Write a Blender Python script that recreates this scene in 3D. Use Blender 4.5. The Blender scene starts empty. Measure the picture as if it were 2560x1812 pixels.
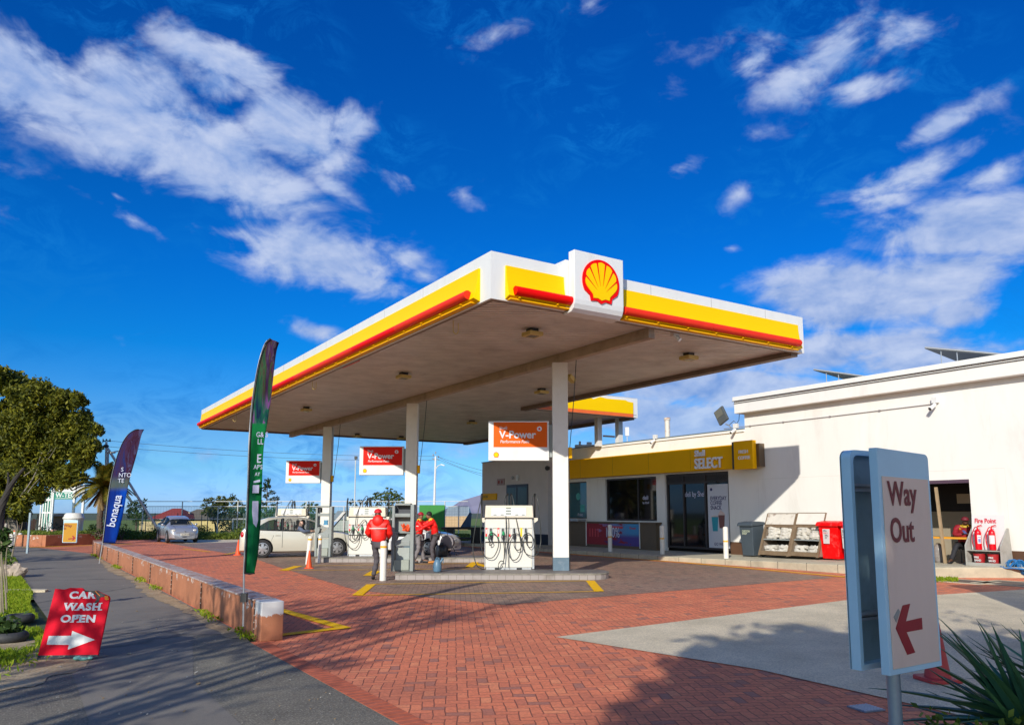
import bpy, bmesh, math, random
import numpy as np
from mathutils import Vector, Matrix, Euler
R=math.radians
SC=bpy.context.scene
COL=SC.collection
# ---------------------------------------------------------------- camera
PX,PY,FPX,HC=1310.,1031.,1928.,1.70          # principal point, focal length (pixels of a 2560 px wide frame), eye height
TH=math.atan2(251,1928)
cd=bpy.data.cameras.new('camera'); cam=bpy.data.objects.new('camera',cd); COL.objects.link(cam)
cam.location=(0,0,HC); cam.rotation_euler=(R(90)+TH,0,0)
cd.sensor_fit='HORIZONTAL'; cd.sensor_width=36; cd.lens=36*FPX/2560
cd.shift_x=-(PX-1280)/2560; cd.shift_y=(PY-906)/2560
cd.clip_start=.05; cd.clip_end=20000
SC.camera=cam
SC.render.resolution_x=1024; SC.render.resolution_y=724
SC.view_settings.view_transform='Standard'; SC.view_settings.look='None'
SC.view_settings.exposure=0.15; SC.view_settings.gamma=1
SC.cycles.max_bounces=6; SC.cycles.diffuse_bounces=3; SC.cycles.glossy_bounces=3; SC.cycles.transparent_max_bounces=12
SC.cycles.caustics_reflective=False; SC.cycles.caustics_refractive=False
def ray(u,v):
    x=(u-PX)/FPX; y=-(v-PY)/FPX; c,s=math.cos(TH),math.sin(TH)
    return (x,c-y*s,s+y*c)
def GR(u,v,z=0.):
    r=ray(u,v); t=(z-HC)/r[2]; return (r[0]*t,r[1]*t,z)
def AT(u,v,Y):
    r=ray(u,v); t=Y/r[1]; return (r[0]*t,Y,HC+r[2]*t)
# ---------------------------------------------------------------- sun and sky
SUN_AZ,SUN_EL=R(17.5),R(25.2)                 # light travels towards azimuth 17.5 deg right of +Y
ld=bpy.data.lights.new('sun','SUN'); sun=bpy.data.objects.new('sun',ld); COL.objects.link(sun)
ld.energy=3.9; ld.angle=R(.5); ld.color=(1,.94,.83)
LD=Vector((math.sin(SUN_AZ)*math.cos(SUN_EL),math.cos(SUN_AZ)*math.cos(SUN_EL),-math.sin(SUN_EL)))
sun.rotation_euler=LD.to_track_quat('-Z','Y').to_euler()
W=bpy.data.worlds.new('World'); SC.world=W; W.use_nodes=True
nt=W.node_tree; nt.nodes.clear()
class NG:
    def __init__(s,t): s.t=t; s.n=t.nodes; s.l=t.links
    def new(s,ty,**k):
        n=s.n.new(ty)
        for a,b in k.items(): setattr(n,a,b)
        return n
    def set(s,sock,v):
        if isinstance(v,bpy.types.NodeSocket): s.l.new(v,sock)
        else: sock.default_value=v
    def m(s,op,a,b=0.,c=None,clamp=False):
        n=s.new('ShaderNodeMath',operation=op,use_clamp=clamp); s.set(n.inputs[0],a); s.set(n.inputs[1],b)
        if c is not None: s.set(n.inputs[2],c)
        return n.outputs[0]
    def mix(s,f,a,b,mode='MIX'):
        n=s.new('ShaderNodeMix',data_type='RGBA',blend_type=mode); s.set(n.inputs[0],f)
        s.set(n.inputs[6],a if isinstance(a,bpy.types.NodeSocket) else (*a[:3],1)); s.set(n.inputs[7],b if isinstance(b,bpy.types.NodeSocket) else (*b[:3],1))
        return n.outputs[2]
    def ramp(s,f,stops,interp='LINEAR'):
        n=s.new('ShaderNodeValToRGB'); n.color_ramp.interpolation=interp; e=n.color_ramp.elements
        while len(e)<len(stops): e.new(.5)
        for i,(p,c) in enumerate(stops):
            e[i].position=p; e[i].color=(c,c,c,1) if isinstance(c,(int,float)) else (*c[:3],1)
        s.set(n.inputs[0],f); return n.outputs[0]
    def noise(s,vec,scale,det=3,rough=.55,dist=0.):
        n=s.new('ShaderNodeTexNoise'); 
        if vec is not None: s.set(n.inputs['Vector'],vec)
        n.inputs['Scale'].default_value=scale; n.inputs['Detail'].default_value=det; n.inputs['Roughness'].default_value=rough; n.inputs['Distortion'].default_value=dist
        return n.outputs[0]
    def mr(s,v,a,b,c=0.,d=1.,smooth=True):
        n=s.new('ShaderNodeMapRange',interpolation_type='SMOOTHSTEP' if smooth else 'LINEAR')
        s.set(n.inputs[0],v); 
        for i,x in zip((1,2,3,4),(a,b,c,d)): n.inputs[i].default_value=x
        return n.outputs[0]
def srgb(r,g,b):
    f=lambda x:(x/255/12.92 if x<=10.3 else ((x/255+.055)/1.055)**2.4)
    return (f(r),f(g),f(b))
def build_sky():
    g=NG(nt)
    tc=g.new('ShaderNodeTexCoord'); sp=g.new('ShaderNodeSeparateXYZ'); g.l.new(tc.outputs['Generated'],sp.inputs[0])
    az=g.m('ARCTAN2',sp.outputs[0],sp.outputs[1]); el=g.m('ARCSINE',sp.outputs[2])
    sky=g.new('ShaderNodeTexSky',sky_type='NISHITA'); sky.sun_disc=False; sky.sun_elevation=SUN_EL; sky.sun_rotation=math.pi+SUN_AZ
    sky.air_density=1.0; sky.dust_density=.3; sky.ozone_density=2.5
    hs=g.new('ShaderNodeHueSaturation'); hs.inputs['Hue'].default_value=.512; hs.inputs['Saturation'].default_value=1.28; g.l.new(sky.outputs[0],hs.inputs['Color'])
    tint=g.ramp(g.m('DIVIDE',el,1.0,clamp=True),[(0,(.46,.78,2.0)),(.03,(.40,.74,1.7)),(.055,(.335,.69,1.2)),(.095,(.33,.655,1.05)),(.145,(.17,.66,1.1)),(.2,(.03,.645,1.1)),(.3,(.015,.63,1.14)),(.42,(.012,.61,1.08)),(.62,(.012,.60,1.12)),(1,(.03,.58,1.1))])
    base=g.mix(1.,hs.outputs[0],tint,'MULTIPLY')
    dp=g.new('ShaderNodeVectorMath',operation='DOT_PRODUCT'); g.l.new(tc.outputs['Generated'],dp.inputs[0]); dp.inputs[1].default_value=tuple(-LD)
    raw=g.mix(1.,sky.outputs[0],(1.9,1.75,1.5),'MULTIPLY')          # towards the sun the sky is paler and brighter
    base=g.mix(g.mr(dp.outputs['Value'],.05,.85,0,.62),base,raw)
    cv=g.new('ShaderNodeCombineXYZ'); g.l.new(az,cv.inputs[0]); g.l.new(el,cv.inputs[1])
    # clouds: (u, v, half-width, half-height, tilt, weight)
    B=[(90,215,190,120,10,1),(330,290,270,150,12,1),(560,400,270,130,20,1),(560,150,200,62,10,.9),(550,215,110,60,10,.85),(730,330,180,110,12,1),(870,320,75,60,-35,.85),(540,480,120,40,0,.8),(830,465,100,34,25,.68),
     (600,590,170,40,5,.75),(800,640,270,90,5,1),(900,700,170,48,8,.85),(1000,640,120,38,15,.8),(1060,690,70,32,0,.7),(730,545,50,34,30,.55),
     (1010,445,95,42,20,.56),(1160,492,80,34,20,.50),(330,550,110,25,20,.55),(290,490,45,16,10,.55),
     (1230,95,150,50,-30,.44),(1480,10,90,40,0,.5),(1640,270,120,50,-30,.40),(1750,110,160,60,0,.40),(1240,250,70,40,0,.36),(1900,330,110,50,0,.36),(330,90,200,50,0,.3),
     (2080,150,230,75,-15,.85),(1890,150,90,50,-20,.75),(2150,215,130,38,5,.8),(2230,90,150,50,0,.75),
     (2360,310,150,42,-18,.8),(2260,440,210,50,-14,.82),(2470,440,130,45,-10,.75),(2200,500,110,36,0,.7),
     (2400,580,240,85,0,1.1),(2130,740,250,100,5,1.15),(2350,690,230,95,0,1.1),(2500,600,150,90,0,.9),(2010,690,70,28,10,.75),(2200,860,270,60,5,.95),(2410,780,120,60,0,.85),
     (1850,485,75,42,-30,.54),(1700,420,90,28,-10,.50),(1830,620,36,14,0,.52),
     (1780,965,300,66,5,1.1),(1620,1050,360,64,5,1.1),(2000,890,240,60,0,1.05),(1750,1120,360,70,0,1.05),(1480,930,160,44,0,.75),(2300,900,300,80,5,1.),
     (790,830,110,34,10,.8),(520,1140,60,34,0,.5),(900,1150,420,60,0,.5),(1130,1110,170,60,0,.6),(620,1240,330,32,-5,.42),
     (-500,300,500,200,5,.9),(3100,500,400,300,0,.9),(3100,900,500,150,0,.9),(-600,800,300,120,0,.8)]
    def mask(shift=None):
        acc=None
        for (u,v,su,sv,a,w) in B:
            r=Vector(ray(u,v)).normalized(); a0=math.atan2(r.x,r.y); e0=math.asin(r.z)
            k=FPX*(1+((u-PX)/FPX)**2*.6)
            mp=g.new('ShaderNodeMapping',vector_type='TEXTURE'); g.l.new(cv.outputs[0] if shift is None else shift,mp.inputs[0])
            mp.inputs['Location'].default_value=(a0,e0,0); mp.inputs['Rotation'].default_value=(0,0,-R(a)); mp.inputs['Scale'].default_value=(su/k,sv/k,1)
            ln=g.new('ShaderNodeVectorMath',operation='LENGTH'); g.l.new(mp.outputs[0],ln.inputs[0])
            f=g.mr(ln.outputs['Value'],0,1.6,w,0,smooth=False)
            acc=f if acc is None else g.m('MAXIMUM',acc,f)
        return acc
    M=mask()
    sc=g.new('ShaderNodeVectorMath',operation='MULTIPLY'); g.l.new(cv.outputs[0],sc.inputs[0]); sc.inputs[1].default_value=(1,1.7,1)
    def dens(vec):
        n1=g.noise(vec,9.5,5,.56,.5); n2=g.noise(vec,40.,4,.58,.4)
        return g.m('ADD',g.m('MULTIPLY',g.m('SUBTRACT',n1,.5),1.5),g.m('MULTIPLY',g.m('SUBTRACT',n2,.5),.34))
    D=dens(sc.outputs[0])
    off=g.new('ShaderNodeVectorMath',operation='ADD'); g.l.new(sc.outputs[0],off.inputs[0]); off.inputs[1].default_value=(-.012,.028,0)
    D2=dens(off.outputs[0])
    t=g.m('ADD',M,D)
    al=g.mr(t,.28,.74)
    thick=g.mr(t,.35,1.1)
    lit=g.m('ADD',g.m('MULTIPLY',g.m('SUBTRACT',D,D2),1.6),.58,clamp=True)
    cc=g.mix(lit,srgb(112,148,208),srgb(186,199,228))
    low=g.mr(el,.02,.22)
    cc=g.mix(low,g.mix(lit,srgb(124,160,216),srgb(164,194,232)),cc)
    wisp=g.m('MULTIPLY',g.m('SUBTRACT',g.noise(sc.outputs[0],15.,6,.7,1.2),.47,clamp=True),g.mr(g.noise(sc.outputs[0],3.5,2),.42,.6,0,2.6))
    skyc=g.new('ShaderNodeVectorMath',operation='SCALE'); g.l.new(base,skyc.inputs[0]); skyc.inputs['Scale'].default_value=.105
    s2=g.mix(wisp,skyc.outputs[0],srgb(20,120,205))
    fin=g.mix(g.m('MULTIPLY',g.m('MULTIPLY',al,g.mr(M,.12,.62,.25,1)),.96),s2,cc)
    bg=g.new('ShaderNodeBackground'); g.l.new(fin,bg.inputs[0]); bg.inputs[1].default_value=1.0
    out=g.new('ShaderNodeOutputWorld'); g.l.new(bg.outputs[0],out.inputs[0])
build_sky()
# ---------------------------------------------------------------- materials
MATS={}
def mat(name,col,rough=.6,metal=0.,var=.12,vs=3.,bump=0.,bs=40.,spec=.5,coat=0.,dirt=None,dscale=1.5,damt=.5,emit=None,es=0.,alpha=None,trans=0.,stretch=None):
    if name in MATS: return MATS[name]
    m=bpy.data.materials.new(name); m.use_nodes=True; MATS[name]=m
    g=NG(m.node_tree); b=g.n['Principled BSDF']
    tc=g.new('ShaderNodeTexCoord'); vec=tc.outputs['Object']
    if stretch:
        mp=g.new('ShaderNodeMapping'); g.l.new(vec,mp.inputs[0]); mp.inputs['Scale'].default_value=stretch; vec=mp.outputs[0]
    c=(*col[:3],1)
    last=None
    if var>0:
        f=g.mr(g.noise(vec,vs,4,.6),.25,.75,1-var,1+var*.6,smooth=False)
        mu=g.new('ShaderNodeVectorMath',operation='SCALE'); mu.inputs[0].default_value=col[:3]; g.l.new(f,mu.inputs['Scale']); last=mu.outputs[0]
    if dirt is not None:
        f=g.mr(g.noise(vec,dscale,6,.7,.3),.5,.72,0,damt)
        last=g.mix(f,last if last is not None else c,dirt)
    if last is not None: g.l.new(last,b.inputs['Base Color'])
    else: b.inputs['Base Color'].default_value=c
    b.inputs['Roughness'].default_value=rough; b.inputs['Metallic'].default_value=metal
    b.inputs['Specular IOR Level'].default_value=spec; b.inputs['Coat Weight'].default_value=coat
    if trans: b.inputs['Transmission Weight'].default_value=trans
    if alpha is not None: b.inputs['Alpha'].default_value=alpha
    if emit: b.inputs['Emission Color'].default_value=(*emit,1); b.inputs['Emission Strength'].default_value=es
    if bump>0:
        bn=g.new('ShaderNodeBump'); bn.inputs['Strength'].default_value=bump; bn.inputs['Distance'].default_value=.01
        g.l.new(g.noise(vec,bs,4,.6),bn.inputs['Height']); g.l.new(bn.outputs[0],b.inputs['Normal'])
    return m
white=mat('white_plaster',(.86,.84,.785),.8,var=.05,vs=.9,bump=.3,bs=40,dirt=(.56,.52,.45),dscale=1.1,damt=.26,stretch=(1,1,.22))
wpaint=mat('white_paint',(.76,.76,.74),.4,var=.04,dirt=(.6,.57,.5),dscale=2,damt=.25)
wpanel=mat('white_panel',(.76,.765,.755),.35,var=.05,vs=1.4,spec=.3,dirt=(.55,.54,.50),dscale=2.2,damt=.22,stretch=(1,1,.3))
yellow=mat('yellow_panel',(.95,.60,.0),.45,var=.03,vs=.6,spec=.12)
yellow_s=mat('yellow_sign',(.93,.47,.0),.5,var=.04,vs=.8,spec=.15)
red=mat('red_tube',(.85,.004,.002),.4,var=.05,spec=.15)
red2=mat('red_tube_faded',(.85,.035,.012),.45,var=.08,spec=.2)
black=mat('black_rubber',(.012,.012,.014),.55,var=.1)
dark=mat('dark_metal',(.03,.032,.035),.4,var=.1)
grey=mat('grey_plastic',(.30,.33,.33),.5,var=.08,dirt=(.16,.16,.14),dscale=3,damt=.35)
steel=mat('galvanised_steel',(.48,.50,.52),.45,metal=.6,var=.12,vs=6)
chrome=mat('bright_metal',(.75,.75,.76),.25,metal=.9,var=.03)
concrete=mat('kerb_concrete',(.54,.49,.36),.85,var=.2,vs=2,bump=.5,bs=50,dirt=(.27,.25,.19),dscale=1.2,damt=.5)
bronze=mat('brown_cladding',(.135,.092,.052),.5,var=.08)
glassd=mat('dark_glass',(.006,.007,.009),.04,var=0,spec=.6)
yline=mat('yellow_line_paint',(.98,.55,.0),.7,var=.08,vs=8,bump=.2,bs=80,spec=.2,dirt=(.45,.25,.08),dscale=6,damt=.55)
# ---------------------------------------------------------------- mesh builder
class MB:
    def __init__(s): s.v=[]; s.f=[]; s.m=[]
    def add(s,vs,fs,mi=0):
        o=len(s.v); s.v+=[tuple(x) for x in vs]; s.f+=[tuple(i+o for i in f) for f in fs]; s.m+=[mi]*len(fs); return s
    def box(s,x0,x1,y0,y1,z0,z1,mi=0):
        return s.add([(x0,y0,z0),(x1,y0,z0),(x1,y1,z0),(x0,y1,z0),(x0,y0,z1),(x1,y0,z1),(x1,y1,z1),(x0,y1,z1)],[(0,3,2,1),(4,5,6,7),(0,1,5,4),(1,2,6,5),(2,3,7,6),(3,0,4,7)],mi)
    def cbox(s,c,d,mi=0,rot=None):
        h=[x/2 for x in d]; P=[]
        for k in range(8):
            p=Vector(((-h[0],h[0])[k&1],(-h[1],h[1])[(k>>1)&1],(-h[2],h[2])[k>>2]))
            if rot: p=Euler(rot).to_matrix()@p
            P.append(p+Vector(c))
        return s.add(P,[(0,2,3,1),(4,5,7,6),(0,1,5,4),(1,3,7,5),(3,2,6,7),(2,0,4,6)],mi)
    def prism(s,poly,ax,a,b,mi=0):      # poly in the two other axes, extruded along ax
        def P(p,t): 
            return {'x':(t,p[0],p[1]),'y':(p[0],t,p[1]),'z':(p[0],p[1],t)}[ax]
        n=len(poly); vs=[P(p,a) for p in poly]+[P(p,b) for p in poly]
        return s.add(vs,[tuple(range(n))[::-1],tuple(range(n,2*n))]+[(i,(i+1)%n,n+(i+1)%n,n+i) for i in range(n)],mi)
    def cyl(s,p0,p1,r0,r1=None,n=12,mi=0,caps=True):
        if r1 is None: r1=r0
        p0=Vector(p0); p1=Vector(p1); d=(p1-p0); 
        q=d.to_track_quat('Z','Y'); vs=[]
        for p,r in ((p0,r0),(p1,r1)):
            for i in range(n):
                a=2*math.pi*i/n; vs.append(p+q@Vector((math.cos(a)*r,math.sin(a)*r,0)))
        fs=[(i,(i+1)%n,n+(i+1)%n,n+i) for i in range(n)]
        if caps: fs+=[tuple(range(n))[::-1],tuple(range(n,2*n))]
        return s.add(vs,fs,mi)
    def tube(s,path,r,n=8,mi=0):
        P=[Vector(p) for p in path]; rs=r if isinstance(r,(list,tuple)) else [r]*len(P); vs=[]; up=Vector((0.31,.17,.93))
        for i,p in enumerate(P):
            t=(P[min(i+1,len(P)-1)]-P[max(i-1,0)]).normalized(); a=t.cross(up); 
            if a.length<.05: a=t.cross(Vector((1,0,0)))
            a.normalize(); b=t.cross(a)
            for k in range(n):
                an=2*math.pi*k/n; vs.append(p+a*math.cos(an)*rs[i]+b*math.sin(an)*rs[i])
        fs=[(i*n+k,i*n+(k+1)%n,(i+1)*n+(k+1)%n,(i+1)*n+k) for i in range(len(P)-1) for k in range(n)]
        fs+=[tuple(range(n))[::-1],tuple(range((len(P)-1)*n,len(P)*n))]
        return s.add(vs,fs,mi)
    def lathe(s,prof,c=(0,0,0),n=20,mi=0,sq=1.):
        vs=[(c[0]+r*math.cos(2*math.pi*k/n),c[1]+sq*r*math.sin(2*math.pi*k/n),c[2]+z) for r,z in prof for k in range(n)]
        fs=[(i*n+k,i*n+(k+1)%n,(i+1)*n+(k+1)%n,(i+1)*n+k) for i in range(len(prof)-1) for k in range(n)]
        fs+=[tuple(range(n))[::-1],tuple(range((len(prof)-1)*n,len(prof)*n))]
        return s.add(vs,fs,mi)
    def ball(s,c,r,n=10,mi=0,sc=(1,1,1)):
        prof=[(r*max(.02,math.sin(math.pi*i/n)),-r*math.cos(math.pi*i/n)) for i in range(n+1)]
        o=len(s.v); s.lathe(prof,(0,0,0),n*2,mi)
        for i in range(o,len(s.v)): v=s.v[i]; s.v[i]=(c[0]+v[0]*sc[0],c[1]+v[1]*sc[1],c[2]+v[2]*sc[2])
        return s
    def flat(s,poly,z,mi=0): return s.add([(p[0],p[1],z) for p in poly],[tuple(range(len(poly)))],mi)
    def quad(s,a,b,c,d,mi=0): return s.add([a,b,c,d],[(0,1,2,3)],mi)
    def build(s,name,ms,parent=None,loc=(0,0,0),rz=0.,rot=None,smooth=False,bevel=0.,seg=2,tag=None):
        me=bpy.data.meshes.new(name); me.from_pydata(s.v,[],s.f)
        if not isinstance(ms,(list,tuple)): ms=[ms]
        for m in ms: me.materials.append(m)
        if len(ms)>1: me.polygons.foreach_set('material_index',s.m)
        if smooth:
            me.polygons.foreach_set('use_smooth',[True]*len(me.polygons))
            me.set_sharp_from_angle(angle=R(38))
        me.update()
        o=bpy.data.objects.new(name,me); COL.objects.link(o); o.location=loc; o.rotation_euler=rot if rot else (0,0,rz)
        if parent: o.parent=parent
        if bevel>0:
            b=o.modifiers.new('bevel','BEVEL'); b.width=bevel; b.segments=seg; b.limit_method='ANGLE'; b.angle_limit=R(40)
        if tag: tagit(o,*tag)
        return o
def tagit(o,label=None,cat=None,group=None,kind=None):
    if label: o['label']=label
    if cat: o['category']=cat
    if group: o['group']=group
    if kind: o['kind']=kind
    return o
def thing(name,label,cat,loc=(0,0,0),rz=0.,group=None,rot=None):
    o=bpy.data.objects.new(name,None); COL.objects.link(o); o.location=loc; o.rotation_euler=rot if rot else (0,0,rz); o.empty_display_size=.2
    return tagit(o,label,cat,group)
def dup(o,loc=None,rz=None,label=None,parent=None,group=None):
    c=o.copy(); COL.objects.link(c)
    if parent: c.parent=parent
    for ch in list(o.children): dup(ch,parent=c)
    if loc is not None: c.location=loc
    if rz is not None: c.rotation_euler=(0,0,rz)
    if label: c['label']=label
    if group: c['group']=group
    return c
def struct(o): o['kind']='structure'; return o
def text(name,s,size,m,parent=None,loc=(0,0,0),rot=(R(90),0,0),bold=0.,ext=.003,ax='LEFT',shear=0.,sx=1.,sp=1.,lsp=1.):
    cu=bpy.data.curves.new(name,'FONT'); cu.body=s; cu.size=size; cu.offset=bold*size; cu.extrude=ext; cu.align_x=ax; cu.shear=shear; cu.space_character=sp; cu.space_line=lsp
    cu.resolution_u=4
    t=bpy.data.objects.new(name+'_t',cu); COL.objects.link(t); bpy.context.view_layer.update()
    me=bpy.data.meshes.new_from_object(t.evaluated_get(bpy.context.evaluated_depsgraph_get()))
    bpy.data.objects.remove(t); bpy.data.curves.remove(cu)
    me.name=name; me.materials.clear(); me.materials.append(m)
    o=bpy.data.objects.new(name,me); COL.objects.link(o); o.location=loc; o.rotation_euler=rot; o.scale=(sx,1,1)
    if parent: o.parent=parent
    return o
# site frame: x towards the shop wall, y along the shop front (away), origin under the near corner of the canopy
RZ=R(33.2); BX,BY=math.cos(RZ),math.sin(RZ); OX,OY=-.67,15.15
def S(x,y,z=0.): return (OX+BX*x-BY*y,OY+BY*x+BX*y,z)
def SY(u,x):    # site y of the point on the line site-x = x seen at image column u
    k=(u-1310)/1944; return (OX+BX*x-k*(OY+BY*x))/(BY+BX*k)
def site(mb,name,ms,parent=None,**k):
    return mb.build(name,ms,parent,loc=(OX,OY,0) if parent is None else (0,0,0),rz=RZ if parent is None else 0,**k)
FW=(R(90),0,R(-90))     # text on a face looking towards site -x
FN=(R(90),0,0)          # text on a face looking towards -y
# ================================================================ ground
def ground_mat(name,base,spec_noise=None):
    pass
def herring(name,c1,c2,c3,mortar,u=.105,ang=0.,dirt=(.1,.08,.07),damt=.3,rough=.8):
    m=bpy.data.materials.new(name); m.use_nodes=True; g=NG(m.node_tree); b=g.n['Principled BSDF']
    tc=g.new('ShaderNodeTexCoord'); mp=g.new('ShaderNodeMapping'); g.l.new(tc.outputs['Object'],mp.inputs[0]); mp.inputs['Rotation'].default_value=(0,0,ang); mp.inputs['Scale'].default_value=(1/u,1/u,1)
    wob=g.new('ShaderNodeTexNoise'); g.l.new(mp.outputs[0],wob.inputs[0]); wob.inputs['Scale'].default_value=.35; wob.inputs['Detail'].default_value=1
    wv=g.new('ShaderNodeVectorMath',operation='MULTIPLY_ADD'); g.l.new(wob.outputs[1],wv.inputs[0]); wv.inputs[1].default_value=(.35,.35,0); g.l.new(mp.outputs[0],wv.inputs[2])
    s=g.new('ShaderNodeSeparateXYZ'); g.l.new(wv.outputs[0],s.inputs[0])
    i=g.m('FLOOR',s.outputs[0]); j=g.m('FLOOR',s.outputs[1]); fx=g.m('FRACT',s.outputs[0]); fy=g.m('FRACT',s.outputs[1])
    k=g.m('FLOORED_MODULO',g.m('SUBTRACT',i,j),4)
    is1=g.m('COMPARE',k,1,.1); is0=g.m('COMPARE',k,0,.1); is2=g.m('COMPARE',k,2,.1); is3=g.m('COMPARE',k,3,.1)
    dl=g.m('ADD',fx,is1); dr=g.m('ADD',g.m('SUBTRACT',1,fx),is0); db=g.m('ADD',fy,is2); dt=g.m('ADD',g.m('SUBTRACT',1,fy),is3)
    d=g.m('MINIMUM',g.m('MINIMUM',dl,dr),g.m('MINIMUM',db,dt))
    cx=g.m('SUBTRACT',i,is1); cy=g.m('SUBTRACT',j,is2)
    cv=g.new('ShaderNodeCombineXYZ'); g.l.new(cx,cv.inputs[0]); g.l.new(cy,cv.inputs[1])
    wn=g.new('ShaderNodeTexWhiteNoise',noise_dimensions='2D'); g.l.new(cv.outputs[0],wn.inputs[0])
    col=g.ramp(wn.outputs[0],[(0,c3),(.05,c3),(.09,c2),(.45,c1),(.8,[x*1.08 for x in c1]),(1,[c1[0]*1.08,c1[1]*1.3,c1[2]*1.3])])
    col=g.mix(g.mr(g.noise(tc.outputs['Object'],.55,5,.65),.42,.72,0,damt),col,dirt)
    n2=g.noise(tc.outputs['Object'],30,3,.6)
    sc=g.new('ShaderNodeVectorMath',operation='SCALE'); g.l.new(col,sc.inputs[0]); g.l.new(g.mr(n2,.3,.7,.82,1.12),sc.inputs['Scale'])
    jn=g.mr(d,.025,.07); col=g.mix(jn,mortar,sc.outputs[0])
    col=g.mix(g.mr(g.noise(tc.outputs['Object'],5.,5,.75,1.),.63,.74,0,.42),col,(.10,.06,.045))
    pale=g.mr(g.noise(tc.outputs['Object'],260,2,.5),.72,.8,0,.45); col=g.mix(pale,col,(.5,.42,.36))
    g.l.new(col,b.inputs['Base Color']); b.inputs['Roughness'].default_value=rough
    bn=g.new('ShaderNodeBump'); bn.inputs['Strength'].default_value=.8; bn.inputs['Distance'].default_value=.006
    h=g.m('ADD',g.m('MULTIPLY',jn,1.),g.m('ADD',g.m('MULTIPLY',n2,.3),g.m('MULTIPLY',wn.outputs[0],.5))); g.l.new(h,bn.inputs['Height']); g.l.new(bn.outputs[0],b.inputs['Normal'])
    return m
red_pave=herring('red_clay_pavers',(.79,.225,.105),(.70,.20,.10),(.46,.18,.12),(.32,.10,.055),ang=R(28),dirt=(.46,.15,.08),damt=.6)
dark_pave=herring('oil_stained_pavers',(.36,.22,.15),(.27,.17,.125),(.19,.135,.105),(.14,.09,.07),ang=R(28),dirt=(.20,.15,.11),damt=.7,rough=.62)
def patchy(name,cols,scale,fine,finescale,rough=.85,bump=.6,bs=120,crack=None,speck=None,speckcol=(.4,.38,.33)):
    m=bpy.data.materials.new(name); m.use_nodes=True; g=NG(m.node_tree); b=g.n['Principled BSDF']
    tc=g.new('ShaderNodeTexCoord'); v=tc.outputs['Object']
    n=len(cols); col=g.ramp(g.noise(v,scale,6,.65,.2),[(.28+.44*i/(n-1),c) for i,c in enumerate(cols)])
    sc=g.new('ShaderNodeVectorMath',operation='SCALE'); g.l.new(col,sc.inputs[0]); g.l.new(g.mr(g.noise(v,finescale,3,.6),.3,.7,1-fine,1+fine),sc.inputs['Scale']); c=sc.outputs[0]
    if speck:
        vo=g.new('ShaderNodeTexVoronoi'); g.l.new(v,vo.inputs['Vector']); vo.inputs['Scale'].default_value=speck
        wn=g.new('ShaderNodeSeparateColor'); g.l.new(vo.outputs['Color'],wn.inputs[0])
        c=g.mix(g.m('MULTIPLY',g.m('GREATER_THAN',wn.outputs[0],.62),g.mr(vo.outputs['Distance'],.1,.5,1,0)),c,speckcol)
    if crack:
        vo=g.new('ShaderNodeTexVoronoi',feature='DISTANCE_TO_EDGE'); mp=g.new('ShaderNodeVectorMath',operation='MULTIPLY_ADD'); wn=g.new('ShaderNodeTexNoise'); g.l.new(v,wn.inputs[0]); wn.inputs['Scale'].default_value=2.; g.l.new(wn.outputs[1],mp.inputs[0]); mp.inputs[1].default_value=(.5,.5,.5); g.l.new(v,mp.inputs[2])
        g.l.new(mp.outputs[0],vo.inputs['Vector']); vo.inputs['Scale'].default_value=crack
        c=g.mix(g.mr(vo.outputs['Distance'],0,.012,.55,0),c,(.03,.03,.03))
    g.l.new(c,b.inputs['Base Color']); b.inputs['Roughness'].default_value=rough
    bn=g.new('ShaderNodeBump'); bn.inputs['Strength'].default_value=bump; bn.inputs['Distance'].default_value=.008; g.l.new(g.noise(v,bs,3,.6),bn.inputs['Height']); g.l.new(bn.outputs[0],b.inputs['Normal'])
    return m
conc=patchy('worn_concrete',[(.54,.46,.31),(.69,.59,.41),(.82,.70,.49)],.9,.22,60,bump=.7,bs=160,speck=90,speckcol=(.46,.42,.33))
asph=patchy('smooth_asphalt',[(.165,.148,.125),(.205,.185,.155),(.25,.225,.185)],.5,.14,90,bump=.5,bs=200,crack=.16)
rough_asph=patchy('coarse_asphalt',[(.13,.115,.09),(.19,.17,.13),(.25,.225,.165)],.9,.35,45,bump=1.,bs=110,speck=48,speckcol=(.36,.33,.26))
soil=patchy('sandy_soil',[(.26,.18,.10),(.38,.29,.17),(.50,.41,.27)],1.4,.25,30,bump=1.,bs=60,speck=25,speckcol=(.42,.36,.26))
turf=patchy('turf_soil',[(.09,.13,.012),(.14,.20,.016),(.21,.23,.04)],.8,.3,25,bump=1.,bs=50)
farm=patchy('far_ground',[(.05,.08,.03),(.08,.10,.04),(.14,.12,.07)],.02,.2,1.)
def wavy(poly,amp=.08,step=.18,seed=1):
    rg=random.Random(seed); out=[]
    for a,b in zip(poly,poly[1:]+poly[:1]):
        L_=math.hypot(b[0]-a[0],b[1]-a[1]); n=max(1,int(L_/step))
        if L_>12: n=min(n,150)
        for k in range(n):
            f=k/n; out.append((a[0]+(b[0]-a[0])*f+rg.gauss(0,amp*.5),a[1]+(b[1]-a[1])*f+rg.gauss(0,amp*.5)))
    return out
def slab(name,poly,z,m,frame=True):
    b=MB().flat(poly,z); o=site(b,name,m) if frame else b.build(name,m); return struct(o)
def edgecourse():
    b=MB(); y=-2.3
    while y>-12: b.box(-5.0,-4.79,y-.10,y-.008,-.02,.005); y-=.108
    return b
g0=MB().flat([(-6000,-400),(6000,-400),(6000,9000),(-6000,9000)],-.05).build('ground',farm); struct(g0)
slab('forecourt_paving',[(-5.0,-30),(20,-30),(20,26),(16,44),(-8,44),(-8,33.6),(-7.6,24.6),(-4.9,24.6),(-4.9,-2.2),(-5.0,-2.2)],0,red_pave)
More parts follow.
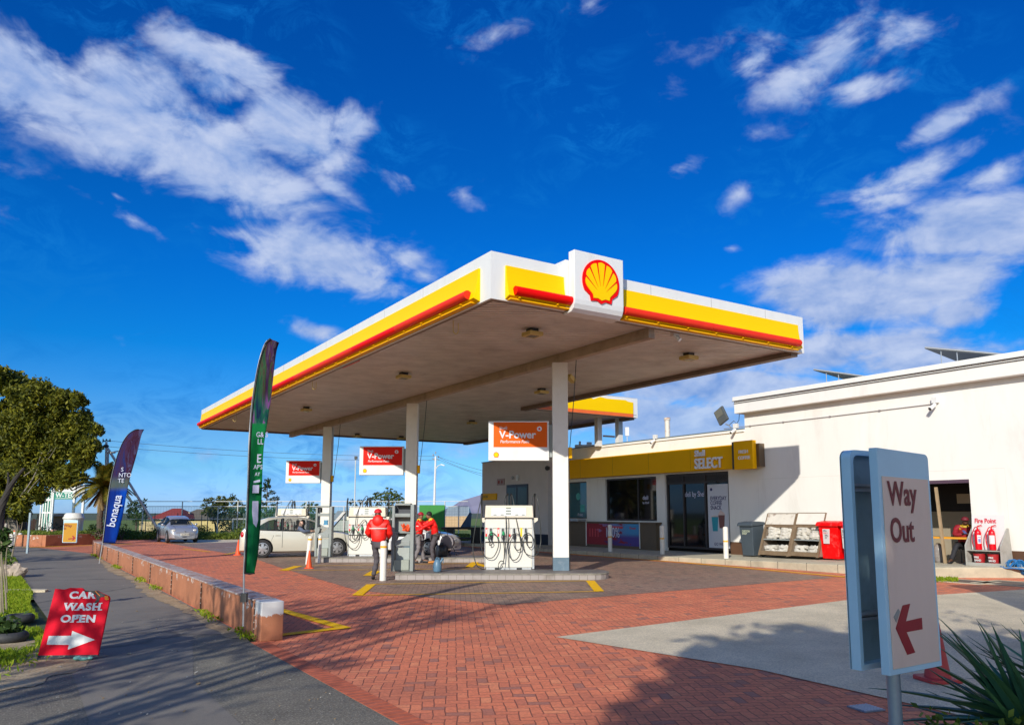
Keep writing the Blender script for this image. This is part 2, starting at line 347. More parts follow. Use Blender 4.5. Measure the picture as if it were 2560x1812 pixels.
slab('stained_paving',[(0,-.5),(10.6,-.1),(11.4,5),(11.5,22),(9,40),(-.4,40),(0,18.1),(-.72,10.9),(-1.27,3.6)],.004,dark_pave)
slab('concrete_apron',[(-1.37,-4.12),(5.96,-3.55),(11.1,-4.4),(20,-5.2),(20,-30),(-1.6,-30),(-1.1,-12),(-.9,-9.0),(-.81,-7.15)],.008,conc)
slab('driveway_asphalt',[(-60,-40),(-5.0,-40),(-5.0,-2.25),(-4.9,-1.25),(-60,-3.0)],0,rough_asph)
slab('footpath',[(-7.15,-30),(-6.1,-30),(-6.08,-4.3),(-5.55,-1.3),(-4.9,-1.3),(-4.9,24.6),(-7.0,34),(-7.4,44),(-9.5,60),(-11,60),(-8.6,40),(-7.75,28),(-7.55,19),(-7.35,6.6),(-7.05,-1.2),(-7.1,-2.6)],.003,asph)
# verge turf with wavy edge
vg=[(-60,-3.2),(-9,-3.3),(-8.3,-3.75),(-7.7,-3.35),(-7.3,-2.5),(-7.2,-1.8),(-7.15,-.6),(-7.35,.6),(-8.2,1.0),(-8.3,1.5),(-7.3,1.9),(-7.4,4),(-7.3,6.6),(-7.5,12),(-7.55,19),(-7.75,28),(-8.6,40),(-11,60),(-60,60)]
slab('grass_verge',wavy(vg,.06),.005,turf)
slab('sand_patch',wavy([(-8.9,-3.2),(-8.3,-3.9),(-7.5,-3.75),(-6.95,-3.0),(-6.75,-2.2),(-6.9,-1.3),(-7.2,-.8),(-7.6,-2.0)],.10,.12,3),.007,soil)
slab('bare_earth',wavy([(-8.9,-1.6),(-8.0,-1.9),(-7.5,-1.2),(-7.4,-.4),(-8.3,-.1),(-9.2,-.6)],.12,.12,4),.0075,soil)
slab('sand_strip',wavy([(-4.95,-1.9),(-5.2,-1.6),(-5.15,2),(-5.35,5),(-5.15,9),(-5.3,13),(-5.1,18),(-4.95,24)],.07,.2,5),.0075,soil)
slab('field',[(-60,60),(-60,44),(16,44),(60,30),(120,200),(-160,200)],-.02,turf)
struct(site(edgecourse(),'brick_edging',mat('edging_brick',(.50,.125,.06),.8,var=.3,vs=9,dirt=(.3,.1,.07),dscale=3,damt=.6)))
# painted lines (white parking lines, yellow bay boxes)
def line(mb,p,q,w,z=.012):
    p=Vector((*p,0)); q=Vector((*q,0)); d=(q-p).normalized(); n=Vector((-d.y,d.x,0))*w/2
    mb.add([(*(p+n)[:2],z),(*(p-n)[:2],z),(*(q-n)[:2],z),(*(q+n)[:2],z)],[(0,1,2,3)])
mb=MB()
def bay(a,b,c,d,w1=.1,w2=.3):
    line(mb,a,b,w1); line(mb,d,c,w1,.0125); line(mb,a,d,w2,.013); line(mb,b,c,w2,.0135)
def L2(u,v): 
    p=GR(u*2560/2294,v*2560/2294); x=p[0]-OX; y=p[1]-OY; return (x*BX+y*BY,-x*BY+y*BX)
bay(L2(800,1334),L2(1342,1325),L2(1322,1301),L2(832,1309),.09,.22)
bay(L2(634,1278),L2(1110,1274),L2(1062,1262),L2(668,1268),.09,.28)
line(mb,L2(825,1290),L2(843,1279),.3,.0142); line(mb,L2(1050,1271),L2(1066,1258),.25,.0144)
line(mb,L2(500,1243),L2(600,1222),.12,.0128)
line(mb,(-3.72,1.2),(-3.52,-1.75),.20,.0126); line(mb,(-3.44,-1.68),(-4.72,-1.92),.20,.0132)
line(mb,(11.66,6.5),(10.9,-.6),.17,.0122); line(mb,(11.66,6.5),(11.72,14),.12,.0124)
line(mb,L2(410,1229),L2(470,1236),.15,.0127)
line(mb,(-7.3,32.9),(-2.2,34.9),.3,.0129)
struct(site(mb,'yellow_paint_lines',yline))
mb=MB(); 
for a,b in (((468,1232),(525,1231)),((505,1226),(548,1227)),((560,1202),(600,1206)),((370,1213),(340,1203))): line(mb,L2(*a),L2(*b),.12,.012)
struct(site(mb,'white_paint_lines',wpaint))
slab('parking_slab',[L2(340,1206),L2(415,1217),L2(560,1213),L2(520,1203)],.006,conc)
# pavement in front of the shop, rising slightly to the right
def pz(y): return .15+max(0,min(1,(7-y)/8.5))*.12
KP=[(12.0,26),(12.0,22),(12.0,16),(12.0,12),(12.0,8),(12.05,6),(12.1,4),(12.1,2),(12.1,.4),(12.12,-.7),(12.4,-1.3),(13.0,-1.7),(14.1,-2.45),(15.1,-3.15)]
mb=MB()
for i in range(len(KP)-1):
    a,b=KP[i],KP[i+1]; za,zb=pz(a[1]),pz(b[1])
    mb.add([(a[0],a[1],-.02),(b[0],b[1],-.02),(b[0],b[1],zb-.02),(a[0],a[1],za-.02),(a[0]+.02,a[1],za),(b[0]+.02,b[1]+.01,zb),(17.6,b[1]+.01,zb),(17.6,a[1],za)],[(0,3,2,1),(3,4,5,2),(4,7,6,5)])
pv=mb.build('pavement',concrete,loc=(OX,OY,0),rz=RZ); struct(pv)
mb=MB()
for i in range(0,26):
    y=25-i*1.05
    for a,b in zip(KP,KP[1:]):
        if b[1]<=y<a[1]:
            t=(a[1]-y)/(a[1]-b[1]); x=a[0]+(b[0]-a[0])*t; mb.box(x-.003,x+.14,y-.006,y+.006,0,pz(y)+.002)
struct(site(mb,'kerb_joints',dark))
# ================================================================ canopy
CX,CY_=.364,.61
ct=thing('forecourt_canopy','big canopy over the pumps with white, yellow and red edge band and three columns','canopy',S(.093,.155,.0567),RZ); KC=.9667; ct.scale=(KC,)*3
Z0,Z1,CW,CL=6.2,7.24,10.36,30.75
YL,CX2=14.0,16.5      # the roof widens to CX2 beyond YL, reaching over the shop
soffit=mat('soffit_slats',(.70,.65,.60),.42,var=.22,vs=1.3,dirt=(.38,.33,.29),dscale=.9,damt=.5)
mb=MB(); mb.box(.07,CW-.07,.07,YL,Z1-.12,Z1-.1); mb.box(.07,CX2-.07,YL+.001,CL-.07,Z1-.12,Z1-.1)
dx_,dy_=math.cos(-RZ),math.sin(-RZ)
for (X0,X1,Y0,Y1) in ((.07,CW-.07,.07,YL),(.07,CX2-.07,YL+.002,CL-.07)):
    k=-20.
    while k<46.:          # boards run square to the columns, clipped to the canopy outline
        def clip(o):
            ts=[-99,99]
            for (p,d,lo,hi) in ((o*-dy_,dx_,X0,X1),(o*dx_,dy_,Y0,Y1)):
                a_,b_=sorted(((lo-p)/d,(hi-p)/d)); ts=[max(ts[0],a_),min(ts[1],b_)]
            return [(o*-dy_+dx_*t_,o*dx_+dy_*t_) for t_ in ts] if ts[1]>ts[0]+.05 else None
        q0,q1=clip(k),clip(k+.158)
        if q0 and q1: mb.prism([q0[0],q0[1],q1[1],q1[0]],'z',6.27,6.295)
        k+=.20
mb.build('soffit',soffit,ct)
mb=MB(); mb.box(.07,CW-.07,.07,YL,6.31,6.33); mb.box(.07,CX2-.07,YL+.001,CL-.07,6.31,6.33); mb.build('soffit_backing',mat('soffit_gap',(.06,.045,.035),.8),ct)
mb=MB()   # white fascia shell
t=.06
mb.box(0,CW,0,t,Z0,Z1); mb.box(0,CX2,CL-t,CL,Z0,Z1); mb.box(0,t,t,CL-t,Z0,Z1); mb.box(CW-t,CW,t,YL,Z0,Z1); mb.box(CW-t,CX2,YL+.001,YL+t,Z0,Z1-.1); mb.box(CX2-t,CX2,YL+t,CL-t,Z0,Z1-.1)
gapm=mat('panel_gap',(.30,.29,.27),.6,var=0)
k=2.4+.9
while k<CL-.6: mb.box(-.0035,.001,k-.004,k+.004,Z0+.02,Z1-.01,1); k+=2.4
k=.35+2.1
while k<CW-.6: mb.box(k-.004,k+.004,-.0035,.001,Z0+.02,Z1-.01,1); k+=2.1
mb.build('fascia',[wpanel,gapm],ct)
edge=mat('brown_edge_trim',(.22,.16,.12),.6,var=.2,vs=3)
mb=MB(); mb.box(t,CW-t,t,t+.12,6.2,6.268); mb.box(CW-t-.28,CW-t,t+.12,YL+.3,6.12,6.268); mb.box(CX2-t-.28,CX2-t,YL+t+.12,CL-t,6.12,6.268); mb.box(CW,CX2-t,YL+t,YL+t+.11,6.18,6.268); mb.box(t,CX2-t-.28,CL-t-.12,CL-t,6.18,6.268); mb.box(t,t+.1,t+.12,CL-t-.12,6.2,6.268)
mb.build('edge_trim',edge,ct)
def seams(y0,y1,step,side):
    s=MB(); k=y0+step
    while k<y1-.3:
        if side=='x': s.box(-.0035,0,k-.004,k+.004,Z0+.02,Z1)
        else: s.box(k-.004,k+.004,-.0035,0,Z0+.02,Z1)
        k+=step
    return s
# curved yellow band profile (offset outwards, z)
wpx=0
def band_prof():
    P=[]
    for k in range(9):
        a=k/8; P.append((.05+.12*(a**2.0) ,Z1-.27-a*.68))
    return P
def band(axis,a,b,name,par,m=yellow):
    P=band_prof(); poly=[(-x,z) for x,z in P]+[(-.0,P[-1][1]-.06),(-.0,P[0][1])]
    mbb=MB()
    if axis=='y': mbb.prism(poly,'y',a,b)            # runs along y on the x=0 face
    else: mbb.prism([(p[0],p[1]) for p in poly],'x',a,b)
    return mbb.build(name,m,par,bevel=.006)
band('y',.45,CL-.25,'yellow_band',ct)
band('x',.35,1.98,'yellow_band',ct); band('x',3.55,CW-.28,'yellow_band',ct)
mb=MB()
for i in range(14):
    y=1.+i*2.; mb.box(-.006,0,0,0,0,0)
yb_=MB(); yb_.prism([(CW+.02,6.37),(16.2,6.37),(16.2,6.92),(15.9,6.94),(15.7,7.0),(14.6,6.98),(14.2,7.03),(13.8,6.90),(13.4,7.02),(CW+.02,7.02)],'y',YL-.035,YL-.002); yb_.build('yellow_band',yellow,ct)
yb_=MB(); yb_.box(CW+.02,16.2,YL-.034,YL-.002,6.21,6.366); yb_.build('orange_band',mat('faded_orange',(.85,.16,.03),.5),ct)
for cx_,cy__ in ((15.28,15.5),(16.25,15.1)):
    yb_=MB(); yb_.box(cx_-.13,cx_+.13,cy__-.13,cy__+.13,4.9,6.268); yb_.build('column',wpaint,ct)
yb_=MB(); yb_.cyl((14.6,17,6.9),(14.6,17,7.9),.07,n=8); yb_.build('vent_stub',dark,ct)
yb_=MB(); yb_.box(15.42,16.11,15.25,15.32,5.35,5.43); yb_.build('roof_brace',mat('rusty_brace',(.4,.3,.25),.7,var=.3),ct)
# red light tubes
def tube_seg(ax,a,b,m):
    q=MB(); 
    if ax=='y': q.cyl((-.2,a,6.40),(-.2,b,6.40),.098,n=18)
    else: q.cyl((a,-.2,6.40),(b,-.2,6.40),.098,n=18)
    return q.build('red_light_tube',m,ct,smooth=True)
ys=[.65,4.4,7.4,10.2,13.,15.6,18.4,21.,23.8,26.8,30.25]
for i in range(10): tube_seg('y',ys[i],ys[i+1]-.012,[red2,red,red2,red2,red,red,red,red,red2,red][i])
tube_seg('x',.48,2.05,red); tube_seg('x',3.5,6.4,red2); tube_seg('x',6.412,9.9,red2)
mb=MB()
for i in range(29): mb.box(-.20,-.02,1.+i-.02,1.+i+.02,6.25,6.275)
mb.box(-.15,0,.6,CL-.3,6.215,6.245)
for i in range(10):
    x=.6+i*1.0
    if not 2<x<3.5: mb.box(x-.02,x+.02,-.20,-.02,6.25,6.275)
mb.box(.4,2.0,-.15,0,6.215,6.245); mb.box(3.55,9.9,-.15,0,6.215,6.245)
mb.build('tube_bracket',yellow_s,ct)
# emblem panel
ep=MB(); x0,x1=1.96,3.38
prof=[(-.12,7.55),(-.34,7.55),(-.34,6.42),(-.325,6.32),(-.28,6.22),(-.19,6.15),(0.1,6.13),(.1,6.19),(-.12,6.2)]
ep.prism(prof,'x',x0,x1)
epo=ep.build('emblem_panel',wpanel,ct,bevel=.012)
mb=MB(); mb.box(x0-.08,x1+.05,-.11,.3,6.23,7.36); mb.build('panel_backing',wpaint,ct)
def pecten(par,cx,z,w,y,facing='y',name='shell_emblem',red_m=None,yel_m=None,d=.03):
    r=w/2; out=[]
    red_m=red_m or red; yel_m=yel_m or yellow
    for k in range(0,37):
        a=R(-28+k*236/36); 
        out.append((math.cos(a)*r,math.sin(a)*r*.99))
    out=[p for p in out]
    base=[(-.60*r,-.66*r),(-.55*r,-.88*r),(-.24*r,-.84*r),(0,-.95*r),(.24*r,-.84*r),(.55*r,-.88*r),(.60*r,-.66*r)]
    poly=out+base
    yo=[]
    for k in range(7):           # seven lobes
        a0=-22+k*224/7; a1=a0+224/7
        for j in range(5):
            a=R(a0+(a1-a0)*j/5); bul=math.sin(math.pi*j/5)*.05
            yo.append((math.cos(a)*r*(.82+bul),math.sin(a)*r*(.82+bul)))
    yo.append((math.cos(R(202))*r*.82,math.sin(R(202))*r*.82))
    yb=[(-.46*r,-.60*r),(-.43*r,-.75*r),(-.20*r,-.73*r),(0,-.81*r),(.20*r,-.73*r),(.43*r,-.75*r),(.46*r,-.60*r)]
    ypoly=yo+yb
    f=MB(); P=[(cx+p[0],z+p[1]) for p in poly]; f.prism(P,'y',y-d,y)
    e=f.build(name,red_m,par)
    f2=MB(); f2.prism([(cx+p[0],z+p[1]) for p in ypoly],'y',y-d-.012,y-d+.001); f2.build('yellow_shell',yel_m,e)
    f3=MB()
    for k in range(1,7):
        a=R(-22+k*224/7); n=Vector((-math.sin(a),math.cos(a))); c=Vector((math.cos(a),math.sin(a)))
        F=Vector((0,-.60*r)); o=c*r*.84; i=F+(o-F)*.30
        pts=[o+n*r*.038,o-n*r*.038,i]; pts=[(cx+p.x,z+p.y) for p in pts]
        f3.prism(pts,'y',y-d-.018,y-d-.010)
    f3.build('shell_rib',red_m,e)
    return e
pecten(ct,2.70,6.90,1.06,-.34)
# beam, columns
beam=mat('painted_beam',(.46,.36,.27),.6,var=.2,vs=2,dirt=(.14,.10,.08),dscale=1.2,damt=.5)
mb=MB(); mb.box(4.73,4.93,.3,CL-.2,6.0,6.268); mb.build('beam',beam,ct,bevel=.01)
CA=-RZ   # columns and islands are square to the view, i.e. turned back against the site frame
colm=mat('column_paint',(.80,.78,.72),.5,var=.05,vs=1.5,dirt=(.55,.5,.42),dscale=1.1,damt=.35)
bluebase=mat('blue_grey_base',(.12,.19,.25),.5,var=.15,dirt=(.3,.33,.36),dscale=6,damt=.4)
COLS=[(1.0,21.3),(-4.27,29.38),(-9.54,37.46)]
for (wx,wy) in COLS:
    dx,dy=wx-OX,wy-OY; lx,ly=(dx*BX+dy*BY-.093)/KC,(-dx*BY+dy*BX-.155)/KC
    mb=MB(); mb.box(-.22,.22,-.22,.22,.06,6.0); c=mb.build('column',colm,ct,loc=(lx,ly,0),rz=CA,bevel=.012)
    mb=MB(); mb.box(-.2245,.2245,-.2245,.2245,.08,.48); mb.build('column_base',bluebase,c,bevel=.012)
# ceiling fittings
lampm=mat('lamp_housing',(.62,.48,.16),.5,var=.1); lens=mat('lamp_lens',(.25,.22,.15),.2,var=0)
def L2z(u,v,z):
    p=GR(u,v,z); x=p[0]-OX; y=p[1]-OY; return (x*BX+y*BY-CX,-x*BY+y*BX-CY_)
for (u,v) in ((1331,829),(1722,889),(1009,937),(1354,976),(766,1021),(1180,1054),(893,1087),(1003,1093)):
    x,y=L2z(u,v,6.2)
    mb=MB(); mb.box(-.11,.11,-.11,.11,.0,.10); k=mb.build('ceiling_light',dark,ct,loc=(x,y,6.18),rz=0)
    mb=MB(); mb.box(-.2,.2,-.2,.2,-.1,.0); mb.build('lamp_box',lampm,k,bevel=.01)
    mb=MB(); mb.box(-.12,.12,-.12,.12,-.108,-.1); mb.build('lamp_lens',lens,k)
for (u,v) in ((1133,808),(781,955),(583,1040)):
    x,y=L2z(u,v,6.2)
    mb=MB(); mb.tube([(0,0,.12)]+[(.07*(1-math.cos(a))-.0,0,-.14-.09*math.sin(a)) for a in [i*math.pi/8 for i in range(9)]]+[(.14,0,.04)],.012,6); mb.build('hanging_hook',lampm,ct,loc=(x,y,6.18))
x,y=L2z(1688,838,6.2); mb=MB(); mb.box(-.1,.1,-.06,.06,-.02,.1); mb.cyl((0,0,0),(.05,-.12,-.12),.05,.06); mb.build('ceiling_camera',wpaint,ct,loc=(x,y,6.18))
x,y=L2z(1428,948,5.9); mb=MB(); mb.cbox((0,0,0),(.3,.16,.14),rot=(0,.5,.3)); mb.build('junction_box',lampm,ct,loc=(x,y,5.92))
for (u,v) in ((800,780+100),):
    pass
mb=MB(); mb.box(.15,.28,5.4,6.6,6.24,6.265); mb.build('tube_light',wpaint,ct); mb=MB(); mb.box(.15,.28,8.2,9.6,6.24,6.265); mb.build('tube_light',red2,ct)
# cables beside the columns
for (wx,wy),cl_ in zip(COLS,('nearest','middle','farthest')):
    mb=MB(); P=[(wx+.5,wy+.3,6.2),(wx+.42,wy+.3,5.0),(wx+.27,wy+.2,3.4),(wx+.225,wy-.12,3.1)]
    if wx==1.0: P+=[(wx+.245,wy-.12,2.4),(wx+.235,wy-.1,1.6),(wx+.24,wy-.1,.6),(wx+.24,wy-.1,.2)]
    mb.tube(P,.012,6); o=mb.build('power_cable',dark); tagit(o,'thin dark cable hanging from the ceiling beside the '+cl_+' column','cable','cables beside the columns')
# ================================================================ shop building
def WP(u,v,x):          # (site y, z) where the view ray meets the vertical plane site-x = x
    r=ray(u,v); k=x-((0-OX)*BX+(0-OY)*BY); t=k/(r[0]*BX+r[1]*BY)
    px,py=r[0]*t-OX,r[1]*t-OY
    return (-px*BY+py*BX, HC+r[2]*t)
FX=15.05
sb=thing('shop_building','long white forecourt shop with yellow sign band, brown counter front and taller right hall','building',S(FX,0),RZ)
def sheet(mb,ys,zs,holes,x=0.,depth=.22,mi=0):
    def inh(y,z): return any(a<y<b and c<z<d for a,b,c,d in holes)
    for y0,y1 in zip(ys,ys[1:]):
        for z0,z1 in zip(zs,zs[1:]):
            if not inh((y0+y1)/2,(z0+z1)/2): mb.quad((x,y1,z0),(x,y0,z0),(x,y0,z1),(x,y1,z1),mi)
    for a,b,c,d in holes:
        X=x+depth
        mb.quad((x,a,c),(x,b,c),(X,b,c),(X,a,c),mi); mb.quad((x,a,d),(X,a,d),(X,b,d),(x,b,d),mi)
        mb.quad((x,a,c),(X,a,c),(X,a,d),(x,a,d),mi); mb.quad((x,b,c),(x,b,d),(X,b,d),(X,b,c),mi)
mb=MB()
H1=(-1.49,1.15,.1,2.56); HD=(7.47,10.96,.1,3.3); HW=(11.48,14.9,1.36,3.25); HV=(16.31,17.85,1.44,3.2)
ys=[-16,-1.49,1.15,6.58]; sheet(mb,ys,[0,.1,2.56,5.5],[H1],0,.18)
ys=[6.58,7.47,10.96,11.48,14.9,16.31,17.85,18.3]; sheet(mb,ys,[0,.1,1.36,1.44,3.2,3.25,3.3,4.83],[HD,HW,HV],0,.15)
mb.quad((0,18.3,0),(12,18.3,0),(12,18.3,4.83),(0,18.3,4.83))
mb.quad((0,6.58,4.83),(0,6.58,5.5),(12,6.58,5.5),(12,6.58,4.83)); mb.quad((0,-16,0),(0,-16,5.5),(12,-16,5.5),(12,-16,0))
mb.quad((12,-16,0),(12,-16,5.5),(12,18.3,5.5),(12,18.3,0))
mb.build('wall',white,sb)
mb=MB(); mb.box(-.3,12.2,-16,6.80,5.42,5.88); mb.box(-.34,-.0,-16,6.84,5.88,6.05); mb.box(0,12.2,-16,6.84,5.88,5.94)
mb.build('parapet',white,sb,bevel=.012)
wire=mat('dark_cable',(.05,.045,.05),.5,var=0)
mb=MB(); mb.tube([(-.355,6.85,5.885),(-.355,0,5.88),(-.355,-16,5.885)],.012,5); mb.tube([(-.318,6.8,5.80),(-.318,0,5.80),(-.318,-16,5.80)],.012,5); mb.build('cable',wire,sb)
roofm=mat('roof_edge_metal',(.12,.16,.17),.5,var=.1)
mb=MB(); mb.box(-.06,12,6.60,18.35,4.83,4.87); mb.build('roof_edge',roofm,sb)
mb=MB(); mb.box(-.055,-.004,6.60,18.35,4.74,4.826); mb.build('eaves_board',white,sb)
skm=mat('brown_skirting',(.115,.055,.028),.6,var=.15)
mb=MB(); mb.box(-.012,.0,1.15,7.46,.05,.62); mb.box(-.012,0,-16,-1.49,.05,.68); mb.build('skirting',skm,sb)
mb=MB(); mb.tube([(-.02,6.9,4.93),(-.02,3,4.92),(-.02,-.6,4.93)],.014,6)
for y in (6.3,4.8,2.9,1.1): mb.box(-.045,-.0,y-.03,y+.03,4.9,4.95)
mb.build('conduit',mat('conduit_grey',(.3,.27,.27),.5,var=0),sb)
jm=mat('plaster_joint',(.66,.63,.56),.8,var=0)
mb=MB(); mb.box(-.003,0,-2.47,6.06,2.93,2.937); mb.box(-.0015,0,6.055,6.060,.6,2.93); mb.box(-.0015,0,-2.474,-2.470,.7,2.93); mb.build('wall_joint',jm,sb)
# sign band
ban=MB(); ban.box(-.3,-.01,6.80,18.9,3.36,4.26)
for y in (9.15,11.6,14.0,16.4): ban.box(-.304,-.299,y-.004,y+.004,3.37,4.25,1)
bnd=ban.build('sign_band',[yellow_s,mat('seam_dark',(.3,.19,.01),.6,var=0)],sb)
letm=mat('letter_white',(.80,.80,.82),.4,var=0,emit=(.8,.8,.85),es=.02)
lets=mat('letter_edge',(.16,.13,.1),.5,var=0)
zz=WP(1556,1171.5,FX-.36)[1]; zs=WP(1737,1141,FX-.36)[1]
text('sign_letters','Shell',.34,letm,bnd,(-.36,WP(1737,1142,FX-.36)[0],zs),FW,bold=.016,ext=.03,sx=.85)
text('sign_letters','SELECT',.57,letm,bnd,(-.36,WP(1737,1172,FX-.36)[0],WP(1737,1171.5,FX-.36)[1]),FW,bold=.018,ext=.03,sx=.78)
cube=MB(); cube.box(-.52,-.31,5.82,6.70,3.30,4.34); cu=cube.build('box_sign',yellow_s,sb,bevel=.008)
MB().box(-.515,-.30,6.705,6.79,3.31,4.33).build('sign_return',dark,cu)
MB().box(-.30,-.004,5.70,6.795,3.38,4.22).build('sign_mount',bronze,cu)
text('sign_letters','FRESH',.17,letm,cu,(-.53,6.46,3.88),FW,bold=.012,ext=.012,sx=.95)
text('sign_letters','COFFEE',.17,letm,cu,(-.53,6.49,3.66),FW,bold=.012,ext=.012,sx=.95)
# interior, glass
inn=mat('shop_interior',(.02,.018,.02),.9,var=.2)
mb=MB(); mb.box(.5,.55,7.3,18.2,.1,4.5); mb.build('interior_wall',inn,sb)
frm=mat('bronze_frame',(.045,.036,.034),.4,var=.05)
def pane(y0,y1,z0,z1,x=.13,m=glassd,name='glass_pane',par=None): return MB().box(x,x+.012,y0,y1,z0,z1).build(name,m,par or sb)
def frame(y0,y1,z0,z1,w=.06,x0=.08,x1=.15,name='window_frame',par=None,mull=()):
    b=MB(); b.box(x0,x1,y0,y0+w,z0,z1); b.box(x0,x1,y1-w,y1,z0,z1); b.box(x0,x1,y0+w,y1-w,z0,z0+w); b.box(x0,x1,y0+w,y1-w,z1-w,z1)
    for k in mull: b.box(x0,x1,k-.03,k+.03,z0+w,z1-w)
    return b.build(name,frm,par or sb)
dr=frame(7.49,10.94,.28,3.28,.08,name='shop_door',mull=())
b=MB(); b.box(.06,.145,7.57,10.86,2.88,2.96); b.box(.06,.145,9.93,9.99,.36,2.88); b.box(.06,.145,8.72,8.80,.36,2.88); b.box(.06,.145,9.93,9.99,2.96,3.2); b.box(.06,.145,8.72,8.80,2.96,3.2); b.build('door_frame',frm,dr)
b=MB()
for k in range(6): b.box(.10,.13,7.57,10.86,2.965+k*.042,2.965+k*.042+.03)
b.build('door_grille',frm,dr)
pane(9.99,10.86,.36,2.88,.13,glassd,'glass_pane',dr); pane(8.80,9.93,.36,2.88,.13,glassd,'glass_pane',dr); pane(7.57,8.72,.36,2.88,.13,glassd,'glass_pane',dr)
MB().box(.0,.06,8.1,8.5,2.86,2.93).build('door_sensor',dark,dr)
vin=mat('vinyl_letter_white',(.62,.62,.78),.5,var=0)
text('door_letters','deli by Shell',.30,vin,dr,(.125,9.93,2.36),FW,bold=.004,ext=.002,sx=.80)
# poster
pm=mat('poster_paper',(.62,.64,.70),.5,var=.04)
navy=mat('navy_ink',(.03,.03,.13),.5,var=0)
po=thing('door_poster','tall white poster with coffee cups on the right leaf of the shop door','poster',S(FX,0),RZ)
MB().box(.10,.125,7.60,8.66,.34,2.82).build('poster_sheet',pm,po)
text('poster_letters','EVERYDAY\nCOFFEE\nSNACK',.215,navy,po,(.096,8.52,2.20),FW,bold=.02,ext=.001,sx=.80,lsp=.85)
text('poster_letters','GO WELL',.15,navy,po,(.096,8.38,.46),FW,bold=.012,ext=.001,sx=.9)
teal=mat('cup_teal',(.03,.32,.42),.5,var=.05); brn=mat('cup_brown',(.20,.08,.07),.5,var=.2); crm=mat('cup_cream',(.7,.55,.5),.5,var=.2)
b=MB(); b.prism([(8.48,1.55),(8.14,1.55),(8.18,1.0),(8.43,1.0)],'x',.094,.099); b.build('cup_picture',teal,po)
b=MB(); b.prism([(8.12,1.62),(7.80,1.62),(7.84,1.12),(8.08,1.12)],'x',.092,.097); b.build('cup_picture',brn,po)
b=MB(); b.prism([(8.15,1.62),(7.77,1.62),(7.84,1.72),(7.92,1.76),(8.0,1.83),(8.06,1.74)],'x',.0905,.0955); b.box(.0905,.0955,8.12,8.50,1.555,1.60); b.build('cup_picture',crm,po)
b=MB(); b.cyl((.094,8.46,2.62),(.099,8.46,2.62),.06,n=20); b.build('round_badge',navy,po)
# big window
win=frame(11.48,14.9,1.36,3.25,.07,mull=(12.75,),name='shop_window'); pane(11.55,12.72,1.43,3.18,.13,glassd,'glass_pane',win); pane(12.78,14.83,1.43,3.18,.13,glassd,'glass_pane',win)
text('window_letters','deli',.26,vin,win,(.126,12.5,2.28),FW,bold=.01,ext=.002); text('window_letters','by Shell',.13,vin,win,(.126,12.5,2.10),FW,bold=.004,ext=.002)
tealg=mat('sky_tinted_glass',(.01,.10,.13),.05,var=0,spec=1.)  # tinted pane; its teal colour also carries the reflected cyan sky
w2=frame(16.31,17.85,1.44,3.2,.05,name='shop_window'); pane(16.36,17.8,1.49,3.15,.10,tealg,'glass_pane',w2)
b=MB(); b.box(.092,.098,16.6,16.95,1.75,2.1); b.build('window_sticker',mat('sticker_green',(.08,.42,.40),.6,var=0),w2); b=MB(); b.cyl((.092,17.1,2.5),(.098,17.1,2.5),.17,n=20); b.build('window_sticker',mat('sticker_green',(.08,.42,.40),.6,var=0),w2)
text('window_letters','Print.',.2,vin,w2,(.095,17.15,1.56),FW,bold=.0,ext=.001)
# counter and cladding below the windows
ctr=MB(); ctr.box(-.32,-.013,11.22,18.25,.05,1.24); cn=ctr.build('counter_front',bronze,sb,bevel=.01)
MB().box(-.36,-.013,11.17,18.25,1.245,1.31).build('counter_top',bronze,cn)
MB().box(-.55,-.02,16.35,17.6,1.315,1.42).build('service_drawer',steel,sb,bevel=.01)
b=MB(); b.box(-.325,-.321,12.9,12.905,.1,1.23); b.box(-.325,-.321,15.8,15.805,.1,1.23); b.build('cladding_seam',dark,cn)
# banner on the counter front
def imgmat(name,fn):
    m=bpy.data.materials.new(name); m.use_nodes=True; g=NG(m.node_tree); bs=g.n['Principled BSDF']
    tc=g.new('ShaderNodeTexCoord'); s=g.new('ShaderNodeSeparateXYZ'); g.l.new(tc.outputs['Generated'],s.inputs[0])
    g.l.new(fn(g,s.outputs,tc),bs.inputs['Base Color']); bs.inputs['Roughness'].default_value=.8; bs.inputs['Specular IOR Level'].default_value=.08
    return m
def bannerfn(g,o,tc):
    n=g.noise(tc.outputs['Generated'],5,3)
    up=g.mix(g.mr(o[1],.1,.9),srgb(84,150,200),srgb(160,110,150)); dn=g.mix(g.mr(o[1],.1,.9),srgb(92,80,150),srgb(96,60,84))
    c=g.mix(g.mr(o[2],.35,.6),dn,up)
    c=g.mix(g.mr(g.m('ADD',n,g.m('MULTIPLY',o[1],.5)),.72,.8),c,srgb(150,60,70))
    return c
bnr=thing('counter_banner','blue and purple printed banner stretched across the brown counter front','banner',S(FX,0),RZ)
MB().box(-.345,-.335,12.22,15.9,.28,1.23).build('banner_sheet',imgmat('banner_print',bannerfn),bnr)
b=MB()
for y in (12.2,15.92): b.cyl((-.35,y,.2),(-.35,y,1.3),.025,n=8)
b.build('banner_pole',wpaint,bnr)
text('banner_letters','100%',.62,mat('banner_ink_dark',(.10,.05,.08),.5,var=0),bnr,(-.350,14.55,.62),FW,bold=.03,ext=.002,sx=.75)
text('banner_letters','100%',.62,vin,bnr,(-.353,14.53,.635),FW,bold=.006,ext=.001,sx=.75)
text('banner_letters','Power',.16,mat('banner_ink_red',(.55,.05,.07),.5,var=0),bnr,(-.350,12.85,1.0),FW,bold=.01,ext=.001)
b=MB(); b.box(-.349,-.346,13.3,14.2,1.02,1.12); 
for k in range(4): b.box(-.349,-.346,15.0+k*.2,15.08+k*.2,.62,1.0)
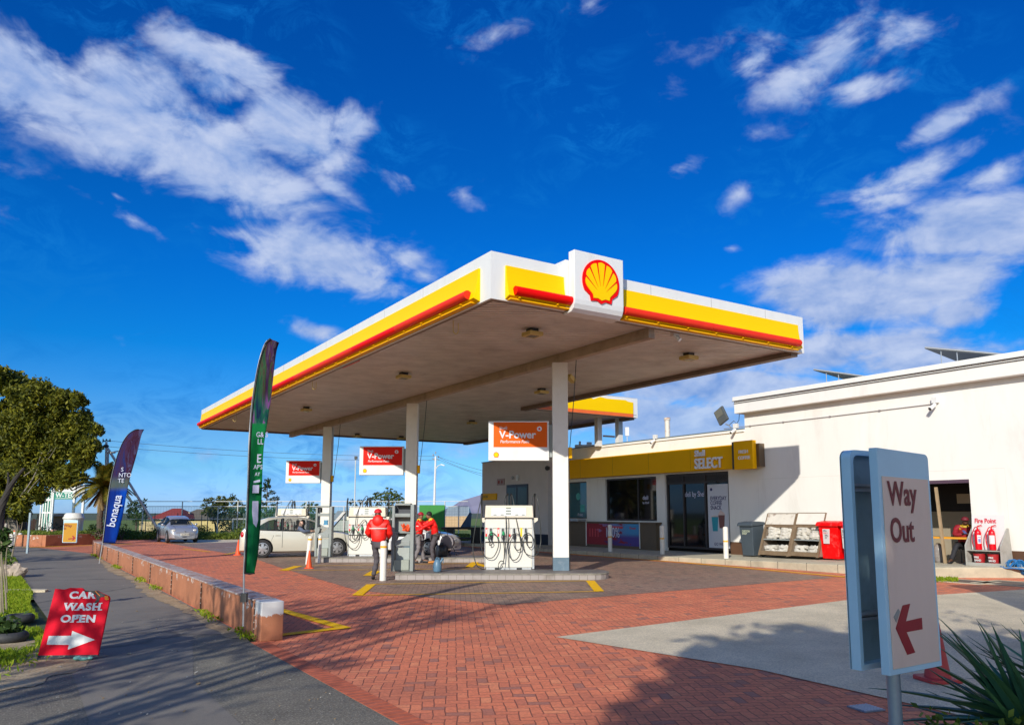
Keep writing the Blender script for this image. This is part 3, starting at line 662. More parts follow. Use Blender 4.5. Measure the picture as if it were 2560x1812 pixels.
b.build('banner_print_shapes',mat('banner_ink_red',(.55,.05,.07)),bnr)
# roof fittings
def camera3(y,z,lab):
    c=thing('security_camera',lab,'camera',S(FX,y,z),RZ)
    MB().box(-.14,0,-.09,.09,-.06,.12).build('camera_mount',wpaint,c,bevel=.01)
    b=MB(); b.cyl((-.1,0,-.1),(-.28,.06,-.24),.055,.06,n=12); b.build('camera_body',wpaint,c)
    b=MB(); b.cyl((-.28,.06,-.24),(-.295,.065,-.252),.045,n=12); b.build('camera_lens',dark,c)
camera3(11.4,4.90,'white security camera on the low shop roof edge beside the rusty pipe')
camera3(6.95,4.95,'white security camera where the low shop roof meets the tall hall')
camera3(-.72,5.0,'white security camera at the end of the conduit on the tall hall wall')
rust=mat('rusty_white_pipe',(.72,.68,.6),.6,var=.1,dirt=(.35,.12,.04),dscale=3,damt=.95)
y,z=WP(1656,1092,FX)
b=MB(); b.lathe([(.11,4.85),(.115,4.9),(.11,4.92),(.11,5.62),(.135,5.63),(.135,5.74),(.10,5.75)],(.3,0,0),18); o=b.build('vent_pipe',rust,None,loc=S(FX,y),rz=RZ,smooth=True); tagit(o,'rust-streaked white vent pipe standing on the shop roof','pipe')
fl=thing('floodlight','grey floodlight on a bracket at the corner of the low shop roof','floodlight',S(FX,7.25,4.95),RZ)
b=MB(); b.cbox((-.05,.42,.50),(.10,.50,.62),rot=(R(-28),0,0)); b.build('housing',mat('flood_housing',(.09,.10,.10),.5),fl,bevel=.03)
b=MB(); b.cbox((-.105,.50,.60),(.02,.36,.30),rot=(R(-28),0,0)); b.build('lamp_glass',mat('flood_glass',(.16,.16,.13),.15,var=.1),fl)
b=MB(); b.tube([(0,0,0),(0,.1,.1),(0,.26,.16)],.025,6); b.tube([(0,-.1,-.03),(0,.35,-.02)],.02,6); b.build('bracket',steel,fl)
b=MB(); b.tube([(0,.1,.1),(0,-.15,.25),(0,-.3,.1),(0,-.15,.0),(0,-.4,.25),(0,-.5,.9)],.012,5); b.build('cable',wire,fl)
spm=mat('solar_back',(.06,.065,.07),.4,var=.1)
def solar(u0,v0,u1,v1,Y,lab):
    a=Vector(AT(u0,v0,Y+1)); c=Vector(AT(u1,v1,Y)); t=thing('solar_panel',lab,'solar panel',tuple(a),0,'solar panels on the hall roof')
    e=c-a; d=Vector((3.1,2.6,-.16)); n=d.cross(e).normalized()*.05
    b=MB(); P=[Vector((0,0,0)),e,e+d,d]; b.add([tuple(p) for p in P]+[tuple(p+n) for p in P],[(0,1,2,3),(7,6,5,4),(0,4,5,1),(1,5,6,2),(2,6,7,3),(3,7,4,0)]); b.build('panel',spm,t)
    b=MB()
    for s in (.22,.42): p=e*s+Vector((0,.1,-.03)); b.cyl(tuple(p),(p.x,p.y,6.0-a.z),.02,n=6)
    b.tube([(0,0,0),tuple(e)],.03,6)
    b.build('support_post',steel,t)
solar(2312,868,2516,886,26.0,'tilted solar panel on the tall hall roof, the nearer one at the frame edge')
solar(2034,923,2190,944,31.0,'tilted solar panel on the tall hall roof, the farther one')
# small aerial on the roof
b=MB(); b.cyl((0,0,0),(0,0,.5),.02,n=6); b.box(-.1,.1,-.05,.05,.35,.8); o=b.build('roof_antenna',wpaint,None,loc=AT(1568,1106,40)); tagit(o,'small white box aerial on the shop roof beside the thin canopy columns','antenna')
b=MB(); b.box(-.5,.5,-.2,.2,0,.12); b.box(-.3,-.2,-.1,.1,.12,.3); b.box(.1,.35,-.1,.1,.12,.26); o=b.build('roof_unit',wpaint,None,loc=AT(1462,1118,39)); tagit(o,'low white equipment box on the far end of the shop roof','roof unit')
# doorway recess
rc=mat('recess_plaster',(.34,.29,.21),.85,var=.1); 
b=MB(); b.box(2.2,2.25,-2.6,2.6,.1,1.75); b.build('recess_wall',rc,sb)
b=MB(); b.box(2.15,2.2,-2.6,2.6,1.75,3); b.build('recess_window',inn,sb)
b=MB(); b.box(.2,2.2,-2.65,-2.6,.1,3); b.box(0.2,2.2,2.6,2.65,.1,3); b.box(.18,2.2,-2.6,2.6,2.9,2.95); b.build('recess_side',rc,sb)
b=MB(); b.box(-.01,.2,-1.49,1.15,2.56,2.66); b.build('lintel',mat('purple_lintel',(.09,.05,.08),.6),sb)
b=MB(); b.box(2.12,2.15,-.45,-.0,2.0,2.3); b.build('notice_sheet',mat('paper_beige',(.45,.36,.24),.7),sb)
# left wing of the building behind the pumps
WX=14.15-FX
lw=thing('left_wing','low grey-looking plaster wing of the shop, in shade behind the pumps','building',S(14.15,0),RZ)
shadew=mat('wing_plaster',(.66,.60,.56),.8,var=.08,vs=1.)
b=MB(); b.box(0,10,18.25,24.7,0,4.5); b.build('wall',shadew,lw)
b=MB(); b.box(-.01,0,18.25,24.7,.1,.66); b.build('skirting',mat('navy_skirting',(.012,.016,.03),.6),lw)
b=MB(); b.box(-.05,10,18.2,24.75,4.5,4.54); b.build('roof_edge',roofm,lw)
def onwing(u0,v0,u1,v1):
    a=WP(u0,v0,14.15); c=WP(u1,v1,14.15); return c[0],a[0],c[1],a[1]
y0,y1,z0,z1=onwing(1267,1212,1321,1290)
b=MB(); b.box(-.03,0,y0,y1,z0,z1); w=b.build('window',frm,lw); b=MB(); m=(y0+y1)/2; b.box(-.035,-.03,y0+.1,m-.08,z0,z1-.15); b.box(-.035,-.03,m+.05,y1-.1,z0,z1-.15); b.build('glass_pane',mat('green_grey_glass',(.05,.07,.055),.2,var=.1),w)
for (q,lab,mm,nm) in (((1205,1234,1243,1249),'flat yellow board with faint dark words on the shaded wing wall',yellow_s,'wall_sign'),((1244,1197,1262,1212),'small pale sign with two red marks on the shaded wing wall',mat('sign_pink',(.42,.30,.27),.6),'wall_sign')):
    y0,y1,z0,z1=onwing(*q); t=thing(nm,lab,'sign',S(14.15,0),RZ)
    MB().box(-.05,-.005,y0,y1,z0,z1).build('board',mm,t,bevel=.004)
    if mm is yellow_s: text('sign_letters','Specials',.22,mat('olive_ink',(.2,.13,.02),.6,var=0),t,(-.055,y1-.06,z0+.14),FW,bold=.01,ext=.001)
    else:
        b=MB(); yy=(y0+y1)/2; b.cyl((-.056,yy+.16,(z0+z1)/2),(-.051,yy+.16,(z0+z1)/2),.09,n=14); b.box(-.056,-.051,yy-.2,yy-.12,z0+.1,z1-.08); b.prism([(yy-.26,z0+.2),(yy-.06,z0+.2),(yy-.16,z0+.06)],'x',-.056,-.051); b.build('sign_mark',mat('dull_red',(.35,.05,.03),.6),t)
y,z=WP(1296,1194,14.15); b=MB(); b.box(-.12,0,y-.09,y+.09,z-.15,z+.15); b.build('wall_lamp',wpaint,lw,bevel=.03)
y,z=WP(1284,1194,14.15); b=MB(); b.ball((-.06,y,z),.09,8); b.build('alarm_bell',steel,lw)
y,z=WP(1373,1170,14.15); b=MB(); b.ball((-.12,y,z),.12,8); b.box(-.12,0,y-.06,y+.06,z-.08,z+.08); b.build('dark_siren',dark,lw)
# ================================================================ pump islands
tile=mat('kerb_tiles',(.36,.32,.30),.45,var=.08,dirt=(.16,.13,.10),dscale=1.4,damt=.6)
isltop=mat('island_concrete',(.20,.175,.16),.55,var=.25,vs=2,dirt=(.09,.08,.07),dscale=1.5,damt=.6)
nose=mat('island_edge_worn',(.26,.24,.20),.8,var=.3,vs=6,dirt=(.08,.07,.06),dscale=5,damt=.8)
def island(x0,x1,yf,w,lab,bay=0.):
    t=thing('pump_island',lab,'kerb island',((x0+x1)/2,yf,0),0,'tiled pump islands')
    L=(x1-x0)/2; r=w/2
    def outl(o,e=0):
        P=[(-L-o,-o),( L-r*.6+o,-o)]
        for k in range(1,8):
            a=-math.pi/2+math.pi*k/8; P.append((L-r*.6+(r*.6+o)*math.cos(a),r+(r+o)*math.sin(a)))
        P+=[(L-r*.6+o,w+o),(-L-o,w+o)]; return P
    b=MB(); b.prism(outl(0),'z',0,.125); b.build('tile_skirt',tile,t)
    b=MB(); b.prism(outl(.012),'z',.126,.165); b.build('edge_strip',nose,t,bevel=.008)
    b=MB(); b.prism([(p[0]*.985,w/2+(p[1]-w/2)*.9) for p in outl(0)],'z',.1655,.169); b.build('island_top',isltop,t)
    b=MB(); n=int(2*L/.21)
    for k in range(n): x=-L+.1+k*.21; b.box(x-.004,x+.004,-.002,.01,0,.125)
    b.build('tile_joint',mat('grout_dark',(.12,.10,.09),.8),t)
    return t
island(-3.30,2.25,20.15,1.45,'tiled pump island nearest the camera, carrying the first column')
island(-7.25,-.1,27.25,1.45,'second tiled pump island, behind the attendants')
island(-12.9,-5.6,35.6,1.45,'third tiled pump island, behind the pale hatchback')
# ---------------------------------------------------------------- pumps
cream=mat('pump_cream',(.74,.67,.54),.45,var=.04,dirt=(.6,.52,.4),dscale=1.5,damt=.3)
lens2=mat('display_grey_white',(.72,.74,.76),.15,var=.03)
pw=mat('pump_white_panel',(.76,.73,.65),.4,var=.04,vs=1,dirt=(.60,.55,.42),dscale=1.3,damt=.3)
hose=mat('hose_grey',(.035,.04,.038),.5,var=.1)
ngreen=mat('nozzle_green',(.01,.32,.11),.4); lred=mat('label_red',(.70,.02,.03),.5,var=0); lyel=mat('label_yellow',(.85,.60,.01),.5,var=0); lgreen=mat('label_green',(.05,.45,.20),.5,var=0); lgrey=mat('label_grey',(.45,.47,.47),.5,var=0); lcd=mat('lcd_grey',(.22,.26,.22),.3,var=0)
def bez(pts,n=22):
    P=[Vector(p) for p in pts]; out=[]
    P=[P[0]]+P+[P[-1]]
    for i in range(1,len(P)-2):
        for k in range(n//(len(P)-3)+1):
            t=k/(n//(len(P)-3)+1); p0,p1,p2,p3=P[i-1],P[i],P[i+1],P[i+2]
            out.append(.5*((2*p1)+(-p0+p2)*t+(2*p0-5*p1+4*p2-p3)*t*t+(-p0+3*p1-3*p2+p3)*t**3))
    out.append(P[-1]); return [tuple(p) for p in out]
def pump(lab,loc,hoses=0):
    t=thing('fuel_pump',lab,'fuel pump',loc,0,'four-hose fuel pumps')
    b=MB(); b.box(-.64,.64,.02,.46,.06,1.10); b.build('cabinet',pw,t,bevel=.012)
    MB().box(-.66,-.642,.0,.5,.02,1.34).build('side_post',steel,t); MB().box(.642,.70,.0,.5,.02,1.34).build('side_post',steel,t)
    b=MB(); b.box(-.62,.62,.03,.44,0,.058); b.build('plinth',steel,t)
    b=MB(); b.box(-.38,-.25,.015,.03,.005,.05); b.box(.22,.36,.015,.03,.005,.05); b.build('plinth_slot',black,t)
    MB().box(-.64,.64,-.01,.46,1.115,1.39).build('nozzle_panel',pw,t,bevel=.01)
    MB().box(-.645,.645,-.014,.44,.735,.745).build('panel_gap',dark,t)
    b=MB(); b.box(-.64,.64,-.012,.46,.757,1.105); b.build('label_panel',pw,t)
    b=MB(); b.prism([(-.66,1.40),(.68,1.40),(.66,1.74),(-.64,1.74)],'y',-.03,.48); h=b.build('head',cream,t,bevel=.02)
    MB().box(-.67,.69,-.034,.47,1.378,1.392).build('head_gap',dark,t)
    MB().box(-.48,.48,-.040,-.029,1.45,1.68).build('display',lens2,h,bevel=.004)
    b=MB()
    for k in range(3): b.box(-.08,.06,-.048,-.041,1.50+k*.075,1.53+k*.075)
    for x in (-.42,-.22,.18,.36): b.box(x,x+.08,-.048,-.041,1.475,1.492)
    b.build('price_display',lcd,h)
    b=MB(); b.prism([(.655,1.30),(.72,1.27),(.80,1.33),(.80,1.40),(.655,1.40)],'y',.02,.3); b.build('shoulder_bracket',cream,t); b=MB(); b.prism([(-.655,1.30),(-.70,1.27),(-.74,1.3),(-.74,1.40),(-.655,1.40)],'y',.02,.3); b.build('shoulder_bracket',cream,t)
    # masts that hold the hoses up
    b=MB()
    for x in (-.76,-.04,.05,.72): b.tube([(x,.22,1.38 if abs(x)>.3 else 1.74),(x,.22,2.0),(x+.01,.18,2.06)],[.024,.022,.03],8)
    b.build('hose_mast',black,t)
    NX=(-.49,-.16,.15,.47); labs=(lred,lred,lgrey,lyel)
    for i,x in enumerate(NX):
        b=MB(); b.box(x-.06,x+.06,-.018,-.009,.76,1.13); b.build('nozzle_holder',lgrey,t)
        b=MB(); b.box(x-.022,x+.022,-.022,-.017,1.0,1.12); b.build('holder_slot',black,t)
        b=MB(); b.box(x-.15,x-.10,-.017,-.012,.89,1.13); l=b.build('fuel_label',labs[i],t)
        if i<2: b=MB(); b.box(x-.15,x-.10,-.018,-.0125,.84,.885); b.build('label_foot',lgreen,l)
        if i<3: b=MB(); b.box(x-.14,x-.11,-.019,-.0165,.97,1.09); b.build('label_text',wpanel,l)
        if i==2: b=MB(); b.box(x-.15,x-.10,-.0195,-.0165,.89,.96); b.build('label_band',lred,l)
        nz=MB(); nz.tube([(x+.0,-.03,1.10),(x+.005,-.05,1.03),(x+.012,-.075,.98)],[.011,.013,.017],8)
        nz.tube([(x+.012,-.075,.98),(x+.02,-.085,.90),(x+.015,-.08,.80)],[.028,.026,.017],8)
        nz.tube([(x-.015,-.08,.96),(x-.035,-.10,.88),(x-.01,-.09,.82)],[.009,.009,.009],6)
        n_=nz.build('nozzle',black,t,smooth=True)
        if i<2: b=MB(); b.tube([(x+.008,-.062,1.03),(x+.016,-.09,.93)],[.028,.036],8); b.build('nozzle_guard',ngreen,n_,smooth=True)
    y=-.10
    def H(pts,r=.0125): MB().tube(bez(pts,30),r,7).build('hose',hose,t,smooth=True)
    if hoses==0:
        H([(-.47,y,.80),(-.44,y,.70),(-.52,y-.02,.66),(-.52,y,.74),(-.56,y,.86),(-.52,y,.96),(-.42,y-.02,.99),(-.30,y-.02,.86),(-.28,y-.02,.62),(-.40,y-.02,.36),(-.55,y-.02,.32),(-.70,y-.03,.44),(-.77,y,.85),(-.76,0,1.5),(-.78,.15,1.98),(-.75,.2,2.06)])
        H([(-.74,.2,2.06),(-.80,.1,1.8),(-.93,.0,1.1),(-.98,-.02,.55),(-.88,-.05,.14),(-.72,-.05,.02),(-.66,-.02,.03)])
        H([(-.15,y,.80),(-.12,y,.6),(-.12,y-.02,.35),(-.16,y-.05,.10),(-.24,y-.08,.04),(-.28,y-.05,.12),(-.22,y-.03,.24),(-.13,y-.02,.25),(-.10,y,.5),(-.07,y,.9),(-.08,-.02,1.5),(-.12,.1,1.85),(-.06,.2,2.06)])
        H([(.16,y,.80),(.15,y-.01,.66),(.20,y-.02,.55),(.30,y-.02,.54),(.36,y-.02,.68),(.33,y-.02,.88),(.24,y-.02,.97),(.12,y-.02,.96),(.02,y-.02,.82),(-.02,y-.02,.6),(.04,y-.02,.34),(.16,y-.02,.26),(.28,y-.02,.36),(.34,y-.02,.6),(.30,y,.9),(.20,-.02,1.4),(.12,.1,1.9),(.06,.2,2.06)])
        H([(.48,y,.80),(.50,y-.01,.68),(.58,y-.02,.60),(.66,y-.02,.66),(.67,y-.02,.82),(.60,y-.02,.95),(.50,y-.02,.99),(.40,y-.02,.90),(.37,y-.02,.72),(.44,y-.02,.48),(.60,y-.02,.38),(.78,y,.42),(.88,.0,.75),(.85,.05,1.4),(.79,.12,1.9),(.73,.2,2.06)])
        H([(.70,.2,2.06),(.64,.05,1.8),(.67,-.02,1.3),(.72,-.04,.8),(.74,-.04,.5),(.70,-.03,.4)])
        H([(-.03,.2,2.06),(-.02,.05,1.7),(.0,-.05,1.2),(-.02,-.06,.6),(.0,-.06,.05)],.009)
    else:
        H([(-.47,y,.80),(-.48,y,.66),(-.40,y,.60),(-.30,y,.72),(-.34,y,.90),(-.46,y,.98),(-.60,y,.86),(-.60,y,.62),(-.46,y,.52),(-.32,y,.62),(-.24,y,.85)])
        H([(-.24,y,.85),(-.22,y,.55),(-.34,y,.30),(-.52,y,.28),(-.70,y,.5),(-.77,y,1.0),(-.76,.1,2.0)])
        H([(-.15,y,.80),(-.1,y,.62),(.05,y,.75),(-.05,y,1.3),(-.36,y,1.0),(-.34,y,1.5),(-.14,.1,2.05),(0,.1,2.1),(.1,.1,1.6),(-.1,.1,1.5),(-.06,.15,2.0)])
        H([(.16,y,.80),(.2,y,.5),(.4,y,.5),(.34,y,1.1),(.12,.1,1.9),(.06,.2,2.06)]); H([(.48,y,.80),(.5,y,.5),(.75,y,.5),(.85,0,1.1),(.78,.12,1.9),(.73,.2,2.06)])
        H([(-.1,.2,2.06),(-.2,.15,1.9),(-.16,.15,1.6),(-.05,.15,1.9),(.08,.15,2.1),(.12,.15,1.7),(.02,.15,1.6)])
    return t
pump('white four-hose fuel pump beside the nearest column, with long hoses looped down its front',(-.42,21.45,.168))
pump('white fuel pump on the second island, half hidden behind an attendant in red',(-5.68,28.15,.168),1)
pump('white fuel pump on the third island, only its head showing above the pale hatchback',(-10.87,36.4,.168),1)
# ================================================================ hanging signs
signred=mat('sign_red',(.78,.012,.004),.45,var=.03,spec=.12); signor=mat('sign_orange',(.78,.12,.006),.45,var=.03,spec=.12); slet=mat('sign_letter_grey',(.70,.69,.72),.4,var=0)
for i,((wx,wy),lab) in enumerate(zip(COLS,('orange fuel sign hanging at the nearest column','red fuel sign hanging at the middle column','red fuel sign at the farthest column, behind the green flag'))):
    t=thing('hanging_sign',lab,'sign',(wx-.26-1.72,wy-.1,3.13),0,'fuel brand signs hung beside the columns')
    MB().box(0,1.67,0,.22,0,1.09).build('sign_panel',wpanel,t,bevel=.008)
    MB().box(1.675,1.76,.06,.16,.1,1.0).build('sign_bracket',grey,t)
    MB().box(.14,1.62,-.008,-.001,.37,1.06).build('sign_face',signor if i==0 else signred,t)
    text('sign_letters','Shell',.115,slet,t,(.30,-.012,.86),FN,bold=.012,ext=.002)
    text('sign_letters','V-Power',.285,slet,t,(.30,-.012,.62),FN,bold=.026,ext=.003,sx=.98)
    text('sign_letters','Performance Fuels',.115,slet,t,(.32,-.012,.485),FN,bold=.012,ext=.002,shear=.2,sx=.93)
    b=MB(); b.cyl((1.405,-.009,.875),(1.405,-.014,.875),.068,n=24); r_=b.build('round_mark',slet,t)
    b=MB(); b.cyl((1.405,-.0145,.875),(1.405,-.018,.875),.030,n=12); b.build('round_mark_centre',signred,r_)
    b=MB()
    pts=[(.215+math.cos(R(-30+k*240/16))*.075,.16+math.sin(R(-30+k*240/16))*.075) for k in range(17)]+[(.16,.10),(.165,.085),(.265,.085),(.27,.10)]
    b.prism(pts,'y',-.009,-.002); e=b.build('shell_mark',mat('mark_orange',(.75,.12,.01),.4,var=0),t)
    pts=[(.215+(x-.215)*.78,.155+(z-.155)*.78) for x,z in pts]; b=MB(); b.prism(pts,'y',-.013,-.009); b.build('yellow_shell',yellow,e)
    z=3.22 if i==0 else 3.1
    b=MB(); b.box(0,.10,-.07,.10,-.01,.29); o=b.build('control_box',yellow_s,None,loc=(wx+.222,wy-.1,3.2),bevel=.01)
    tagit(o,('small yellow box high on the right side of the nearest column','small yellow box high on the right side of the middle column','small yellow box high on the right side of the farthest column')[i],'box','yellow boxes on the columns')
# ================================================================ service cabinets
cabm=mat('cabinet_grey_green',(.27,.30,.29),.45,var=.06,dirt=(.17,.17,.13),dscale=2.5,damt=.4)
cabd=mat('cabinet_recess',(.05,.055,.07),.5,var=.1)
def cabinet(lab,loc,full=True):
    t=thing('service_cabinet',lab,'service cabinet',loc,0,'grey service cabinets on the island ends')
    W_=.50; H_=1.79; f=MB()
    f.box(-.29,-.215,-.10,.22,0,H_-.06); f.box(.20,.30,-.10,.22,0,H_-.03)
    for z0,z1 in ((0,.06),(.66,.80),(1.42,1.52),(H_-.06,H_)): f.box(-.2149,.1999,-.10,.22,z0,z1)
    f.build('cabinet_frame',cabm,t,bevel=.015)
    b=MB(); b.prism([(-.214,.80),(.199,.80),(.199,.98),(.12,.98),(.08,.93),(-.05,.84)],'y',-.06,-.0); b.prism([(-.214,.80),(-.214,1.0),(-.12,.97),(-.17,.82)],'y',-.095,.2); b.prism([(-.10,1.0),(-.02,1.0),(.199,1.0),(.199,1.03),(-.214,1.03),(-.214,.99)],'y',-.08,.15); b.build('towel_slot',cabm,t)
    if full:
        MB().box(-.214,.199,.12,.15,1.52,H_-.061).build('top_recess',cabd,t)
        MB().box(-.214,.199,.14,.16,.9,1.42).build('mid_recess',cabm,t)
    else: MB().box(-.214,-.13,-.02,.2,1.55,H_-.07).build('top_recess',black,t)
    MB().box(-.19,.18,.0,.03,.30,.62).build('lower_panel',mat('cabinet_pale',(.36,.40,.38),.5,var=.06),t,bevel=.01)
    MB().box(-.20,.19,-.13,.1,.03,.30).build('waste_bin',mat('bin_pale',(.33,.36,.31),.5,var=.08,dirt=(.2,.2,.15),dscale=4),t,bevel=.012)
    return t
cabinet('tall grey-green service cabinet at the near end of the first island',(-3.23,20.85,.17))
cabinet('tall grey-green service cabinet with an open top, in front of the pale hatchback',(-7.12,27.75,.17),False)
b=MB(); rng=random.Random(3)
for k in range(26): b.cbox((rng.uniform(-.09,.1),rng.uniform(-.03,.03),rng.uniform(0,.20)),(rng.uniform(.03,.10),.012,rng.uniform(.02,.07)),rot=(rng.uniform(-.6,.6),rng.uniform(-1,1),rng.uniform(-1,1)))
o=b.build('cloth_pile',mat('orange_cloth',(.85,.10,.02),.7,var=.35,vs=14),None,loc=(-3.17,20.80,1.19)); tagit(o,'orange and red cloths stuffed in the middle shelf of the first grey cabinet','cloths')
b=MB(); b.box(-.06,.1,-.05,.05,0,.03); b.box(-.04,.09,-.04,.04,.03,.14); b.box(-.05,.1,-.04,.04,.14,.17); o=b.build('cloth_pile',mat('blue_white_cloth',(.08,.30,.50),.7,var=.5,vs=20),None,loc=(-7.08,27.75,1.28)); tagit(o,'blue and white cloths on the shelf of the cabinet before the pale hatchback','cloths')
# ================================================================ bollards, cones
bolm=mat('bollard_white',(.80,.77,.70),.5,var=.06,dirt=(.45,.36,.28),dscale=4,damt=.4); ring=mat('bollard_ring',(.85,.42,.02),.5,var=.1,dirt=(.7,.6,.4),dscale=9,damt=.6)
def bollard(lab,loc,h=1.0,r=.075,zr=.80,tilt=0.,group='white bollards with a yellow ring'):
    t=thing('bollard',lab,'bollard',loc,0,group,rot=(0,tilt,0))
    MB().lathe([(r,0),(r,h-.06),(r*.93,h-.025),(r*.6,h-.004),(.005,h)],n=20).build('bollard_post',bolm,t,smooth=True)
    MB().lathe([(r+.002,zr),(r+.002,zr+.055)],n=20).build('yellow_ring',ring,t,smooth=True)
    return t
gg=lambda u,v,z=0.: GR(u*2560/2294,v*2560/2294,z)
bollard('big white bollard at the near end of the first island, before the hooded person',(-3.58,19.95,0),1.0,.085,.82)
bollard('leaning white bollard beside the orange cone at the second island',(-7.23,26.2,0),.95,.075,.80,R(4))
bollard('white bollard right behind the leaning one at the second island',(-7.02,26.9,0),.95,.06,.78)
bollard('white bollard left of the green flag at the third island',(-11.45,32.3,0),.95,.09,.85,R(2))
for (u,v,lab) in ((1367,1235,'white bollard before the printed banner'),(1484,1241,'white bollard between banner and shop door'),(1627,1251,'white bollard at the right edge of the shop door')):
    p=gg(u,v,.16); bollard(lab,p,1.08,.085,.56,0,'white bollards with a yellow ring along the shop kerb')
conem=mat('orange_cone',(.85,.10,.02),.5,var=.1,dirt=(.4,.08,.04),dscale=8,damt=.5)
cone_r=mat('dull_red_cone',(.50,.05,.05),.55,var=.15,dirt=(.3,.05,.05),dscale=8,damt=.5)
def cone(lab,loc,h,m,rz=0):
    t=thing('traffic_cone',lab,'cone',loc,rz,'traffic cones'); s=h/.6
    MB().lathe([(.105*s,.03*s),(.10*s,.06*s),(.022*s,.60*s),(.012*s,.60*s)],n=24).build('cone_body',m,t,smooth=True)
    b=MB(); b.prism([(math.cos(R(22.5+45*k)+math.copysign(R(14),(-1)**k))*.19*s,math.sin(R(22.5+45*k)+math.copysign(R(14),(-1)**k))*.19*s) for k in range(8)],'z',0,.032*s); b.build('cone_base',m,t,bevel=.006)
    return t
cone('orange cone beside the leaning bollard at the second island',gg(692,1273),.55,conem,.3)
cone('orange cone left of the green flag, beside a bollard',gg(533,1243),.62,conem,.1)
cone('dull red cone standing on the concrete behind the Way Out sign',(4.22,8.15,.01),.72,cone_r,.2)
# ================================================================ flags
def flagpts(L): return [Vector(AT(u,v,Y)) for (u,v,Y) in L]
def feather(name,lab,base,left,right,Y,mfn,n=40,m=8):
    t=thing(name,lab,'flag',base)
    B0=Vector(base)
    def smp(P,k):
        x=k*(len(P)-1); i=min(int(x),len(P)-2); f=x-i
        p0,p1,p2,p3=P[max(i-1,0)],P[i],P[i+1],P[min(i+2,len(P)-1)]
        return .5*((2*p1)+(-p0+p2)*f+(2*p0-5*p1+4*p2-p3)*f*f+(-p0+3*p1-3*p2+p3)*f**3)
    L=[Vector(AT(u,v,Y))-B0 for u,v in left]; Rr=[Vector(AT(u,v,Y))-B0 for u,v in right]
    b=MB(); rows=[]
    for i in range(n+1):
        a=smp(L,i/n); c=smp(Rr,i/n)
        for j in range(m+1):
            s=j/m; p=a.lerp(c,s); p.y+=.035*math.sin(s*5+i*.35)*s+.02*math.sin(s*9-i*.2)*s; b.v.append(tuple(p))
    W1=m+1
    for i in range(n):
        for j in range(m): b.f.append((i*W1+j,i*W1+j+1,(i+1)*W1+j+1,(i+1)*W1+j)); b.m.append(0)
    o=b.build('flag_cloth',mfn,t,smooth=True); sm=o.modifiers.new('solidify','SOLIDIFY'); sm.thickness=.003
    MB().tube([(0,.006,-.35)]+[(p.x-.008,p.y+.006,p.z) for p in [smp(L,k/24) for k in range(25)]],[.014]*13+[.010]*13,8).build('flag_pole',steel,t,smooth=True)
    MB().tube([tuple(smp(L,k/24)+Vector((.006,-.004,0))) for k in range(25)],.014,6).build('flag_hem',black,t)
    a,c=L[0],Rr[0]; MB().tube([tuple(a+Vector((0,-.004,0))),tuple(a.lerp(c,.5)+Vector((0,-.004,-.01))),tuple(c+Vector((0,-.004,0)))],.012,6).build('flag_hem',black,t)
    return t,L,Rr
def greenflag(g,o,tc):
    n=g.noise(tc.outputs['Generated'],4,3,.6); 
    pic=g.ramp(g.m('ADD',n,g.m('MULTIPLY',g.m('SUBTRACT',o[0],.5),.35)),[(.3,srgb(20,60,48)),(.42,srgb(50,78,52)),(.5,srgb(66,44,44)),(.58,srgb(56,28,70)),(.66,srgb(76,66,80)),(.75,srgb(28,18,42))])
    low=g.ramp(n,[(.35,srgb(16,30,60)),(.5,srgb(20,80,60)),(.62,srgb(120,60,130))])
    up=g.mix(g.mr(o[2],.70,.78),low,pic)
    gr=g.mix(g.mr(g.noise(tc.outputs['Generated'],3),.4,.7),(.004,.14,.035),(.006,.10,.045))
    return g.mix(g.mr(o[2],.625,.635),gr,up)
gf,L1,R1=feather('feather_flag','tall green feather flag at the near end of the terracotta wall',AT(611,1500,10.9),
  [(611,1432),(616,1330),(621,1220),(624,1110),(631,1010),(645,920),(662,862),(676,847)],
  [(637,1432),(643,1380),(653,1240),(661,1130),(670,1050),(680,960),(690,890),(697,856)],10.9,imgmat('green_flag_print',greenflag))
lil=mat('flag_lilac',(.36,.36,.52),.6,var=.1); 
def onflag(par,base,u,v,Y): p=Vector(AT(u,v,Y-.055))-Vector(base); return tuple(p)
fb=AT(611,1500,10.9)
for s,u,v,sz in (("G& S",640,1090,.10),("LL",643,1108,.11),("E",641,1154,.17),("AP'S",634,1170,.085),("AY",637,1187,.07)):
    text('flag_letters',s,sz,lil,gf,onflag(gf,fb,u,v+2,10.9),FN,bold=.012,ext=.001,sx=.8)
for poly in ([(632,1212),(648,1212),(647,1232),(631,1232)],[(631,1252),(646,1252),(645,1300),(641,1318),(633,1308),(630,1280)],[(634,1202),(650,1198),(650,1204),(634,1207)]):
    b=MB(); P=[onflag(gf,fb,u,v,10.9) for u,v in poly]; b.add(P,[tuple(range(len(P)))]); b.build('flag_print',lil,gf)
MB().box(-.04,.04,-.05,.02,-.02,.10).build('flag_socket',dark,gf)
def blueflag(g,o,tc):
    n=g.noise(tc.outputs['Generated'],3.5,3,.6)
    pic=g.ramp(g.m('ADD',n,g.m('MULTIPLY',o[0],.25)),[(.35,srgb(26,52,104)),(.5,srgb(40,38,84)),(.6,srgb(58,38,66)),(.7,srgb(52,22,40)),(.8,srgb(66,64,98))])
    blu=g.mix(g.mr(g.m('ADD',o[0],g.m('MULTIPLY',n,.6)),.4,.9),srgb(10,34,108),srgb(4,66,168))
    c=g.mix(g.mr(o[2],.44,.50),blu,g.mix(.5,srgb(90,110,90),pic)); return g.mix(g.mr(o[2],.52,.6),c,pic)
b2=AT(248,1392,26.5)
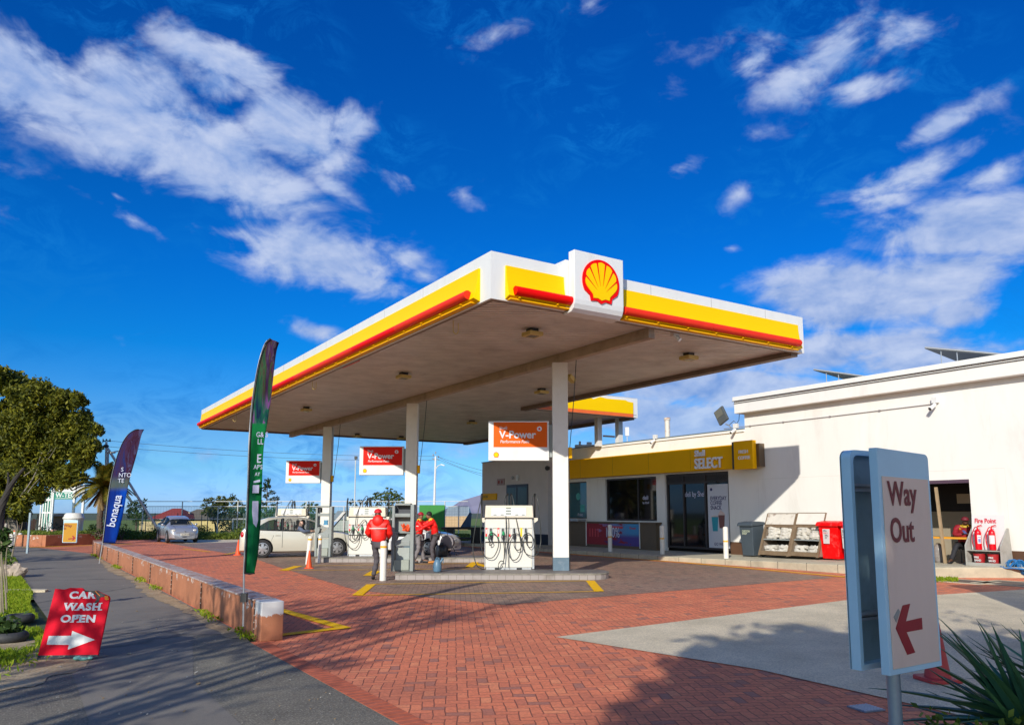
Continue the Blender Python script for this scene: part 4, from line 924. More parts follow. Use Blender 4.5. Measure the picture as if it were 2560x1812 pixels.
bf,L3,R3=feather('feather_flag','blue feather flag with white lettering at the far end of the terracotta wall',b2,
  [(257,1356),(264,1300),(271,1240),(282,1180),(297,1128),(315,1092),(334,1076),(346,1073)],
  [(289,1357),(300,1310),(311,1262),(323,1210),(335,1160),(346,1115),(354,1088),(360,1073)],26.5,imgmat('blue_flag_print',blueflag))
wl=mat('flag_white',(.50,.55,.68),.6,var=0)
a=Vector(onflag(bf,b2,286,1318,26.5)); c=Vector(onflag(bf,b2,308,1222,26.5)); ang=math.atan2(c.z-a.z,c.x-a.x)
text('flag_letters','bonaqua',.40,wl,bf,tuple(a),(Matrix.Rotation(-ang,3,'Y')@Matrix.Rotation(R(90),3,'X')).to_euler(),bold=.012,ext=.002,sx=.80)
for s,u,v in (('S',308,1178),('NTO',302,1192),('TE',300,1206)):
    text('flag_letters',s,.20,wl,bf,onflag(bf,b2,u-6,v,26.5),FN,bold=.0,ext=.001)
# ================================================================ car wash board
cwY=9.3; cw0=AT(165,1655,cwY)
cw=thing('sandwich_board','torn pink-red CAR WASH OPEN board with a white arrow, leaning on the verge','sign',(cw0[0],cw0[1],0),rot=(R(-9),0,0))
def cwp(x,y): p=AT(x/3.76,1380+y/3.76,cwY); return (p[0]-cw0[0],p[2]+.03)
crim=mat('crimson_board',(.74,.001,.022),.5,spec=.1,var=.08,vs=4,dirt=(.4,.02,.04),dscale=3,damt=.3)
out=[(345,1035),(350,992),(455,368),(500,370),(545,374),(600,358),(655,361),(712,360),(728,372),(740,385),(800,388),(860,385),(900,405),(945,425),(972,436),(985,458),(948,760),(915,985),(912,996),(800,1003),(600,1012)]
b=MB(); b.prism([cwp(*p) for p in out],'y',0,.022); b.build('board_face',crim,cw,bevel=.003)
b=MB(); b.prism([cwp(*p) for p in [(345,1037),(350,994),(915,987),(910,1000),(820,1003),(600,1012),(500,1027)]],'y',-.006,-.001); b.build('board_foot',mat('rotten_board',(.03,.035,.05),.8,var=.3,dirt=(.3,.27,.2),dscale=30,damt=.8),cw)
b=MB(); b.prism([cwp(*p) for p in [(437,812),(650,810),(655,765),(875,848),(628,940),(635,895),(425,893)]],'y',-.004,-.001); b.build('arrow',wpaint,cw)
lw_=mat('board_letter',(.80,.78,.80),.5,var=.05)
def slabtext(s,x0,x1,yb,yt,par):       # heavy slab-serif capitals
    p0=cwp(x0,yb); p1=cwp(x1,yb); p2=cwp(x0,yt); h=p2[1]-p0[1]; w=p1[0]-p0[0]
    t=text('board_letters',s,h/.70,lw_,par,(p0[0],-.003,p0[1]),FN,bold=.045,ext=.0015,sp=1.12,shear=.02)
    t.scale=(w/max(.001,t.dimensions.x),1,1)
slabtext('CAR',597,850,458,395,cw); slabtext('WASH',556,908,570,505,cw); slabtext('OPEN',532,862,682,618,cw)
b=MB()
def serif(x,y,w): 
    a=cwp(x-w/2,y+4); c=cwp(x+w/2,y-5); b.box(a[0],c[0],-.0055,-.001,a[1],c[1])
for x,y,w in ((672,456,30),(745,456,44),(690,568,46),(642,682,50),(668,570,30),(905,568,44),(850,568,40),(850,506,40),(905,506,40),(575,506,40),(640,506,36),(700,618,44),(790,682,40),(856,620,34),(700,682,30)): serif(x,y,w*.7)
b.build('board_letters',lw_,cw)
b=MB(); b.prism([cwp(*p) for p in [(842,505),(862,470),(850,430),(800,400),(742,396),(736,384),(800,389),(860,386),(900,406),(948,428),(930,445),(895,450),(880,495)]],'y',-.0065,-.0056); b.build('torn_patch',black,cw)
b=MB(); b.prism([cwp(*p) for p in [(935,438),(965,434),(980,470),(960,478),(940,468)]],'y',-.0085,-.007); b.prism([cwp(*p) for p in [(840,392),(850,390),(895,436),(888,438)]],'y',-.0085,-.007); b.build('torn_patch',mat('raw_orange',(.75,.22,.02),.8,var=.3),cw)
b=MB(); b.box(-.28,-.25,.02,.06,0,.7); b.box(.2,.23,.02,.06,0,.65); b.tube([(-.26,.06,.65),(-.26,.30,.15)],.012,6); b.tube([(.2,.06,.6),(.2,.30,.15)],.012,6); b.build('back_strut',dark,cw)
b=MB(); rng=random.Random(8)
for k in range(7): b.ball((rng.uniform(-.1,.1),rng.uniform(-.03,.04),rng.uniform(.01,.03)),rng.uniform(.025,.045),6,sc=(1.3,1,.6))
o=b.build('crumpled_bag',mat('teal_plastic',(.16,.42,.38),.4,var=.25,vs=20),None,loc=(cw0[0]+.25,cw0[1]-.02,.01)); tagit(o,'crumpled teal plastic bag under the car wash board','bag')
# ================================================================ way out sign
wo=thing('way_out_sign','pale blue double-sided sign reading Way Out with a dark red arrow','sign',(1.925,4.2,0),RZ)
frame_b=mat('sign_frame_pale',(.50,.76,.90),.45,var=.06); tray=mat('sign_tray',(.30,.46,.52),.5,var=.12,dirt=(.12,.2,.24),dscale=3)
beige=mat('sign_face_beige',(.84,.64,.52),.4,var=.05,dirt=(.58,.40,.26),dscale=2.2,damt=.35,stretch=(1,1,.35))
def rr(x0,x1,z0,z1,rad,which='tr'):
    P=[(x0,z0),(x1,z0)]
    if 'r' in which: P+=[(x1-rad+rad*math.cos(a),z1-rad+rad*math.sin(a)-.018) for a in [k*math.pi/12 for k in range(7)]]
    else: P+=[(x1,z1)]
    if 'l' in which: P+=[(x0+rad+rad*math.cos(a),z1-rad+rad*math.sin(a)) for a in [math.pi/2+k*math.pi/12 for k in range(7)]]
    else: P+=[(x0,z1)]
    return P
Zb,Zt=.85,2.055
b=MB(); b.prism(rr(0,.505,Zb,Zt,.035,'r'),'y',0,.05); b.build('sign_panel',frame_b,wo,bevel=.004)
b=MB(); b.prism([(.028,Zb+.032),(.478,Zb+.032),(.478,Zt-.165),(.028,Zt-.155)],'y',-.005,-.001); b.build('sign_face',beige,wo)
dred=mat('dark_red_letter',(.18,.003,.012),.45,var=0); ared=mat('arrow_red',(.34,.004,.012),.45,var=.08)
text('sign_letters','Way',.185,dred,wo,(.07,-.008,1.745),FN,bold=.018,ext=.001,sx=.78)
text('sign_letters','Out',.185,dred,wo,(.07,-.008,1.545),FN,bold=.018,ext=.001,sx=.74)
b=MB(); b.prism([(.068,1.09),(.145,1.205),(.215,1.21),(.165,1.12),(.32,1.128),(.32,1.066),(.165,1.063),(.235,.95),(.16,.945)][::-1],'y',-.008,-.0055); b.build('arrow',ared,wo)
b=MB(); b.prism([(.055,1.15),(.10,1.19),(.115,1.175),(.075,1.12)],'y',-.0078,-.0055); b.build('sticker_scrap',mat('scrap_grey',(.33,.33,.30),.6),wo)
b=MB(); b.prism(rr(0,.50,Zb+.0,Zt-.0,.05,'l'),'y',.222,.23); b.build('back_panel',tray,wo)
b=MB()
P=rr(0,.50,Zb,Zt,.05,'l'); Q=rr(.028,.472,Zb+.03,Zt-.03,.04,'l')
n=len(P)
for k in range(n):
    k2=(k+1)%n; p,p2,q,q2=P[k],P[k2],Q[k],Q[k2]
    b.quad((p[0],.165,p[1]),(p2[0],.165,p2[1]),(q2[0],.165,q2[1]),(q[0],.165,q[1])); b.quad((q[0],.165,q[1]),(q2[0],.165,q2[1]),(q2[0],.222,q2[1]),(q[0],.222,q[1])); b.quad((p[0],.165,p[1]),(p[0],.232,p[1]),(p2[0],.232,p2[1]),(p2[0],.165,p2[1]))
b.build('back_frame',frame_b,wo)
for z in (1.82,1.11): b=MB(); b.box(.03,.47,.17,.20,z,z+.015); b.box(.03,.47,.17,.20,z+.03,z+.045); b.box(.03,.47,.2002,.221,z-.0,z+.045); b.build('mounting_rail',steel,wo)
b=MB(); b.prism([(.06,1.30),(.085,1.36),(.09,1.32),(.075,1.28)],'y',.216,.2215); b.build('scratch',black,wo)
postm=mat('post_steel',(.30,.38,.44),.45,metal=.5,var=.15,vs=8)
b=MB(); b.cyl((.20,.108,0),(.20,.108,1.98),.036,n=18); b.lathe([(.041,.4),(.041,.56)],(.20,.108,0),18); b.build('sign_post',postm,wo,smooth=True)
# ================================================================ bins, charcoal stands, fire point
def wall_y(u,x): return SY(u,x)
pvz=lambda y: pz(y)
binm=mat('bin_slate',(.060,.080,.10),.5,var=.1); binr=mat('bin_red',(.84,.003,.004),spec=.2,rough=.35,var=.05,dirt=(.75,.2,.18),dscale=5,damt=.35)
def wheelie(lab,x,y,w,h,m,cat='bin',rzz=0.,sticker=None):
    t=thing('wheelie_bin',lab,cat,S(x,y,pz(y)),RZ+rzz)
    b=MB(); b.add([(-.24,-w*.40,0.04),(.22,-w*.40,.04),(.22,w*.40,.04),(-.24,w*.40,.04),(-.33,-w*.48,h),(.30,-w*.48,h),(.30,w*.48,h),(-.33,w*.48,h)],[(0,3,2,1),(4,5,6,7),(0,1,5,4),(1,2,6,5),(2,3,7,6),(3,0,4,7)]); b.build('bin_body',m,t,bevel=.02)
    b=MB(); b.prism([(-.40,h-.05),(-.40,h+.02),(-.33,h+.08),(.0,h+.12),(.30,h+.10),(.36,h+.02),(.33,h-.0)],'y',-w*.54,w*.54); b.build('bin_lid',m,t,bevel=.015)
    for sg in (-1,1): b=MB(); b.cyl((.25,sg*w*.36,.1),(.25,sg*w*.46,.1),.1,n=14); b.build('bin_wheel',black,t)
    return t
stk=mat('sticker_pale',(.62,.58,.58),.6,var=.05); inkb=mat('ink_black',(.03,.03,.03),.6,var=0); inkr=mat('ink_red',(.6,.03,.05),.6,var=0)
xb=14.35
y=wall_y(1878,xb); t=wheelie('dark slate wheelie bin standing at the left end of the charcoal stands',xb,y+.0,.62,1.12,binm)
text('bin_letters','CARTON\nSHOP',.105,mat('letter_pale_green',(.5,.55,.42),.6,var=0),t,(-.325,.17,.86),(R(94),0,R(-90)),bold=.02,ext=.002,sx=.8,lsp=.8)
b=MB(); b.box(-.245,-.235,-.1,.1,.15,.75); b.build('bin_rib',binm,t)
for i,(u,lab) in enumerate(((2083,'red wheelie bin right of the charcoal stands, fully in view'),(2140,'red wheelie bin partly hidden behind the Way Out sign'))):
    y=wall_y(u,xb); t=wheelie(lab,xb,y,.74,1.12,binr)
    if i==0:
        b=MB(); b.prism([(.20,.98),(-.06,.98),(-.04,.52),(.18,.52)],'x',-.325,-.32); b.build('sticker',stk,t)
        for k,s in enumerate(('SPILL','ONLY','SPILL','KIT')): text('bin_letters',s,.075,inkb if k!=1 else inkr,t,(-.33,.17-(k>1)*.05,.90-k*.075),FW,bold=.01,ext=.001,sx=.8)
    else:
        b=MB(); b.prism([(.33,1.0),(-.2,1.0),(-.2,.38),(.30,.38)],'x',-.325,-.32); b.build('sticker',stk,t)
        for k,(s,z,sz) in enumerate((('SPILL KIT',.86,.13),('FOR ALL',.78,.06),('USERS',.70,.06),('OIL',.60,.10),('SPILL',.50,.10),('KIT',.40,.09))): text('bin_letters',s,sz,inkb,t,(-.33,.30-(k>2)*.07,z),FW,bold=.015,ext=.001,sx=.8)
brnw=mat('stand_brown',(.22,.155,.095),.55,var=.15,vs=4,dirt=(.13,.06,.03),dscale=3,damt=.5); sidem=mat('stand_side',(.27,.21,.16),.6,var=.08)
bagm=mat('charcoal_bag',(.66,.63,.56),.6,var=.35,vs=9,bump=.9,bs=16,dirt=(.2,.18,.16),dscale=7,damt=.5)
def bagmesh(seed):
    rg=random.Random(seed); b=MB(); b.ball((0,0,0),1,10,sc=(1,1,1))
    ph=[rg.uniform(0,6) for _ in range(6)]; out=[]
    for (x,y,z) in b.v:
        f=lambda q:(abs(q)**.55)*(1 if q>0 else -1)
        d=.10*math.sin(7*x+ph[0])*math.sin(6*y+ph[1])+.09*math.sin(11*y+ph[2]+3*x)+.05*math.sin(17*x+ph[3])
        out.append((.20*f(x)+d*.12,.25*f(y)+d*.1,.068*f(z)*(1-.45*abs(y)**3)+d*.30))
    b.v=out; return b
bagproto=[bagmesh(k) for k in range(4)]
def stand(uL,uR,lab,boardm,kk,group='charcoal stands'):
    yl,yr=wall_y(uL,13.95),wall_y(uR,13.95); y0=(yl+yr)/2; w=(yl-yr)
    t=thing('charcoal_stand',lab,'display stand',S(14.5,y0,pz(y0)),RZ,group); h=w/2
    side=[(-.62,.10),(.35,.10),(.35,1.10),(-.20,1.10)]
    for s in (-1,1):
        b=MB(); b.prism(side,'y',s*h-.02,s*h+.02); b.build('side_panel',sidem,t)
    b=MB(); b.box(-.63,-.56,-h+.021,h-.021,.10,.24); b.box(-.25,-.20,-h+.021,h-.021,1.03,1.09); b.prism([(-.65,.08),(-.59,.08),(-.17,1.12),(-.23,1.12)],'y',h-.045,h+.03); b.prism([(-.65,.08),(-.59,.08),(-.17,1.12),(-.23,1.12)],'y',-h-.03,-h+.045); b.build('front_frame',brnw,t)
    b=MB(); b.box(-.41,.34,-h+.021,h-.021,.60,.635); b.box(-.58,.34,-h+.021,h-.021,.14,.16); b.build('shelf',grey,t)
    b=MB(); b.box(.34,.36,-h+.021,h-.021,.1,1.1); b.build('back_board',mat('stand_inside',(.05,.04,.03),.8),t)
    b=MB(); b.prism([(-.24,1.12),(-.215,1.12),(-.05,1.50),(-.075,1.50)],'y',-h+.0,h-.0); bd=b.build('header_board',boardm,t)
    b=MB()
    for s in (-1,1): b.prism([(-.25,1.11),(-.22,1.11),(-.05,1.51),(-.08,1.51)],'y',s*h-.02,s*h+.02)
    b.prism([(-.25,1.10),(-.21,1.10),(-.20,1.13),(-.24,1.13)],'y',-h+.02,h-.02); b.prism([(-.085,1.49),(-.05,1.49),(-.05,1.515),(-.075,1.515)],'y',-h+.02,h-.02); b.build('header_frame',brnw,t)
    text('board_letters','Wood, Coal & Charcoal',.135,mat('faded_letter',(.25,.16,.09),.6,var=0),t,(-.185,h-.09,1.24),(R(90-23),0,R(-90)),bold=.012,ext=.001,sx=(w-.2)/1.52,shear=.15)
    rg=random.Random(kk)
    n=0
    for (zz,xx,rows) in ((.70,-.16,4),(.24,-.32,2)):
        for r_ in range(rows):
            for sy in (-1,1):
                n+=1; o=bagproto[rg.randrange(4)]
                q=MB(); q.v=list(o.v); q.f=list(o.f); q.m=list(o.m)
                lo=S(14.5,y0,pz(y0)); P=S(14.5+xx+r_*.035+rg.uniform(-.02,.02),y0+sy*h*.47+rg.uniform(-.03,.03),pz(y0)+zz+r_*.085*(1 if rows>2 else 1.2))
                ob=q.build('charcoal_bag',bagm,None,loc=P,rot=(rg.uniform(-.16,.16),rg.uniform(.0,.32),RZ+rg.uniform(-.25,.25)),smooth=True)
                sd='left' if sy>0 else 'right'; where=('upper' if rows>2 else 'lower')
                ordn=('bottom','second','third','top')[r_] if rows>2 else ('bottom','top')[r_]
                tagit(ob,f'{ordn} pale bag, {sd} pile, {where} shelf of the {"left-hand" if kk==1 else "right-hand"} charcoal stand','bag','pale bags of charcoal on the stands')
    return t
stand(1897,1968,'brown charcoal stand with a peeling header board, beside the slate bin',mat('peeling_board',(.72,.68,.60),.6,var=.1,dirt=(.18,.08,.04),dscale=2.2,damt=.95),1)
stand(1972,2042,'brown charcoal stand with a clean white header board, beside the red bin',mat('header_white',(.76,.73,.66),.6,var=.1),2)
# fire point
fx=14.5; yl=wall_y(2413,fx); yr=wall_y(2500,fx); y0=(yl+yr)/2; w=yl-yr; h=w/2; fz=pz(y0)
fp=thing('fire_point_stand','grey wooden stand with a white Fire Point board beside the dark doorway','display stand',S(fx,y0,fz),RZ)
wood=mat('grey_wood',(.42,.41,.37),.8,var=.15,vs=5,dirt=(.25,.22,.17),dscale=4,damt=.5)
sp_=[(-.12,.0),(.48,.0),(.36,1.02),(.30,1.02),(-.12,.55)]
b=MB(); b.prism(sp_,'y',h-.02,h+.02); b.build('side_panel',wood,fp); b=MB(); b.prism(sp_,'y',-h-.02,-h+.02); b.build('side_panel',wood,fp)
b=MB(); b.box(-.10,.36,-h+.02,h-.02,.40,.425); b.build('shelf',wood,fp); b=MB(); b.box(-.12,-.10,-h+.02,h-.02,0,.09); b.box(.3,.33,-h+.02,h-.02,0,.9); b.build('foot_board',wood,fp)
b=MB(); b.prism([(.17,.43),(.185,.43),(.288,1.38),(.273,1.38)],'y',-h+.03,h-.03); b.build('fire_board',wpanel,fp)
text('board_letters','Fire Point',.175,mat('letter_pinkred',(.70,.01,.04),.5,var=0),fp,(.238,h-.11,1.16),(R(84),0,R(-90)),bold=.026,ext=.001,sx=(w-.26)/.80)
exr=mat('extinguisher_red',(.74,.003,.012),.25,var=.04)
for s,lab,lm in ((.20,'red fire extinguisher with a blue and white label, left on the stand',mat('label_blue',(.12,.14,.5),.5,var=.3,vs=30)),(-.20,'red fire extinguisher with a plain white label, right on the stand',wpanel)):
    p=S(fx+.04,y0+s*w,fz+.43); t=thing('fire_extinguisher',lab,'extinguisher',p,RZ)
    MB().lathe([(.07,0),(.085,.01),(.085,.46),(.07,.52),(.035,.555),(.022,.57),(.022,.60)],n=20).build('cylinder',exr,t,smooth=True)
    b=MB(); b.tube([(0,0,.60),(-.0,.0,.64),(.0,-.12,.68)],.012,6); b.tube([(0,0,.62),(0,-.13,.64)],.01,6); b.build('handle',exr,t)
    b=MB(); b.tube(bez([(0,.01,.61),(0,.07,.60),(-.02,.13,.45),(-.05,.14,.25),(-.09,.09,.08)],20),.013,7); b.build('extinguisher_hose',exr if s<0 else mat('hose_red',(.5,.02,.05),.4),t)
    b=MB(); a0,a1=(R(150),R(250)) if s<0 else (R(195),R(262))
    for k in range(8):
        a=a0+(a1-a0)*k/8; c=a0+(a1-a0)*(k+1)/8; b.quad((.0865*math.cos(a),.0865*math.sin(a),.17),(.0865*math.cos(c),.0865*math.sin(c),.17),(.0865*math.cos(c),.0865*math.sin(c),.40),(.0865*math.cos(a),.0865*math.sin(a),.40))
    b.build('label',wpanel,t)
    if s>0:
        b=MB()
        for z0,z1 in ((.33,.35),(.20,.30)):
            for k in range(3):
                a=R(208)+k*R(14); c=a+R(11); b.quad((.088*math.cos(a),.088*math.sin(a),z0),(.088*math.cos(c),.088*math.sin(c),z0),(.088*math.cos(c),.088*math.sin(c),z1),(.088*math.cos(a),.088*math.sin(a),z1))
        b.build('label_print',lm,t)
bkm=mat('bucket_red',(.42,.02,.025),.5,var=.12)
for s,lab in ((.21,'red FIRE SAND bucket, left under the fire point shelf'),(-.20,'red FIRE SAND bucket, right under the fire point shelf')):
    p=S(fx+.06,y0+s*w,fz+.005); t=thing('fire_bucket',lab,'bucket',p,RZ,'fire sand buckets')
    MB().lathe([(.105,0),(.15,.30),(.158,.305),(.158,.32),(.14,.32),(.10,.02)],n=22).build('bucket_body',bkm,t,smooth=True)
    text('bucket_letters','FIRE',.075,wpanel,t,(-.152,.065,.20),(R(98),0,R(-90)),bold=.03,ext=.004,sx=.9); text('bucket_letters','SAND',.075,wpanel,t,(-.142,.07,.12),(R(98),0,R(-90)),bold=.03,ext=.004,sx=.9)
# blue hose coil
blue=mat('blue_hose',(.015,.16,.42),.35,var=.15)
b=MB(); rg=random.Random(5); P=[]
for k in range(220):
    a=k*.42; r_=.19+.13*math.sin(k*.37)*math.cos(k*.11); P.append((r_*math.cos(a)*1.45+.1*math.sin(k*.05),r_*math.sin(a)*.8,.03+.42*abs(math.sin(k*.21+.5))*(1-.5*abs(math.cos(a)))))
b.tube(bez(P,440),.011,5); c=S(14.6,yr-1.35,.15); o=b.build('hose_coil',blue,None,loc=(13.2,20.85,.05),smooth=True); tagit(o,'tangled heap of bright blue hose at the kerb end by the right frame edge','hose')
# doorway furniture: timber prop, table, chair
b=MB(); b.add([(0,0,0),(.07,0,0),(.07,.07,0),(0,.07,0),(-.02,.0,2.2),(.05,.0,2.2),(.05,.07,2.2),(-.02,.07,2.2)],[(0,3,2,1),(4,5,6,7),(0,1,5,4),(1,2,6,5),(2,3,7,6),(3,0,4,7)])
yy=wall_y(2356,14.9); o=b.build('timber_post',mat('raw_timber',(.40,.29,.17),.8,var=.2),None,loc=S(14.9,yy,pz(yy)),rz=RZ,rot=(R(-3),0,RZ)); tagit(o,'bare timber post leaning upright in the dark doorway','post')
ty=wall_y(2362,15.35); tb=thing('table','small table with an orange-yellow top in the doorway','table',S(15.22,ty,pz(ty)),RZ)
MB().box(-.26,.22,-.85,.75,.70,.755).build('tabletop',mat('table_orange',(.80,.36,.03),.4,var=.08),tb)
for x in (-.24,.24):
    for y_ in (-.75,.65): b=MB(); b.cyl((x*.8,y_,0),(x*.8,y_,.70),.02,n=8); b.build('leg',chrome,tb)
cy=ty-.62; ch=thing('chair','dark chair under the seated man in the doorway','chair',S(15.5,cy,pz(cy)),RZ)
MB().box(-.22,.22,-.2,.22,.42,.46).build('seat',dark,ch); MB().box(.2,.23,-.2,.22,.5,.9).build('backrest',dark,ch)
for x in (-.2,.2):
    for y_ in (-.18,.2): b=MB(); b.cyl((x,y_,0),(x,y_,.42),.015,n=6); b.build('leg',dark,ch)
yb_=wall_y(2340,15.3); b=MB(); b.lathe([(.10,0),(.13,.05),(.14,.35),(.10,.5),(.04,.56)],n=12); o=b.build('plastic_bag',mat('clear_bag_grey',(.30,.27,.25),.3,var=.4,vs=14),None,loc=S(15.3,yb_,pz(yb_)),smooth=True); tagit(o,'bulging grey plastic bag on the floor left of the timber post','bag')
# manholes and drain
for (u,v,sx_,lab) in ((2163,1302,.45,'larger square manhole cover near the kerb by the doorway'),(2263,1306,.6,'brown manhole cover nearest the right frame edge')):
    p=gg(u,v,.012); b=MB(); b.box(-sx_,sx_,-.55,.55,-.01,.004); o=b.build('manhole_cover',mat('manhole_iron',(.13,.10,.08),.7,var=.3,vs=20,bump=.8,bs=60),None,loc=p,rz=RZ)
    tagit(o,lab,'manhole')
    f=MB(); [f.box(*q) for q in ((-sx_-.06,-sx_,-.61,.61,-.01,.01),(sx_,sx_+.06,-.61,.61,-.01,.01),(-sx_,sx_,-.61,-.55,-.01,.01),(-sx_,sx_,.55,.61,-.01,.01))]; f.build('cover_frame',concrete,o)
p=GR(2165,1768,.012); dg=thing('drain_grate','small square patterned grate set in the pavers before the Way Out sign','grate',p,R(20))
MB().box(-.11,.11,-.11,.11,-.01,.002).build('grate_frame',mat('grate_blue_grey',(.22,.26,.33),.5,metal=.3),dg); b=MB()
for i in range(6):
    for j in range(6): b.cbox((-.085+i*.034,-.085+j*.034,.004),(.022,.022,.008),rot=(0,0,.78))
b.build('grate_pattern',mat('grate_pale',(.45,.5,.58),.5),dg)
# ================================================================ low walls
wallm=mat('terracotta_render',(.40,.155,.075),.8,var=.12,vs=1.5,dirt=(.62,.52,.42),dscale=2.6,damt=.0,bump=.3,bs=50)
def peel(name,base,pale,amt0,amt1,sc,top=None,bluish=(.42,.44,.46)):
    m=bpy.data.materials.new(name); m.use_nodes=True; g=NG(m.node_tree); bs=g.n['Principled BSDF']; tc=g.new('ShaderNodeTexCoord'); v=tc.outputs['Object']
    n=g.noise(v,sc,7,.75,.4); c=g.mix(g.mr(g.noise(v,1.2,4),.35,.65),base,[x*.82 for x in base]); s=g.new('ShaderNodeSeparateXYZ'); g.l.new(v,s.inputs[0])
    k=g.m('ADD',n,g.m('MULTIPLY',g.mr(s.outputs[2],.25,.45),top if top else 0.))
    c=g.mix(g.mr(k,amt0,amt1),c,pale); st=g.noise(v,3.,4,.6); c=g.mix(g.mr(g.m('SUBTRACT',st,g.m('MULTIPLY',s.outputs[2],.9)),.36,.55,0,.6),c,[x*.5 for x in base])
    g.l.new(c,bs.inputs['Base Color']); bs.inputs['Roughness'].default_value=.8
    bn=g.new('ShaderNodeBump'); bn.inputs['Strength'].default_value=.5; bn.inputs['Distance'].default_value=.01; g.l.new(n,bn.inputs['Height']); g.l.new(bn.outputs[0],bs.inputs['Normal']); return m
pwall=peel('peeling_terracotta',(.47,.185,.09),(.60,.55,.50),.66,.70,4.,.10); ptop=peel('peeling_wall_top',(.42,.23,.17),(.50,.46,.44),.44,.56,7.); pend=peel('peeling_wall_end',(.46,.18,.09),(.60,.60,.60),.60,.63,3.2,.32)
wt=thing('low_wall','long low terracotta wall with peeling paint between the footpath and the forecourt','wall',S(-4.87,-2.27),RZ)
b=MB(); segs=[0.0]
yy=.35
lens_=[1.35,1.15,1.1,.95,.9,1.45,1.5,1.6,1.45,1.7,1.9,1.9,1.5,1.5,1.8,1.8,1.7,1.2]
k=.35; rg=random.Random(2)
for e in [SY(u,-4.87)+2.27 for u in (515,440,386,341,304,276,249)]+[SY(249,-4.87)+2.27+1.9*q for q in range(1,5)]:
    e=min(e,26.8)
    if e-k<.4: continue
    b.box(.0,.27,k+.012,e-.012,0,.49); segs.append(e); k=e
if k<26.6: b.box(.0,.27,k+.012,26.8,0,.49)
b.build('wall_panel',pwall,wt)
b=MB(); b.box(-.012,.285,.0,.335,0,.515); b.build('end_pier',pend,wt,bevel=.01)
b=MB(); b.box(-.015,.29,.36,26.8,.491,.515); b.build('coping',ptop,wt,bevel=.006)
b=MB(); 
for e in [.35]+segs[1:]: b.box(-.002,.26,e-.011,e+.011,0,.488)
b.build('wall_joint',mat('joint_dark',(.05,.035,.03),.8),wt)
b=MB()
for e in [.35]+segs[1:]: b.cyl((-.012,e,.02),(-.012,e,.47),.012,n=6)
b.build('joint_pipe',mat('joint_brown',(.10,.05,.035),.6),wt)
b=MB()
for e in [.35]+segs[1:]:
    for z in (.12,.21,.30,.40): b.cyl((-.012,e,z),(-.012,e,z+.014),.0135,n=6)
b.build('pipe_clip',mat('clip_grey',(.42,.36,.31),.7,var=0),wt)
b=MB(); b.box(-.0,.30,26.8,27.3,0,.56); b.build('far_pier',mat('pier_dark',(.18,.07,.05),.8,var=.3),wt)
# planter wall beyond the entrance
a=Vector(GR(113,1366)); c=Vector(GR(286,1358)); 
d=(c-a); ln=d.length; az=math.atan2(d.y,d.x)
pl=thing('planter_wall','low peeling terracotta planter wall round the palm and the giant cup','wall',tuple(a),az)
MB().box(0,ln,0,.25,0,.58).build('planter_front',pwall,pl,bevel=.01); MB().box(0,.25,.26,9,0,.58).build('planter_side',pwall,pl); b=MB(); b.box(ln-.25,ln,.26,9,0,.58); b.build('planter_side',pwall,pl)
b=MB(); b.box(.25,ln-.25,.26,9,.3,.5); struct(b.build('planter_soil',turf,None,loc=tuple(a),rz=az))
PLA=a; PLAZ=az; PLN=ln
